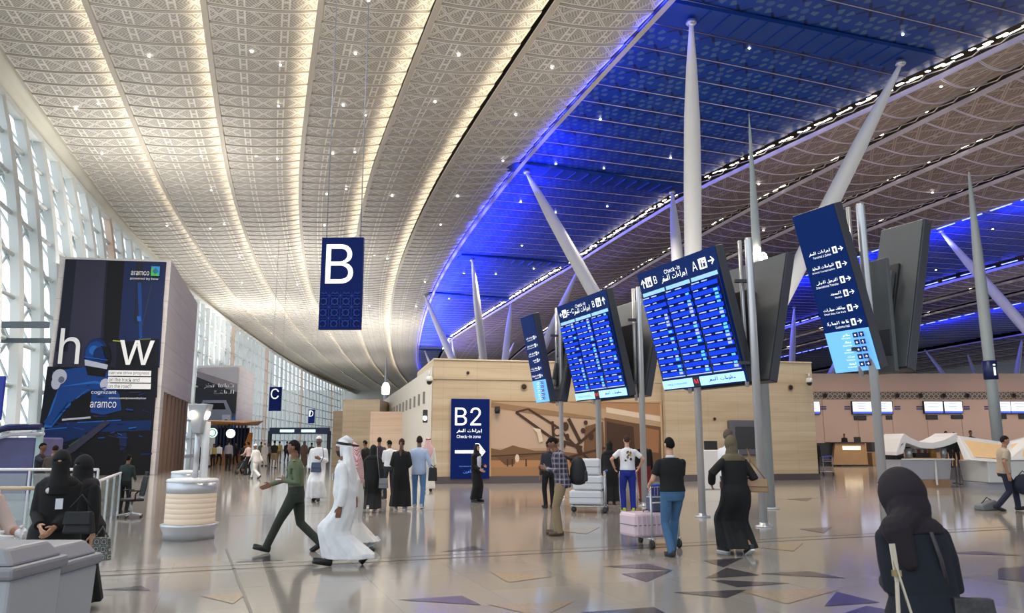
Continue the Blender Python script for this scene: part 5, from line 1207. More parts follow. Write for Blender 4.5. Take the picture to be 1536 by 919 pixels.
PX('man in white robe and white headscarf with black cord striding left', 514, 848, 655, 90, crouch=.985, eyes=True,
   fig=Fig(pel=(0, 0, .89), feet=((-.07, .20, .085, -10), (.07, -.33, .19, 48)), hands=((-.22, .02, .80), (.22, .12, .82)), lean=3, wide=1.06), belly=.03,
   robe=dict(m=WHITEC, hem=.105, full=1.05, amp=.022, nf=7, mg=.066, name='thobe'), headwear=('ghutra', WHITEC), beard=(34, 26, 24), shoes=(14, 14, 16), skin=1, vox=.01, extras=(thobe_bits,))
g_ = G(528, 823); person('man in white robe and red checked headscarf, mostly hidden behind the striding white robe', g_.x, g_.y, 86, H=1.79, fig=walk(.34, 3, .1, 0), robe=dict(m=OFFW, hem=.12, full=1.1, cover=.36, name='thobe'),
   headwear=('ghutra', REDCHK), shoes=(200, 208, 220), skin=1, vox=.012, shoe_white=True)
PX('bearded man in white robe and skullcap walking towards the camera with a blue satchel', 475, 752, 650, 178, fig=Fig(pel=(0, 0, .9), feet=((-.1, .2, .085, -8), (.1, -.18, .1, 20)), hands=((-.10, .22, 1.12), (.23, .02, .85)), wide=1.05),
   robe=dict(m=WHITEC, hem=.10, full=1.05, name='thobe'), headwear=('cap', WHITEC), beard=(70, 60, 56, -.2), shoes=(20, 20, 24), skin=1, eyes=True)
PX('woman in black abaya walking away left of centre with a grey shoulder bag', 557, 768, 663, 4, fig=walk(.22, 4, .1, 1), robe=dict(m=BLACKC, hem=.10, full=1.05, amp=.03), headwear=('hijab', BLACKC), shoes=(190, 150, 156), shoe_white=True)
PX('man in dark plum shirt standing beyond the woman with the grey bag', 567, 736, 655, 10, top=(cloth('plum', 48, 34, 50),), bottom=(BLACKC, 1.02), hair=(24, 20, 20), skin=1, vox=.02, fig=stand(hands=((-.12, .25, 1.15), (.12, .25, 1.15))))
PX('dark haired man in black, farthest of the group, looking down by the striding robe', 547, 733, 659, 60, top=(BLACKC,), bottom=(BLACKC, 1.02), hair=(24, 20, 20), skin=1, vox=.02, fig=stand(head=(0, -20)))
PX('man in white shirt and dark trousers looking down at a phone beside the stone wall', 583, 748, 658, 30, top=(WHITEC,), bottom=(cloth('charcoal', 40, 42, 52), 1.02), hair=(20, 18, 18), skin=1, vox=.016, fig=stand(hands=((-.08, .28, 1.2), (.10, .26, 1.18)), head=(0, -30)))
PX('woman in long black robe with long brown ponytail seen from behind', 600, 764, 657, 0, fig=stand(hands=((-.14, .2, 1.05), (.14, .2, 1.05))), robe=dict(m=BLACKC, hem=.08, full=1.08, amp=.02, nf=6), hair=(62, 44, 34), longhair=(84, 62, 46), shoes=(150, 146, 160), shoe_white=True)
PX('man in pale blue shirt and blue jeans seen from behind, black bag in hand', 627, 762, 653, 0, top=(cloth('pale_blue', 176, 192, 222), -.14, .026), bottom=(cloth('jeans', 92, 130, 172, vs=20), 1.), hair=(46, 40, 38), skin=1, shoes=(190, 190, 196), shoe_white=True, fig=stand(feet=((-.1, .12, .085, 0), (.1, -.10, .09, 10)), hands=((-.16, .2, 1.1), (.33, .0, .88)), head=(10, 0)))
PX('distant man in red checked headscarf just right of the pale blue shirt', 641, 737, 656, 0, robe=dict(m=OFFW, name='thobe'), headwear=('ghutra', REDCHK), skin=1, vox=.02)
def white_front(root, F_):
    MB().rings([[F_.pel+F_.up*t+F_.fw*.075+V((math.cos(a_)*w_, math.sin(a_)*.075, 0)) for a_ in [2*math.pi*j/16 for j in range(16)]] for t, w_ in [(.02, .10), (.2, .13), (.38, .13), (.46, .08)]]).build('blouse', WHITEC, root)
PX('woman in black headscarf with white blouse standing in front of the B2 sign', 714, 753, 666, -125, robe=dict(m=BLACKC, hem=.1, full=.95, amp=.015), headwear=('hijab', BLACKC), fig=stand(hands=((-.1, .25, 1.1), (.12, .24, 1.0))), skin=2, extras=(white_front,), eyes=True, vox=.013)
PX('man in plaid shirt and khaki trousers with backpack, head bent to his phone', 843, 803, 652, 82, crouch=.985, fig=stand(pel=(0, -.02, .95), feet=((-.1, .03, .08, 0), (.1, .10, .08, 0)), hands=((-.06, .27, 1.16), (.07, .27, 1.14)), epole=[(-.3, -.6, -1), (.3, -.6, -1)], lean=9, head=(0, -38)), top=(PLAID, -.16, .03), bottom=(cloth('khaki', 138, 120, 92), 1.1), hair=(28, 24, 26), skin=1, shoes=(84, 62, 46), vox=.01, eyes=True)
PX('dark figure half hidden behind the man in the plaid shirt', 824, 762, 660, 20, top=(cloth('charcoal', 40, 42, 52),), bottom=(BLACKC, 1.), hair=(24, 20, 20), skin=1, vox=.018)
PX('woman in full black abaya standing behind the stacked white suitcases', 916, 756, 661, -10, robe=dict(m=BLACKC, hem=.09, full=1.2), headwear=('hijab', BLACKC), vox=.016)
BLUEP = mat('cloth_track_blue', s2l(22, 40, 140), .8)
def print_tee(root, F_):
    c = F_.chest+F_.up*.03-F_.fw*.13
    mb = MB(); rg_ = random.Random(2); ms = [mat('tee_print_grey', s2l(110, 104, 100), .8), mat('tee_print_yellow', s2l(196, 160, 60), .8), mat('tee_print_dark', s2l(60, 56, 60), .8)]
    for k in range(12): q = c+F_.rt*rg_.uniform(-.07, .07)+F_.up*rg_.uniform(-.11, .10); mb.ell(q+F_.fw*.0, (rg_.uniform(.015, .035), .012, rg_.uniform(.015, .04)), 8, 5, k % 3)
    mb.build('shirt_print', ms, root)
    for i in range(2): MB().tube([F_.hip[i]+V(((-1, 1)[i]*.098, 0, 0)), F_.knee[i]+V(((-1, 1)[i]*.078, 0, 0)), F_.ank[i]+V(((-1, 1)[i]*.066, 0, .04))], .010, 6).build('side_stripe', WHITEC, root)
PX('man in printed white t-shirt and blue track trousers seen from behind', 943, 767, 652, 0, top=(WHITEC, -.06, .022), sleeve='short', bottom=(BLUEP, 1.15), hair=(66, 50, 42), skin=2, shoes=(190, 200, 60), shoe_white=True, fig=stand(hands=((-.30, .14, 1.02), (.3, .14, 1.02)), epole=[(-1, -.6, 0), (1, -.6, 0)]), extras=(print_tee,), vox=.012)
PX('man in black beyond the pole right of the printed white t-shirt', 968, 752, 655, 5, top=(BLACKC,), bottom=(cloth('dark_red', 120, 34, 40), 1.), hair=(24, 20, 20), skin=1, vox=.018)
def tee_collar(root, F_): MB().tube([F_.neck-F_.up*.03, F_.neck+F_.up*.02], [.078, .066], 16).build('collar', mat('cloth_collar_white', s2l(200, 204, 210), .8), root)
PX('man in black t-shirt and blue jeans pushing the cart with the pink suitcase', 1012, 834, 653, 14, top=(BLACKC, -.06, .024), sleeve='short', bottom=(cloth('jeans_dark', 62, 98, 134, vs=20), 1.02), hair=(26, 22, 22), skin=2, shoes=(30, 30, 36),
   fig=Fig(pel=(0, 0, .94), feet=((-.09, -.10, .085, 6), (.07, .20, .085, -6)), hands=((-.24, .30, 1.02), (.12, .34, 1.02)), lean=3, wide=1.12), extras=(tee_collar,), vox=.01)
OLIVE = cloth('olive_scarf', 96, 86, 66)
PX('woman in flowing black abaya and olive headscarf walking away with a tan handbag', 1108, 831, 650, 16, crouch=.985, fig=Fig(pel=(0, 0, .9), feet=((-.08, .22, .085, 0), (.09, -.16, .12, 28)), hands=((-.3, .16, 1.02), (.20, .12, .98)), lean=4, head=(-30, 0), epole=[(-1, -.8, 0), (.5, -1, -.3)]),
   robe=dict(m=BLACKC, hem=.10, full=1.25, amp=.045, nf=8, shift=-.05), headwear=('hijab', OLIVE), shoes=(36, 38, 46), shoe_white=True, vox=.01)
PX('grey haired man in white shirt just beyond the woman with the olive headscarf', 1098, 800, 642, -60, top=(WHITEC,), bottom=(cloth('charcoal', 40, 42, 52), 1.), hair=(96, 84, 76), skin=1, vox=.014)
# closest woman
NAVYC = cloth('navy_coat', 9, 15, 28); PLUM = cloth('plum_scarf', 27, 17, 26)
g_ = G(1384, 1118); H_ = A(1384, 699, 4.35).z
person('woman in navy coat and dark plum headscarf, closest to the camera at lower right', A(1371, 700, 4.35).x, 4.35, 6, H=1.62, fig=stand(pel=(0, 0, .88), hands=((-.06, .26, 1.02), (.10, .26, 1.0)), lean=10, wide=1.02, head=(8, -16), epole=[(-.35, -1, -.8), (.35, -1, -.8)]), robe=dict(m=NAVYC, hem=.45, full=1.3, amp=.02, name='coat', sleeve=1.15), headwear=('hood', PLUM), shoes=(20, 20, 22), vox=.008)
# right hand side
PX('man in beige short-sleeved shirt and dark jeans walking right at the photo edge', 1512, 766, 640, -100, top=(cloth('beige', 178, 162, 142), -.08, .026), sleeve='short', bottom=(cloth('dark_jeans', 30, 36, 56), 1.1), hair=(40, 36, 38), skin=0, shoes=(20, 20, 22), fig=Fig(pel=(0, 0, .9), feet=((-.08, .26, .085, -6), (.08, -.24, .11, 24)), hands=((-.24, .14, .84), (.26, -.02, .84)), lean=5, head=(0, -10)), vox=.012)
PX('man in black standing by the luggage cart near the far check-in desk', 1226, 712, 655, 10, top=(BLACKC,), bottom=(BLACKC, 1.), hair=(22, 20, 20), skin=1, vox=.025)
PX('woman in black robe standing right of the silver pole before the white kiosk', 1339, 722, 658, 0, robe=dict(m=BLACKC, full=1.2), headwear=('hijab', BLACKC), vox=.022)
PX('man in black facing the camera behind the woman by the silver pole', 1336, 714, 644, 170, top=(BLACKC,), bottom=(BLACKC, 1.), hair=(22, 20, 20), skin=1, vox=.022)
PX('dark haired person beside the left end of the white kiosk', 1350, 716, 650, 190, top=(cloth('brown_top', 60, 44, 40),), bottom=(BLACKC, 1.), hair=(22, 20, 20), skin=1, vox=.022)
for x, yt, d__ in [(1266, 650, 'check-in clerk in black behind the lit wooden desk'), (1418, 646, 'left dark haired clerk behind the white kiosk'), (1430, 648, 'second dark haired clerk behind the white kiosk'), (1455, 645, 'dark haired clerk behind the peak of the white kiosk')]:
    Yq = 61. if x < 1300 else (38. if x != 1430 else 39.2); q = A(x, yt, Yq); struct('floor_platform', MB().box((q.x, Yq, (q.z-1.74)/2), (1.2, .9, max(.02, q.z-1.74))), PLINTH); person(d__, q.x, Yq, 175, H=1.74, z=max(0, q.z-1.74), top=(BLACKC,), bottom=(BLACKC, 1.), hair=(22, 20, 20), skin=1, vox=.025)
# left foreground
PINKS = cloth('pale_pink_shirt', 206, 184, 176)
def glove(root, F_):
    for i in range(2): mb = MB(); mb.cap(F_.wr[i]-F_.hd[i]*.03, F_.wr[i]+F_.hd[i]*.02, .036, .034, 10); hand_mb(mb, F_, i, .35, .004); remesh(mb, 'glove', mat('glove_white', s2l(220, 216, 214), .7), .006, root, 1)
q = A(-44, 700, 5.9); person('worker in pale pink shirt and white gloves leaning in at the left edge', q.x, q.y, -112, H=1.66, fig=stand(pel=(0, 0, .95), hands=((-.16, .44, 1.12), (.10, .44, 1.10)), lean=12, head=(0, -20)), top=(PINKS, -.1, .028), bottom=(cloth('charcoal', 40, 42, 52), 1.), hair=(22, 20, 20), skin=0, vox=.008, extras=(glove,), sleeve='rolled')
def badge(root, F_):
    MB().box(F_.chest+F_.fw*.15+F_.rt*-.04-F_.up*.04, (.07, .012, .11)).build('identity_card', mat('card_white', s2l(222, 226, 232), .4), root)
    MB().lathe([(0, 0), (.032, .0), (.03, .012), (0, .014)], n=14).xf(Matrix.Translation(F_.chest+F_.fw*.145+F_.rt*.07+F_.up*.1) @ Matrix.Rotation(R(-90), 4, 'X')).build('round_badge', mat('badge_pearl', s2l(200, 200, 190), .3), root)
q = A(92, 700, 7.9); person('woman in black face veil with identity card standing by the grey machine', q.x, q.y, -160, H=1.63, fig=stand(hands=((-.03, .24, .98), (.10, .25, 1.0))), robe=dict(m=BLACKC, full=1.35, amp=.02), headwear=('niqab', BLACKC), vox=.009, extras=(badge,), eyes=True, skin=2)
q = A(136, 700, 8.5); person('second woman in black face veil, hand at her waist, holding a patterned bag', q.x, q.y, 150, H=1.58, fig=stand(hands=((-.30, .08, .80), (.02, .24, 1.02)), lean=6, epole=[(-1, -.5, 0), (1, -.4, -.3)]), robe=dict(m=BLACKC, full=1.45, amp=.02), headwear=('niqab', cloth('black_two', 22, 20, 24)), vox=.009, skin=2)
q = A(60, 700, 20); person('man in dark jacket holding up a phone behind the glass railing', q.x, q.y, -90, H=1.72, fig=stand(hands=((-.1, .34, 1.42), (.12, .34, 1.42))), top=(cloth('charcoal', 40, 42, 52),), bottom=(BLACKC, 1.), hair=(22, 20, 20), skin=1, vox=.016)
q = A(80, 700, 19.4); person('person in brown and black top right of the man with the phone', q.x, q.y, 20, H=1.68, fig=stand(hands=((-.12, .26, 1.2), (.14, .26, 1.2)), head=(0, -25)), top=(cloth('brown_pattern', 74, 62, 54),), bottom=(BLACKC, 1.), hair=(40, 30, 28), skin=1, vox=.016)
q = A(190, 700, 19.6); person('man in dark green jacket standing behind the empty office chair', q.x, q.y, 0, H=1.40/.98, fig=stand(hands=((-.16, .3, 1.0), (.16, .3, 1.0)), lean=6), top=(cloth('dark_teal', 32, 48, 46),), bottom=(BLACKC, 1.), hair=(22, 20, 20), skin=1, vox=.014)
# crowd along the concourse
crowd = [(341, 706, 659, 0, 'g', 'man in grey shirt and black trousers walking away past the cafe', dict(top=(cloth('grey_shirt', 128, 124, 132),), bottom=(BLACKC, 1.))),
 (383, 718, 663, 60, 'r', 'man in loose white tunic and trousers striding left in the middle distance', dict(top=(OFFW, -.3, .05), bottom=(OFFW, 1.3), headwear=('cap', WHITEC), fig=walk(.36, 10))),
 (372, 712, 662, 70, 'g', 'man in pink shirt pushing a stroller past the cafe', dict(top=(cloth('dusty_pink', 196, 168, 164),), bottom=(BLACKC, 1.), fig=stand(hands=((-.2, .35, 1.05), (.2, .35, 1.05)), lean=8))),
 (364, 706, 662, 0, 'g', 'dark clothed person beside the stroller', dict(top=(BLACKC,), bottom=(BLACKC, 1.))),
 (410, 702, 660, 0, 'g', 'person in black t-shirt and khaki shorts near the far gates', dict(top=(BLACKC,), sleeve='short', bottom=(cloth('khaki', 138, 120, 92), 1.1, 1))),
 (429, 693, 660, 0, 'g', 'slim dark figure left of the uniformed man', dict(top=(BLACKC,), bottom=(BLACKC, 1.))),
 (455, 700, 661, 0, 'r', 'woman in brown robe right of the uniformed man', dict(robe=dict(m=cloth('brown_robe', 92, 72, 64)), headwear=('hijab', cloth('brown_robe', 92, 72, 64)))),
 (466, 697, 662, 0, 'g', 'dark figure just left of the bearded man in white', dict(top=(cloth('brown_top', 60, 44, 40),), bottom=(BLACKC, 1.))),
 (396, 699, 663, 180, 'r', 'distant woman in pale robe near the C sign', dict(robe=dict(m=OFFW), headwear=('hijab', OFFW))),
 (402, 697, 662, 180, 'g', 'distant person in grey close beside the pale robed woman', dict(top=(cloth('grey_shirt', 128, 124, 132),), bottom=(BLACKC, 1.))),
 (418, 694, 661, 0, 'g', 'distant person in yellow top under the C sign', dict(top=(cloth('yellow', 180, 160, 96),), bottom=(cloth('khaki', 138, 120, 92), 1.))),
 (437, 694, 662, 180, 'r', 'distant person in white robe behind the uniformed man', dict(robe=dict(m=WHITEC), headwear=('cap', WHITEC))),
 (446, 692, 662, 0, 'g', 'distant person in navy behind the uniformed man', dict(top=(cloth('navy', 30, 36, 66),), bottom=(BLACKC, 1.))),
 (353, 697, 662, 180, 'g', 'distant person in black beyond the man in grey shirt', dict(top=(BLACKC,), bottom=(BLACKC, 1.))),
 (360, 695, 661, 180, 'r', 'distant white robed man right of the cafe', dict(robe=dict(m=WHITEC), headwear=('cap', WHITEC))),
 (390, 693, 661, 0, 'g', 'distant person in green between the robed walkers', dict(top=(GREEN1,), bottom=(BLACKC, 1.))),
 (302, 701, 664, 90, 'g', 'cafe customer in dark red at the left end of the counter', dict(top=(cloth('dark_red', 120, 34, 40),), bottom=(BLACKC, 1.))),
 (311, 700, 661, 180, 'r', 'cafe customer in pale robe under the green round sign', dict(robe=dict(m=OFFW), headwear=('cap', WHITEC))),
 (319, 700, 665, 180, 'g', 'cafe customer in yellow waiting at the counter', dict(top=(cloth('yellow', 180, 160, 96),), bottom=(BLACKC, 1.))),
 (327, 699, 662, 0, 'g', 'cafe customer in white shirt and black trousers', dict(top=(WHITEC,), bottom=(BLACKC, 1.))),
 (294, 703, 662, 0, 'g', 'cafe customer in brown at the left edge of the cafe', dict(top=(cloth('brown_top', 60, 44, 40),), bottom=(BLACKC, 1.))),
 (342, 695, 664, 180, 'g', 'barista in green apron behind the cafe counter', dict(top=(GREEN1,), bottom=(BLACKC, 1.)))]
for i, (x, yf, yt, fc, kd, lb, kw) in enumerate(crowd):
    kw.setdefault('fig', walk(.24) if i % 2 else stand())
    if 'headwear' not in kw: kw['hair'] = (24, 20, 20)
    PX(lb, x, yf, yt, fc, vox=.03, skin=1, **kw)
# ================================================================== BAGS, CARTS
def label_thing(n, l, c, p, rz=0): return thing(n, l, c, p, rz)
BLKF = mat('black_nylon', s2l(24, 24, 28), .7, var=.1, vscale=8)
def suitcase(label, p, rz, w, d, h, m, rot=None, ribs=7):
    t = thing('suitcase', label, 'suitcase', p, rz); M = rot or Matrix.Identity(4)
    MB().box((0, 0, h/2), (w, d, h)).xf(M).build('shell', m, t, bevel=.05)
    for i in range(ribs):
        x = -w*.42+w*.84*i/(ribs-1)
        for s in (-1, 1): MB().box((x, s*(d/2+.002), h/2), (w*.045, .016, h*.82)).xf(M).build('rib', m, t, bevel=.006)
    MB().box((0, 0, h/2), (w+.006, d+.006, .014)).xf(M).build('seam', mat('seam_grey', s2l(110, 104, 110), .5), t)
    for s in (-1, 1): MB().tube([(s*.09, 0, h), (s*.09, 0, h+.03), (0, 0, h+.035)], .009).xf(M).build('handle', BLK, t)
    return t
def wheel(mb, c, r=.065, w=.03, axis='X'):
    mb.lathe([(0, -w), (r*.6, -w), (r, -w*.7), (r, w*.7), (r*.6, w), (0, w)], n=18).v
def cart(label, p, rz, H=1.02, L=.85, Wd=.52, basket=True, bar=(30, 70, 170)):
    t = thing('luggage_cart', label, 'cart', p, rz); T_ = .018
    f = MB(); f.tube([(-Wd/2, 0, .12), (-Wd/2, 0, H)], T_, 10); f.tube([(Wd/2, 0, .12), (Wd/2, 0, H)], T_, 10); f.tube([(-Wd/2, 0, H*.72), (Wd/2, 0, H*.72)], .012, 8)
    f.build('frame', STL, t)
    b = MB(); 
    for s in (-1, 1): b.tube([(s*Wd/2, -.05, .16), (s*Wd/2, L*.75, .16), (s*Wd*.25, L, .16), (0, L, .16)], .016, 8)
    for k in range(4): b.tube([(-Wd/2+.02, .1+k*.17, .165), (Wd/2-.02, .1+k*.17, .165)], .01, 6)
    b.build('platform', STL, t)
    MB().tube([(-Wd/2-.02, -.04, H), (Wd/2+.02, -.04, H)], .024, 10).build('handlebar', mat('bar_%d_%d_%d' % bar, s2l(*bar), .4), t)
    if basket:
        k = MB(); 
        for z in (H-.04, H-.2): k.tube([(-Wd*.42, 0, z), (-Wd*.42, .2, z), (Wd*.42, .2, z), (Wd*.42, 0, z)], .007, 6)
        for x in range(-3, 4): k.tube([(x*.06, .2, H-.04), (x*.06, .2, H-.2), (x*.06, 0, H-.2)], .004, 5)
        k.build('basket', STL, t)
        MB().box((0, .205, H-.12), (Wd*.6, .008, .13)).build('advert_panel', mat('cart_panel', s2l(60, 60, 130), .4), t)
    for x, y in ((-Wd/2, 0), (Wd/2, 0), (0, L-.06)):
        c = MB().cap((x, y, .16), (x, y, .1), .02, .02, 8).box((x, y, .085), (.07, .05, .05)).build('caster', DGREY, t)
        MB().lathe([(0, -.02), (.045, -.02), (.068, -.014), (.068, .014), (.045, .02), (0, .02)], n=18).xf(Matrix.Translation((x, y, .068)) @ Matrix.Rotation(R(90), 4, 'Y')).build('wheel', BLK, c)
    return t
PINKC = mat('pink_shell', s2l(214, 190, 200), .35); WSH = mat('wrapped_white', s2l(204, 206, 210), .4, bump=.3, vscale=12)
c1_ = G(1006, 826); cart('luggage cart with blue handle carrying the pink ribbed suitcase', (c1_.x-.02, c1_.y+.28, 0), R(22))
d1 = Matrix.Rotation(R(22), 3, 'Z'); o1 = V((c1_.x-.02, c1_.y+.28, 0))
suitcase('large pink ribbed hard-shell suitcase lying across the luggage cart', o1+d1 @ V((-.10, .36, .18)), R(22), .84, .52, .38, PINKC, ribs=9)
suitcase('small dark suitcase standing behind the pink one on the cart', o1+d1 @ V((.05, .30, .565)), R(22), .34, .22, .30, mat('slate_shell', s2l(78, 88, 110), .5), ribs=4)
c2_ = G(912, 771); o2 = V((c2_.x, c2_.y+.5, 0)); cart('luggage cart stacked with three white wrapped suitcases', o2, R(80), basket=False); d2 = Matrix.Rotation(R(80), 3, 'Z')
for k, (dz, dx, lb, sz) in enumerate([(.18, .05, 'lowest of the three white wrapped suitcases, tilted on the cart', (.52, .8, .34)), (.49, .0, 'middle of the three white wrapped suitcases', (.48, .72, .36)), (.82, -.02, 'topmost of the three white wrapped suitcases', (.40, .58, .40))]):
    suitcase(lb, o2+d2 @ V((0, .42+dx, dz*1.12)), R(80), sz[0], sz[1], sz[2], WSH, ribs=4)
p_ = G(1243, 712); cart('empty luggage cart with purple panel near the far check-in desk', (p_.x, p_.y, 0), R(0))
for m_ in bpy.data.objects:
    pass
def bag(label, p, rz, w, d, h, m, strap=None, cat='bag', name='handbag', flap=True, sm='same'):
    t = thing(name, label, cat, p, rz)
    mb = MB().hexa([(-w*.5, -d*.5, 0), (w*.5, -d*.5, 0), (w*.5, d*.5, 0), (-w*.5, d*.5, 0)], [(-w*.42, -d*.3, h), (w*.42, -d*.3, h), (w*.42, d*.3, h), (-w*.42, d*.3, h)]); mb.build('pouch', m, t, bevel=min(w, d)*.18)
    if flap: MB().hexa([(-w*.46, -d*.5-.012, h*.45), (w*.46, -d*.5-.012, h*.45), (w*.46, -d*.4, h*.45), (-w*.46, -d*.4, h*.45)], [(-w*.43, -d*.34-.012, h+.005), (w*.43, -d*.34-.012, h+.005), (w*.43, 0, h+.005), (-w*.43, 0, h+.005)]).build('flap', m, t, bevel=.006)
    if strap: MB().tube(strap, .011, 8, flat=.5).build('strap', m if sm == 'same' else sm, t)
    return t
SAT = mat('blue_grey_leather', s2l(58, 74, 104), .5); TAN = mat('tan_leather', s2l(150, 116, 84), .5); GRYL = mat('grey_leather', s2l(110, 112, 116), .5)
g_ = G(475, 752); q = A(474, 708, g_.y-.28); bag('blue-grey satchel hanging in front of the bearded man in white', q, 0, .30, .10, .28, SAT, [(.12, 0, .26), (.20, .03, .45), (.13, .16, .72)])
q = A(575, 732, 19.8); bag('small grey handbag on a long strap beside the abaya on the left', q, 0, .24, .1, .24, GRYL, [(-.1, 0, .24), (-.18, .05, .8), (-.2, .1, 1.)])
q = A(649, 721, 20.7); bag('black bag in the hand of the man in the pale blue shirt', q, 0, .24, .12, .34, BLKF, [(-.05, 0, .34), (-.06, 0, .42), (.05, 0, .34)], flap=False)
q = A(1137, 738, 12.5); bag('tan and black handbag hanging at the hip of the olive-scarfed woman', q, R(-20), .34, .14, .20, TAN, [(.12, 0, .2), (-.08, .03, .48), (-.14, .05, .68), (-.10, .05, .5), (-.13, 0, .2)]);
q = A(118, 800, 7.62); bag('black handbag held in front of the veiled women', q, 0, .28, .12, .2, BLKF, [(-.1, 0, .24), (0, 0, .36), (.1, 0, .24)])
ptn = mat('patterned_bag', s2l(120, 120, 116), .6); g = NG(ptn); x, y, z, tc = g.obj(); g.L(g.mix(girih(g, x, z, 14.), s2l(70, 72, 72), s2l(176, 176, 168)), g.b.inputs['Base Color'])
q = A(150, 840, 7.9); bag('grey patterned carrier bag hanging from the second veiled woman', q, 0, .19, .08, .22, ptn, [(-.06, 0, .22), (-.0, 0, .32), (.06, 0, .22)], flap=False)
q = A(1460, 948, 4.25); bag('dark patterned shoulder bag at the right hip of the closest woman', q, R(-10), .22, .12, .17, mat('dark_pattern_leather', s2l(48, 44, 46), .5, var=.5, vscale=30), [(-.1, 0, .2), (-.13, -.02, .36), (-.16, 0, .5)])
CREAM = mat('cream_strap', s2l(196, 184, 166), .5)
t = thing('crossbody_strap', 'cream strap hanging down the back of the closest woman', 'strap', A(1344, 856, 4.06), 0)
MB().beam((0, 0.02, .13), (.005, 0, -.05), .03, .008).build('strap_band', CREAM, t); MB().beam((-.005, 0, .05), (.075, -.02, -.30), .028, .008).build('strap_tail', CREAM, t); MB().beam((0, 0, -.05), (-.02, 0, -.6), .028, .008).build('strap_tail', CREAM, t); MB().box((0, -.004, -.01), (.045, .014, .03)).build('buckle', mat('brass', s2l(170, 150, 110), .3, .8), t)
# backpack of the plaid man
g_ = G(843, 803); t = thing('backpack', 'large black backpack worn by the man in the plaid shirt', 'backpack', (g_.x+.30, g_.y-.02, .93), R(82))
mb = MB(); n = 20
rr = []
for z_, w_, d_ in [(0, .10, .06), (.02, .15, .12), (.12, .165, .16), (.3, .165, .155), (.42, .14, .12), (.50, .09, .07), (.52, .03, .03)]:
    rr.append([V((math.cos(a_)*w_, math.sin(a_)*d_-.02, z_)) for a_ in [2*math.pi*j/n for j in range(n)]])
mb.rings(rr).build('pack', BLKF, t); MB().hexa([(-.11, -.2, .06), (.11, -.2, .06), (.12, -.12, .06), (-.12, -.12, .06)], [(-.10, -.19, .26), (.10, -.19, .26), (.11, -.12, .26), (-.11, -.12, .26)]).build('front_pocket', mat('black_nylon_two', s2l(36, 36, 40), .6), t, bevel=.03)
for s in (-1, 1): MB().tube([(s*.09, .10, .46), (s*.11, .26, .54), (s*.12, .34, .40), (s*.13, .26, .12), (s*.12, .1, .04)], .022, 8, flat=.4).build('strap', BLKF, t)
q = G(1500, 765); t = thing('travel_bag', 'grey travel bag on the floor at the feet of the man in beige', 'bag', (q.x-.25, q.y+.1, 0), R(20)); MB().hexa([(-.35, -.15, .0), (.3, -.15, .0), (.3, .15, .0), (-.35, .15, .0)], [(-.33, -.12, .14), (.2, -.12, .26), (.2, .12, .26), (-.33, .12, .14)]).build('pouch', GRYL, t, bevel=.04); MB().tube([(-.2, 0, .17), (0, 0, .32), (.15, 0, .24)], .012).build('handle', BLK, t)
q = A(1530, 700, 20.1); t = thing('duffel_bag', 'dark blue duffel bag carried by the man in beige at the edge', 'bag', (q.x+.05, 20.1, .45), 0); MB().ell((0, 0, .22), (.26, .16, .26)).build('pouch', mat('navy_nylon', s2l(24, 28, 50), .7), t); MB().tube([(-.12, 0, .44), (0, 0, .56), (.12, 0, .44)], .012).build('handle', BLK, t)
t = thing('stroller', 'small black stroller pushed by the man in pink', 'stroller', G(366, 711)+V((0, 0, 0)), R(70)); MB().hexa([(-.2, -.1, .3), (.2, -.1, .3), (.2, .4, .3), (-.2, .4, .3)], [(-.22, -.25, .8), (.22, -.25, .8), (.22, .2, .7), (-.22, .2, .7)]).build('seat', BLKF, t, bevel=.04)
MB().tube([(-.2, -.3, 1.02), (-.2, .3, .12)], .015).build('frame', STL, t); MB().tube([(.2, -.3, 1.02), (.2, .3, .12)], .015).build('frame', STL, t)
for x, y in ((-.22, .32), (.22, .32), (-.22, -.2), (.22, -.2)): MB().lathe([(0, -.02), (.1, -.02), (.1, .02), (0, .02)], n=14).xf(Matrix.Translation((x, y, .1)) @ Matrix.Rotation(R(90), 4, 'Y')).build('wheel', BLK, t)

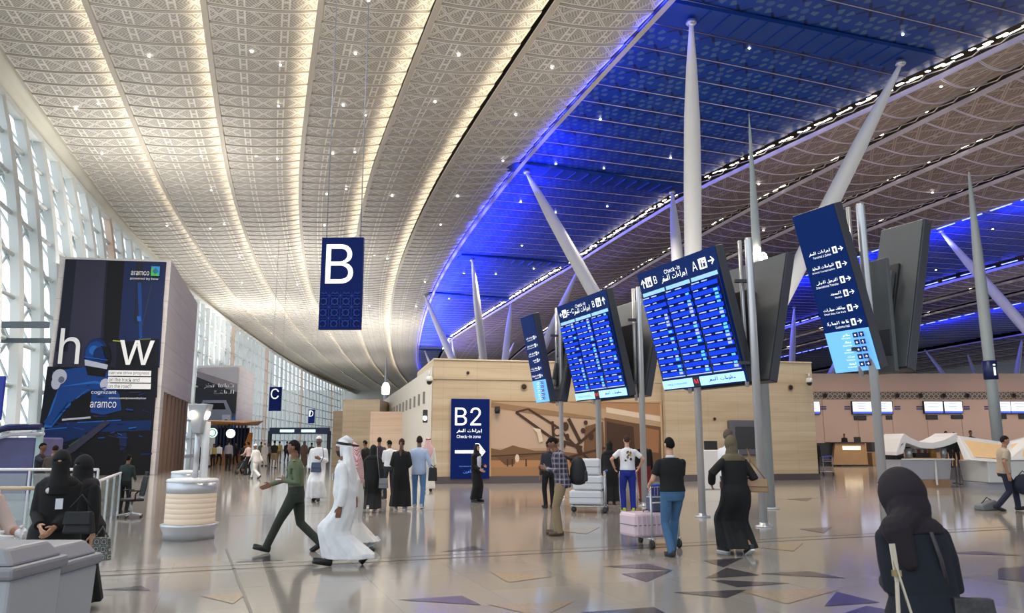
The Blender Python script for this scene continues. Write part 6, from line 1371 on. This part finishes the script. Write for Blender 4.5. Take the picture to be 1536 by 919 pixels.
# ================================================================== LEFT FOREGROUND: MACHINE, RAILING, BOOTH, ROUND COUNTERS
MG = mat('machine_grey', s2l(134, 134, 140), .45, var=.05, vscale=3); MG2 = mat('machine_dark', s2l(84, 84, 92), .45); MG3 = mat('machine_pale', s2l(170, 172, 176), .45)
def station(px0, px1, ytop, Y, dep, label, z):
    b = A(px1, ytop, Y+dep); w = px0; cx = b.x-w/2
    t = thing('service_trolley', label, 'trolley', (cx, Y+dep/2, 0), 0)
    MB().hexa([(-w/2+.02, -dep/2+.02, .1), (w/2-.03, -dep/2+.02, .1), (w/2-.03, dep/2-.02, .1), (-w/2+.02, dep/2-.02, .1)], [(-w/2, -dep/2, z-.16), (w/2, -dep/2, z-.16), (w/2, dep/2, z-.16), (-w/2, dep/2, z-.16)]).build('body', MG3, t, bevel=.02)
    MB().box((0, 0, z-.125), (w+.05, dep+.05, .07)).build('rim', MG, t, bevel=.02)
    MB().hexa([(-w/2, -dep/2, z-.09), (w/2, -dep/2, z-.09), (w/2, dep/2, z-.09), (-w/2, dep/2, z-.09)], [(-w/2+.06, -dep/2+.06, z), (w/2-.08, -dep/2+.06, z), (w/2-.08, dep/2-.04, z), (-w/2+.06, dep/2-.04, z)]).build('lid', MG, t, bevel=.02)
    MB().box((w*.28, -dep/2-.02, z-.2), (.12, .05, .07)).build('latch', MG2, t, bevel=.01); MB().box((-w*.2, -dep/2-.01, z-.42), (w*.36, .03, .34)).build('door', MG, t, bevel=.01)
    MB().box((-w*.2, -dep/2-.035, z-.34), (.08, .03, .05)).build('handle', MG2, t, bevel=.008); MB().ell((w*.42, -dep/2-.005, z-.12), (.012, .01, .012)).build('rivet', BLK, t)
    for sx in (-1, 1):
        for sy in (-1, 1): MB().lathe([(0, -.02), (.05, -.02), (.05, .02), (0, .02)], n=14).xf(Matrix.Translation((sx*(w/2-.1), sy*(dep/2-.1), .05)) @ Matrix.Rotation(R(90), 4, 'Y')).build('wheel', BLK, t)
station(.8, 97, 822, 4.42, .5, 'large pale grey lidded service trolley in the lower left corner', 1.12)
station(.8, 149, 822, 5.0, .46, 'second smaller grey lidded trolley right of the large one', 1.06)
# glass railing
GLASS = bpy.data.materials.new('railing_glass'); GLASS.use_nodes = True; nt = GLASS.node_tree; nt.nodes.clear(); o_ = nt.nodes.new('ShaderNodeOutputMaterial'); mx = nt.nodes.new('ShaderNodeMixShader'); mx.inputs[0].default_value = .12
tr = nt.nodes.new('ShaderNodeBsdfTransparent'); tr.inputs[0].default_value = (.82, .88, .88, 1); gg = nt.nodes.new('ShaderNodeBsdfGlossy'); gg.inputs['Roughness'].default_value = .05
nt.links.new(tr.outputs[0], mx.inputs[1]); nt.links.new(gg.outputs[0], mx.inputs[2]); nt.links.new(mx.outputs[0], o_.inputs[0])
def railing(pts, h, label, top=WPAINT):
    t = thing('glass_railing', label, 'railing', pts[0], 0); o = V(pts[0]); L_ = [V(p)-o for p in pts]
    for a, b in zip(L_, L_[1:]):
        MB().tube([a+V((0, 0, h)), b+V((0, 0, h))], .03, 8).build('handrail', top, t)
        d = (b-a); n = max(1, int(d.length/1.4)); u = d/n
        for i in range(n):
            p0 = a+u*i+d.normalized()*.06; p1 = a+u*(i+1)-d.normalized()*.06; nn_ = V((-d.y, d.x, 0)).normalized()*.006
            MB().hexa([p0-nn_+V((0,0,.08)), p1-nn_+V((0,0,.08)), p1+nn_+V((0,0,.08)), p0+nn_+V((0,0,.08))], [p0-nn_+V((0,0,h-.08)), p1-nn_+V((0,0,h-.08)), p1+nn_+V((0,0,h-.08)), p0+nn_+V((0,0,h-.08))]).build('glass_panel', GLASS, t)
        for i in range(n+1): MB().box(a+u*i+V((0, 0, h/2)), (.04, .04, h)).build('post', STL, t)
    return t
r0 = A(-20, 700, 17); r1 = A(60, 700, 17.2); r2 = A(148, 700, 17); zz = A(60, 704, 17).z
railing([V((r0.x-2, 17, 0)), V((r2.x, 17, 0))], zz, 'long glass railing behind the veiled women at far left')
r3 = G(150, 789); railing([V((A(182, 700, 19.5).x, 19.5, 0)), V((A(152, 700, 15.5).x, 15.5, 0))], .98, 'short glass railing running back beside the office chair')
r4 = A(5, 732, 12.5); railing([V((A(4, 700, 12.5).x, 12.5, 0)), V((A(64, 700, 12.5).x, 12.5, 0))], r4.z, 'low glass railing with pale wooden handrail at the left edge', mat('pale_wood', s2l(200, 176, 146), .5))
# booth with navy arch
Yb_ = 24.; t = thing('booth', 'booth with dark blue rounded arch frame at the left edge', 'booth', (A(0, 700, Yb_).x, Yb_, 0), 0)
zb_ = A(10, 641, Yb_).z; wb = A(55, 700, Yb_).x-A(0, 700, Yb_).x
pts = [V((-.9, 0, zb_-1.2)), V((-.75, 0, zb_-.5)), V((-.35, 0, zb_-.12)), V((0.1, 0, zb_)), V((wb, 0, zb_+.03))]
for k, (m_, off, r_) in enumerate([(NAVY2, 0, .10), (mat('silver_trim', s2l(190, 194, 206), .35), -.22, .05)]):
    MB().tube([p+V((.15*k, -.05*k, off)) for p in pts], r_, 10).build('arch' if k == 0 else 'arch_trim', m_, t)
MB().hexa([(-.8, .1, 0), (wb*.85, .1, 0), (wb*.85, 1.6, 0), (-.8, 1.6, 0)], [(-.8, .1, zb_-.3), (wb*.85, .1, zb_-.3), (wb*.85, 1.6, zb_-.3), (-.8, 1.6, zb_-.3)]).build('screen_wall', mat('booth_violet', s2l(86, 84, 130), .4, var=.2, vscale=1.), t, bevel=.05)
MB().box((wb*.95, .1, zb_/2), (.14, .14, zb_)).build('post', mat('pale_green_post', s2l(170, 196, 196), .4), t)
q = A(2, 605, 23); t = thing('hanging_banner', 'bright blue banner edge cut by the left side of the photo', 'sign', (q.x-.55, 23, A(0, 630, 23).z), 0); MB().box((0, 0, .65), (1.2, .08, 1.3)).build('banner', mat('bright_navy', s2l(20, 40, 150), .4, emit=.15), t, bevel=.03)
MB().tube([(0, .06, 1.2), (0, .06, -A(0, 630, 23).z)], .04, 8).build('post', STL, t)
# footbridge beams at far left
t = thing('steel_walkway_beam', 'pair of dark horizontal beams crossing in front of the glass wall at left', 'beam', (A(0, 487, 38).x-3, 38, A(0, 487, 38).z), 0)
wx = A(72, 487, 38).x-A(0, 487, 38).x+3
MB().box((wx/2, 0, 0), (wx, .3, .3)).build('beam', mat('beam_grey', s2l(86, 96, 104), .5), t); MB().box((wx/2, .3, -.75), (wx, .2, .22)).build('beam', mat('beam_grey', s2l(86, 96, 104), .5), t)
# round counters
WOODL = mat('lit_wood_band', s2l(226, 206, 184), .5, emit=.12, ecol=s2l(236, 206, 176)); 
def round_counter(p, r, h, label, sc_=1.):
    t = thing('round_counter', label, 'counter', p, 0)
    MB().lathe([(r*1.0, 0), (r*1.0, .12), (r*1.13, .24), (r*1.13, .27), (r*.95, .28), (0, .28)], n=40).build('base', STL, t)
    mb = MB(); 
    for k in range(6): z_ = .28+k*(h-.28-.27)/6; dz = (h-.28-.27)/6; mb.lathe([(r*.97, z_), (r*.985, z_+.01), (r*.985, z_+dz-.01), (r*.97, z_+dz)], n=40, cap=False)
    mb.build('wood_band', WOODL, t)
    MB().lathe([(r*.97, h-.27), (r*1.0, h-.26), (r*1.0, h-.08), (r*.9, h-.07)], n=40).build('steel_band', STL, t)
    MB().lathe([(0, h-.08), (r*.98, h-.08), (r*1.02, h-.05), (r*.98, h-.02), (r*.3, h+.0), (0, h)], n=40).build('top', WPAINT, t)
    return t
p_ = G(268, 812); p_.y += .42; h_ = A(268, 716, p_.y).z
t = round_counter(p_, .44, h_, 'round counter with lit wooden band and steel rings, nearest of the two')
zl = A(274, 640, p_.y).z; zt_ = A(274, 606, p_.y).z
MB().tube([(.04, 0, h_), (.04, 0, zl)], .05, 14).build('post', STL, t); MB().tube([(.15, .1, h_), (.15, .1, zl+.1)], .07, 14).build('post', WPAINT, t)
hd_ = MB().hexa([(-.03, -.1, zl-.12), (.11, -.1, zl-.12), (.11, .1, zl-.12), (-.03, .1, zl-.12)], [(-.13, -.16, zt_), (.24, -.16, zt_), (.24, .16, zt_), (-.13, .16, zt_)]).build('lamp_head', MG3, t, bevel=.02)
RL_ = mat('round_lamp_glow', (1, .95, .8), emit=5., ecol=(1, .93, .76))
MB().lathe([(0, 0), (.075, 0), (.08, .015), (0, .02)], n=20).xf(Matrix.Translation((-.02, -.165, (zl+zt_)/2)) @ Matrix.Rotation(R(78), 4, 'X')).build('round_lamp', RL_, hd_)
MB().lathe([(0, 0), (.075, 0), (.08, .015), (0, .02)], n=20).xf(Matrix.Translation((.215, -.06, (zl+zt_)/2)) @ Matrix.Rotation(R(-70), 4, 'Y') @ Matrix.Rotation(R(180), 4, 'X')).build('round_lamp', RL_, hd_)
p2_ = p_+V((-.05, 3.4, 0)); round_counter(V((A(284, 700, 17.3).x, 17.3, 0)), .36, 1.12, 'second round counter half hidden behind the nearer one')
# office chair
p_ = G(196, 776); t = thing('office_chair', 'empty black mesh office chair with chrome star base', 'chair', p_, R(130)); t.scale = (.88, .88, .88)
st_ = MB()
for i in range(5):
    a = 2*math.pi*i/5; st_.cap((0, 0, .11), (.30*math.cos(a), .30*math.sin(a), .07), .028, .018, 8)
st_.build('star_base', STL, t)
for i in range(5):
    a = 2*math.pi*i/5; MB().lathe([(0, -.02), (.03, -.02), (.03, .02), (0, .02)], n=12).xf(Matrix.Translation((.31*math.cos(a), .31*math.sin(a), .03)) @ Matrix.Rotation(a, 4, 'Z') @ Matrix.Rotation(R(90), 4, 'X')).build('caster', BLK, t)
MB().tube([(0, 0, .1), (0, 0, .42)], .03).build('gas_column', STL, t); MB().box((0, 0, .46), (.5, .48, .07)).build('seat', BLKF, t, bevel=.03)
b_ = MB(); rr = [[V((-w_, y_, z_)), V((w_, y_, z_)), V((w_, y_+.035, z_)), V((-w_, y_+.035, z_))] for z_, w_, y_ in [(.55, .2, -.24), (.7, .23, -.27), (.9, .23, -.29), (1.05, .18, -.32)]]; b_.rings(rr, sm=False).build('backrest', mat('chair_mesh', s2l(36, 38, 42), .7), t)
MB().tube([(0, -.1, .42), (0, -.27, .5), (0, -.28, .62)], .03).build('back_support', STL, t); MB().box((0, -.32, 1.13), (.26, .05, .1)).build('headrest', BLKF, t, bevel=.02)
for s in (-1, 1): MB().tube([(s*.26, 0, .46), (s*.3, 0, .62), (s*.3, -.05, .68)], .02).box((s*.3, .02, .70), (.07, .26, .03)).build('armrest', BLK, t)

# ================================================================== CAFE, FAR GATES
Yc = 62.; WD1 = mat('cafe_wood', s2l(176, 122, 66), .5, var=.1); 
t = thing('cafe_kiosk', 'small dark cafe under a wooden canopy beside the far stone tower', 'kiosk', (A(292, 700, Yc).x, Yc, 0), 0)
ox_ = A(292, 700, Yc).x; X_ = lambda x: A(x, 700, Yc).x-ox_; Z_ = lambda y: A(320, y, Yc).z
MB().hexa([(X_(290), 0, Z_(636)), (X_(358), 0, Z_(636)), (X_(352), 5, Z_(636)), (X_(290), 5, Z_(636))], [(X_(288), -.6, Z_(630)), (X_(366), -.6, Z_(634)), (X_(362), 5, Z_(628)), (X_(288), 5, Z_(628))]).build('canopy', WD1, t, bevel=.03)
MB().box(((X_(292)+X_(345))/2, 4, Z_(640)/2), (X_(345)-X_(292), .2, Z_(640))).build('back_wall', mat('cafe_dark', s2l(40, 36, 42), .6, var=.3, vscale=1), t)
for i in range(9): MB().box((X_(296+i*5.5), 3.8, Z_(655)), (.12, .1, 2.2)).build('slat', mat('cafe_navy', s2l(30, 44, 90), .5), t)
MB().hexa([(X_(292), 1.2, 0), (X_(356), 1.2, 0), (X_(356), 2., 0), (X_(292), 2., 0)], [(X_(292), 1.2, 1.1), (X_(356), 1.2, 1.1), (X_(356), 2., 1.1), (X_(292), 2., 1.1)]).build('counter', mat('cafe_counter', s2l(150, 96, 48), .5, var=.15), t)
for x in (293, 338): MB().box((X_(x), .3, Z_(636)/2), (.12, .12, Z_(636))).build('post', BLK, t)
MB().hexa([(X_(345), 2.5, 1.), (X_(357), 2.5, 1.), (X_(357), 2.9, 1.), (X_(345), 2.9, 1.)], [(X_(354), 2.5, Z_(648)), (X_(358), 2.5, Z_(648)), (X_(358), 2.9, Z_(648)), (X_(354), 2.9, Z_(648))]).build('orange_fin', mat('cafe_orange', s2l(210, 130, 50), .5), t)
for x, y, r, m_, lb in [(319, 649, .36, mat('sign_mint', (.6, 1, .8), emit=1.3, ecol=(.7, 1., .85)), 'round lit green and white cafe sign, left of the pair'), (346, 650, .34, mat('sign_white', (1, 1, 1), emit=1.6), 'round lit white cafe sign, right of the pair')]:
    s_ = thing('cafe_sign', lb, 'sign', A(x, y, Yc-1.), 0); rot = Matrix.Rotation(R(90), 4, 'X')
    MB().lathe([(0, -.05), (r, -.05), (r, .05), (0, .05)], n=28).xf(rot).build('disc', m_, s_)
    if 'green' in lb: MB().torus((0, -.055, 0), r*.72, .04, rot=Matrix.Rotation(R(90), 3, 'X')).build('ring', mat('sign_green', s2l(40, 130, 90), emit=.4), s_)
    MB().tube([(0, 0, r), (0, .3, Z_(634)-A(x, y, Yc-1.).z)], .015, 6).build('hanger', BLK, s_)
t = thing('gate_portal', 'wide dark gate portal with blue lit header far down the concourse', 'gate', (A(447, 700, 110).x, 110, 0), 0)
wx = A(492, 700, 110).x-A(403, 700, 110).x; z_ = A(440, 646, 110).z
MB().box((0, 0, z_), (wx, .8, .9)).build('header', mat('header_dark', s2l(46, 60, 92), .5), t)
for s in (-.5, .5): MB().box((wx*s, 0, z_/2), (.4, .6, z_)).build('post', DKP, t)
for s in (-.2, .16): MB().box((wx*s, -.42, z_), (wx*.24, .05, .4)).build('lit_panel', mat('header_lit', (.6, .8, 1), emit=1.2), t)

# ================================================================== CHECK-IN DESKS AND WHITE KIOSKS
Yd = 59.; a = A(1250, 698, Yd); b = A(1303, 698, Yd); t = thing('check_in_desk', 'lit wooden check-in desk with glowing panel against the beige wall', 'desk', ((a.x+b.x)/2, Yd, 0), 0)
w = b.x-a.x; DW = mat('desk_wood', s2l(150, 118, 80), .5, var=.1, vscale=1.); zd = A(1275, 664, Yd).z
MB().hexa([(-w/2, 0, .1), (w/2, 0, .1), (w/2, 1.2, .1), (-w/2, 1.2, .1)], [(-w/2+.3, .1, zd), (w/2-.1, .1, zd), (w/2-.1, 1.2, zd), (-w/2+.3, 1.2, zd)]).build('body', DW, t, bevel=.03)
MB().box((.15, .03, zd*.78), (w*.5, .06, zd*.16)).build('glow_panel', mat('desk_glow', (1, .85, .6), emit=1.4, ecol=(1, .82, .55)), t)
MB().box((0, .6, zd+.03), (w, 1.3, .06)).build('worktop', DKP, t); MB().box((w*.35, .7, zd+.25), (.5, .06, .4)).build('monitor', BLK, t); MB().box((-w*.6, 1., zd*.5), (1.2, 1., zd)).build('baggage_belt', BLK, t)
for i, (x0, x1, lb) in enumerate([(1303, 1335, 'dark low check-in counter right of the lit desk'), (1360, 1440, 'dark check-in counter behind the white kiosk'), (1440, 1560, 'dark check-in counter at the right edge')]):
    a = A(x0, 664, 60.4); b = A(x1, 664, 60.4); t = thing('check_in_desk', lb, 'desk', ((a.x+b.x)/2, 60.4, 0), 0); w = b.x-a.x
    MB().box((0, 0, .5), (w, .8, 1.)).build('body', DW, t, bevel=.02); MB().box((0, 0, a.z/2+.55), (w, .9, a.z-1.0)).build('screen_band', DKP, t)
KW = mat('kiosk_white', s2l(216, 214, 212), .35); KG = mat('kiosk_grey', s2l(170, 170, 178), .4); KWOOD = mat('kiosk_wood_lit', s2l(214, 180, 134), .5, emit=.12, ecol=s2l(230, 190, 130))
Yk = 30.5
t = thing('information_kiosk', 'white sculpted information kiosk with wave-shaped canopy', 'kiosk', (A(1400, 700, Yk).x, Yk, 0), 0); K0 = V((A(1400, 700, Yk).x, Yk, 0)); kp = lambda x, y, dy=0.: A(x, y, Yk+dy)-K0
def ribbon(pts, th, dep, name, m=KW):
    mb = MB(); rr = []
    for i, p in enumerate(pts):
        rr.append([p+V((0, 0, 0)), p+V((0, dep, 0)), p+V((0, dep, th[i])), p+V((0, 0, th[i]))])
    mb.rings(rr, sm=False).build(name, m, t, bevel=.02)
W_ = [(1345, 677), (1352, 664), (1357, 657), (1368, 661), (1382, 666), (1400, 667), (1416, 664), (1428, 660), (1437, 656)]
ribbon([kp(x, y+6) for x, y in W_], [.14, .3, .34, .26, .24, .24, .26, .3, .34], 1.6, 'canopy')
MB().hexa([kp(1344, 683), kp(1355, 680), kp(1355, 680, 1.4), kp(1344, 683, 1.4)], [kp(1352, 664), kp(1360, 662), kp(1360, 662, 1.4), kp(1352, 664, 1.4)]).build('canopy_end', KW, t, bevel=.03)
MB().hexa([kp(1352, 690, .1), kp(1432, 690, .1), kp(1432, 690, 1.5), kp(1352, 690, 1.5)], [kp(1352, 687.5, .1), kp(1432, 687.5, .1), kp(1432, 687.5, 1.5), kp(1352, 687.5, 1.5)]).build('worktop', KW, t, bevel=.02)
zc = kp(1392, 690).z
MB().hexa([(kp(1354, 700).x, .3, .3), (kp(1430, 700).x, .3, .3), (kp(1430, 700).x, 1.4, .3), (kp(1354, 700).x, 1.4, .3)], [(kp(1354, 700).x, .15, zc), (kp(1432, 700).x, .15, zc), (kp(1432, 700).x, 1.4, zc), (kp(1354, 700).x, 1.4, zc)]).build('cabinet', KG, t, bevel=.03)
MB().box((kp(1407, 700).x, .18, zc*.55), (.04, .08, zc*.9)).build('cabinet_seam', KW, t); MB().box((kp(1397, 700).x, .7, .15), (1.7, .8, .3)).build('foot', mat('kiosk_foot', s2l(150, 116, 84), .5), t)
# angled display front, left wing
def wing(x0, xm, x1, y_top0, y_top1, y_bot0, y_bot1, nm):
    fr = MB(); a, b, c, d = kp(x0, y_top0), kp(x1, y_top1), kp(x1, y_bot1, -1.2), kp(xm, y_bot0, -1.2); th = V((0, .25, .0))
    fr.hexa([d, c, c+th*2, d+th*2], [a, b, b+th, a+th]); fr.build('slanted_front', KW, t, bevel=.03)
    q = lambda u, v: (a*(1-u)+b*u)*(1-v)+(d*(1-u)+c*u)*v+V((0, -.03, .0))
    MB().hexa([q(.14, .84), q(.96, .84), q(.96, .84)+V((0, .05, 0)), q(.14, .84)+V((0, .05, 0))], [q(.08, .16), q(.96, .16), q(.96, .16)+V((0, .05, 0)), q(.08, .16)+V((0, .05, 0))]).build('wood_inset', KWOOD, t)
wing(1437, 1457, 1508, 653, 663, 690, 694, 'l'); wing(1512, 1512, 1560, 663, 650, 690, 690, 'r')
zq = A(1480, 691, Yk-1.1).z
MB().hexa([(kp(1458, 700).x, -1.0, .25), (kp(1512, 700).x, -1.0, .25), (kp(1512, 700).x, .8, .25), (kp(1460, 700).x, .8, .25)], [(kp(1456, 700).x, -1.1, zq), (kp(1514, 700).x, -1.1, zq), (kp(1514, 700).x, .8, zq), (kp(1456, 700).x, .8, zq)]).build('body', KW, t, bevel=.03)
MB().hexa([(kp(1512, 700).x, -.9, .25), (kp(1575, 700).x, -.9, .25), (kp(1575, 700).x, .8, .25), (kp(1512, 700).x, .8, .25)], [(kp(1512, 700).x, -1.0, zq), (kp(1575, 700).x, -1.0, zq), (kp(1575, 700).x, .8, zq), (kp(1512, 700).x, .8, zq)]).build('body', KG, t, bevel=.03)
MB().box((kp(1490, 700).x, 0, .12), (1.6, 1.5, .24)).build('foot', KG, t); MB().box((kp(1545, 700).x, 0, .12), (1.6, 1.5, .24)).build('foot', KG, t)
zc2 = zc
for x, r, h, m_, lb, cat in [(1364, .13, .42, STL, 'steel canister at the left end of the white kiosk worktop', 'canister'), (1416, .11, .42, STL, 'steel canister at the right end of the white kiosk worktop', 'canister'), (1399, .15, .44, mat('amber_glass', s2l(170, 120, 50), .2), 'amber glass jar on the white kiosk worktop', 'jar')]:
    q = A(x, 690, Yk+.8); tt = thing('canister' if cat == 'canister' else 'glass_jar', lb, cat, (q.x, Yk+.8, zc2+.075), 0)
    MB().lathe([(0, 0), (r, 0), (r*1.03, h*.5), (r, h*.85), (r*.7, h*.9), (0, h*.9)], n=20).build('body', m_, tt); MB().lathe([(0, h*.88), (r*.8, h*.88), (r*.8, h), (0, h)], n=20).build('lid', DKP, tt)
q = A(1382, 690, Yk+.8); tt = thing('leaflet_basket', 'dark basket of leaflets between the canisters on the white kiosk', 'basket', (q.x, Yk+.8, zc2+.075), 0)
MB().hexa([(-.25, -.12, 0), (.25, -.12, 0), (.25, .12, 0), (-.25, .12, 0)], [(-.3, -.15, .2), (.3, -.15, .2), (.3, .15, .2), (-.3, .15, .2)]).build('basket', mat('dark_wicker', s2l(60, 44, 40), .7), tt); 
for k in range(4): MB().box((-.2+k*.13, 0, .22), (.1, .04, .2)).build('leaflet', mat('leaflet_%d' % (k % 2), s2l(*((200, 196, 190), (120, 60, 50))[k % 2]), .6), tt)
# stanchion racks between the kiosk halves
for k in range(3):
    q = A(1443+k*5, 700, 33); tt = thing('queue_post', 'slim dark queue barrier post between the two kiosk halves', 'post', (q.x, 33+k*.5, 0), 0, 'queue barrier posts by the white kiosk'); MB().lathe([(.17, 0), (.17, .02), (.03, .04), (.03, .98), (.035, 1.), (0, 1.02)], n=16).build('post', DKP, tt)
# self-service kiosk and dark figures' desk by the stone block
q = G(1071, 734); tt = thing('self_service_kiosk', 'white self-service kiosk with dark screen between the silver poles', 'kiosk', q, 0)
MB().hexa([(-.36, 0, 0), (.36, 0, 0), (.36, .5, 0), (-.36, .5, 0)], [(-.36, .05, 1.45), (.36, .05, 1.45), (.36, .5, 1.45), (-.36, .5, 1.45)]).build('cabinet', KW, tt, bevel=.04); MB().box((0, .2, 1.62), (.5, .06, .34)).build('screen', BLK, tt, bevel=.02)
q = wp(1116, 656, .5); tt = thing('wall_cabinet', 'grey wall cabinet with dark window on the stone block by the poles', 'cabinet', (q.x, q.y, 1.2), math.atan2(WD.y, WD.x)); MB().box((0, 0, .75), (1.5, .3, 1.6)).build('casing', MG2, tt, bevel=.06); MB().box((0, -.16, .75), (1., .02, 1.)).build('window', DKP, tt, bevel=.01)
# ================================================================== CAMERA, LIGHT, COLOUR
cam = bpy.data.cameras.new('camera'); co = bpy.data.objects.new('camera', cam); C.objects.link(co)
cam.sensor_width = 36; cam.sensor_fit = 'HORIZONTAL'; cam.lens = 36*F/1536; cam.clip_end = 800
co.location = (0, 0, CZ); co.rotation_euler = (math.pi/2+TH, 0, 0); sc.camera = co
cam.dof.use_dof = True; cam.dof.focus_distance = 17; cam.dof.aperture_fstop = 5.6
w = bpy.data.worlds.new('world'); sc.world = w; w.use_nodes = True
nt = w.node_tree; b = nt.nodes['Background']; 
tc = nt.nodes.new('ShaderNodeTexCoord'); sp = nt.nodes.new('ShaderNodeSeparateXYZ'); cr = nt.nodes.new('ShaderNodeValToRGB')
nt.links.new(tc.outputs['Generated'], sp.inputs[0]); nt.links.new(sp.outputs[2], cr.inputs[0]); nt.links.new(cr.outputs[0], b.inputs[0])
mr = nt.nodes.new('ShaderNodeMapRange'); mr.inputs[1].default_value = .15; mr.inputs[2].default_value = -.6; mr.inputs[3].default_value = WORLD; mr.inputs[4].default_value = WORLD_SKY
nt.links.new(sp.outputs[0], mr.inputs[0]); nt.links.new(mr.outputs[0], b.inputs[1])
cr.color_ramp.elements[0].position = 0.; cr.color_ramp.elements[0].color = (.70, .73, .76, 1)
cr.color_ramp.elements[1].position = .5; cr.color_ramp.elements[1].color = (.72, .84, .95, 1)

def lamp(name, kind, loc, power, col, rot=(0, 0, 0), **k):
    l = bpy.data.lights.new(name, kind); l.energy = power; l.color = col
    for a_, v_ in k.items(): setattr(l, a_, v_)
    o = bpy.data.objects.new(name, l); C.objects.link(o); o.location = loc; o.rotation_euler = rot
    return o
# rows of ceiling floodlights
for (s, Y, pw) in [(2, 22, 1), (12, 26, 1), (-6, 32, 1), (22, 30, 1), (6, 45, 1), (-8, 58, 1.2), (24, 55, 1), (40, 45, 1), (0, 85, 2), (20, 85, 1.5), (0, 130, 3), (8, 10, 1), (-4, 10, 1)]:
    lamp('ceiling_floodlight', 'SPOT', (P(Y)+s, Y, ROOF-.7), SPOTP*pw, (1, .86, .7), spot_size=R(110), spot_blend=.8, shadow_soft_size=.35)
# luminaires of the check-in hall and concourse
for (x, y, z, sz, pw, cc) in [(26, 52, 9, 7, 900, (1, .84, .7)), (40, 52, 9, 7, 1100, (1, .84, .7)), (56, 52, 9, 7, 900, (1, .84, .7)), (10, 26, 15, 6, 900, (1, .9, .8)), (-15, 33, 16, 6, 2600, (1, .95, .9)), (0, 29, 10, 5, 450, (1, .88, .74))]:
    lamp('hall_fill', 'AREA', (x, y, z), pw, cc, size=sz, spread=R(160))
# added upward fill above the stone volumes, no fixtures, lifts the ceiling
for (x, y, z, sz, pw) in [(-24, 50, 12.6, 8, 5000), (5, 40, 6.2, 9, 6000), (14, 42, 6.2, 9, 6000), (-22, 80, 9, 10, 7000), (30, 45, 7, 8, 6000), (45, 60, 7, 8, 6000), (-38, 112, 12.6, 9, 9000), (-20, 130, 9, 12, 14000), (0, 100, 7, 12, 9000), (60, 90, 8, 12, 9000), (-14, 24, 9, 6, 3500)]:
    lamp('ceiling_fill', 'AREA', (x, y, z), pw*UPP*(.26 if x < -10 and y < 75 else .22 if x < -10 else .05 if x > 20 else .07), (1, .95, .88), rot=(math.pi, 0, 0), size=sz, spread=R(150))
for (x, y) in [(-26, 115), (-33, 145), (-38, 185), (-22, 150), (-30, 90)]:  # more added fill, whitens the far left ceiling
    lamp('ceiling_fill', 'AREA', (x, y, 4.5), 2500, (1, .97, .92), rot=(math.pi, 0, 0), size=12, spread=R(180))
for i in range(26):
    Y = 24+i*5.5; 
    lamp('blue_uplight', 'AREA', (P(Y)+e1(Y)+.2, Y, ROOF-1.1), BLP*(.10 if Y < 48 else min(4.2, .6+(Y-48)*.06)), (.05, .06, 1), rot=(0, R(-128), 0), size=.5, size_y=6, shape='RECTANGLE', spread=R(120))
for s_ in (61.4, 103.8):
    for i in range(9):
        Y = 52+i*11.; lamp('blue_uplight', 'AREA', (P(Y)+s_+.3, Y, ROOF-1.2), 1100, (.05, .06, 1), rot=(0, R(-128), 0), size=.6, size_y=9, shape='RECTANGLE', spread=R(130))
v = sc.view_settings; v.view_transform = 'Standard'; v.look = 'None'; v.gamma = 1; v.exposure = EXPO; v.use_curve_mapping = False
sc.cycles.max_bounces = 6; sc.cycles.diffuse_bounces = 3; sc.cycles.glossy_bounces = 3; sc.cycles.transparent_max_bounces = 12
sc.cycles.use_denoising = True; sc.cycles.sample_clamp_indirect = 6.
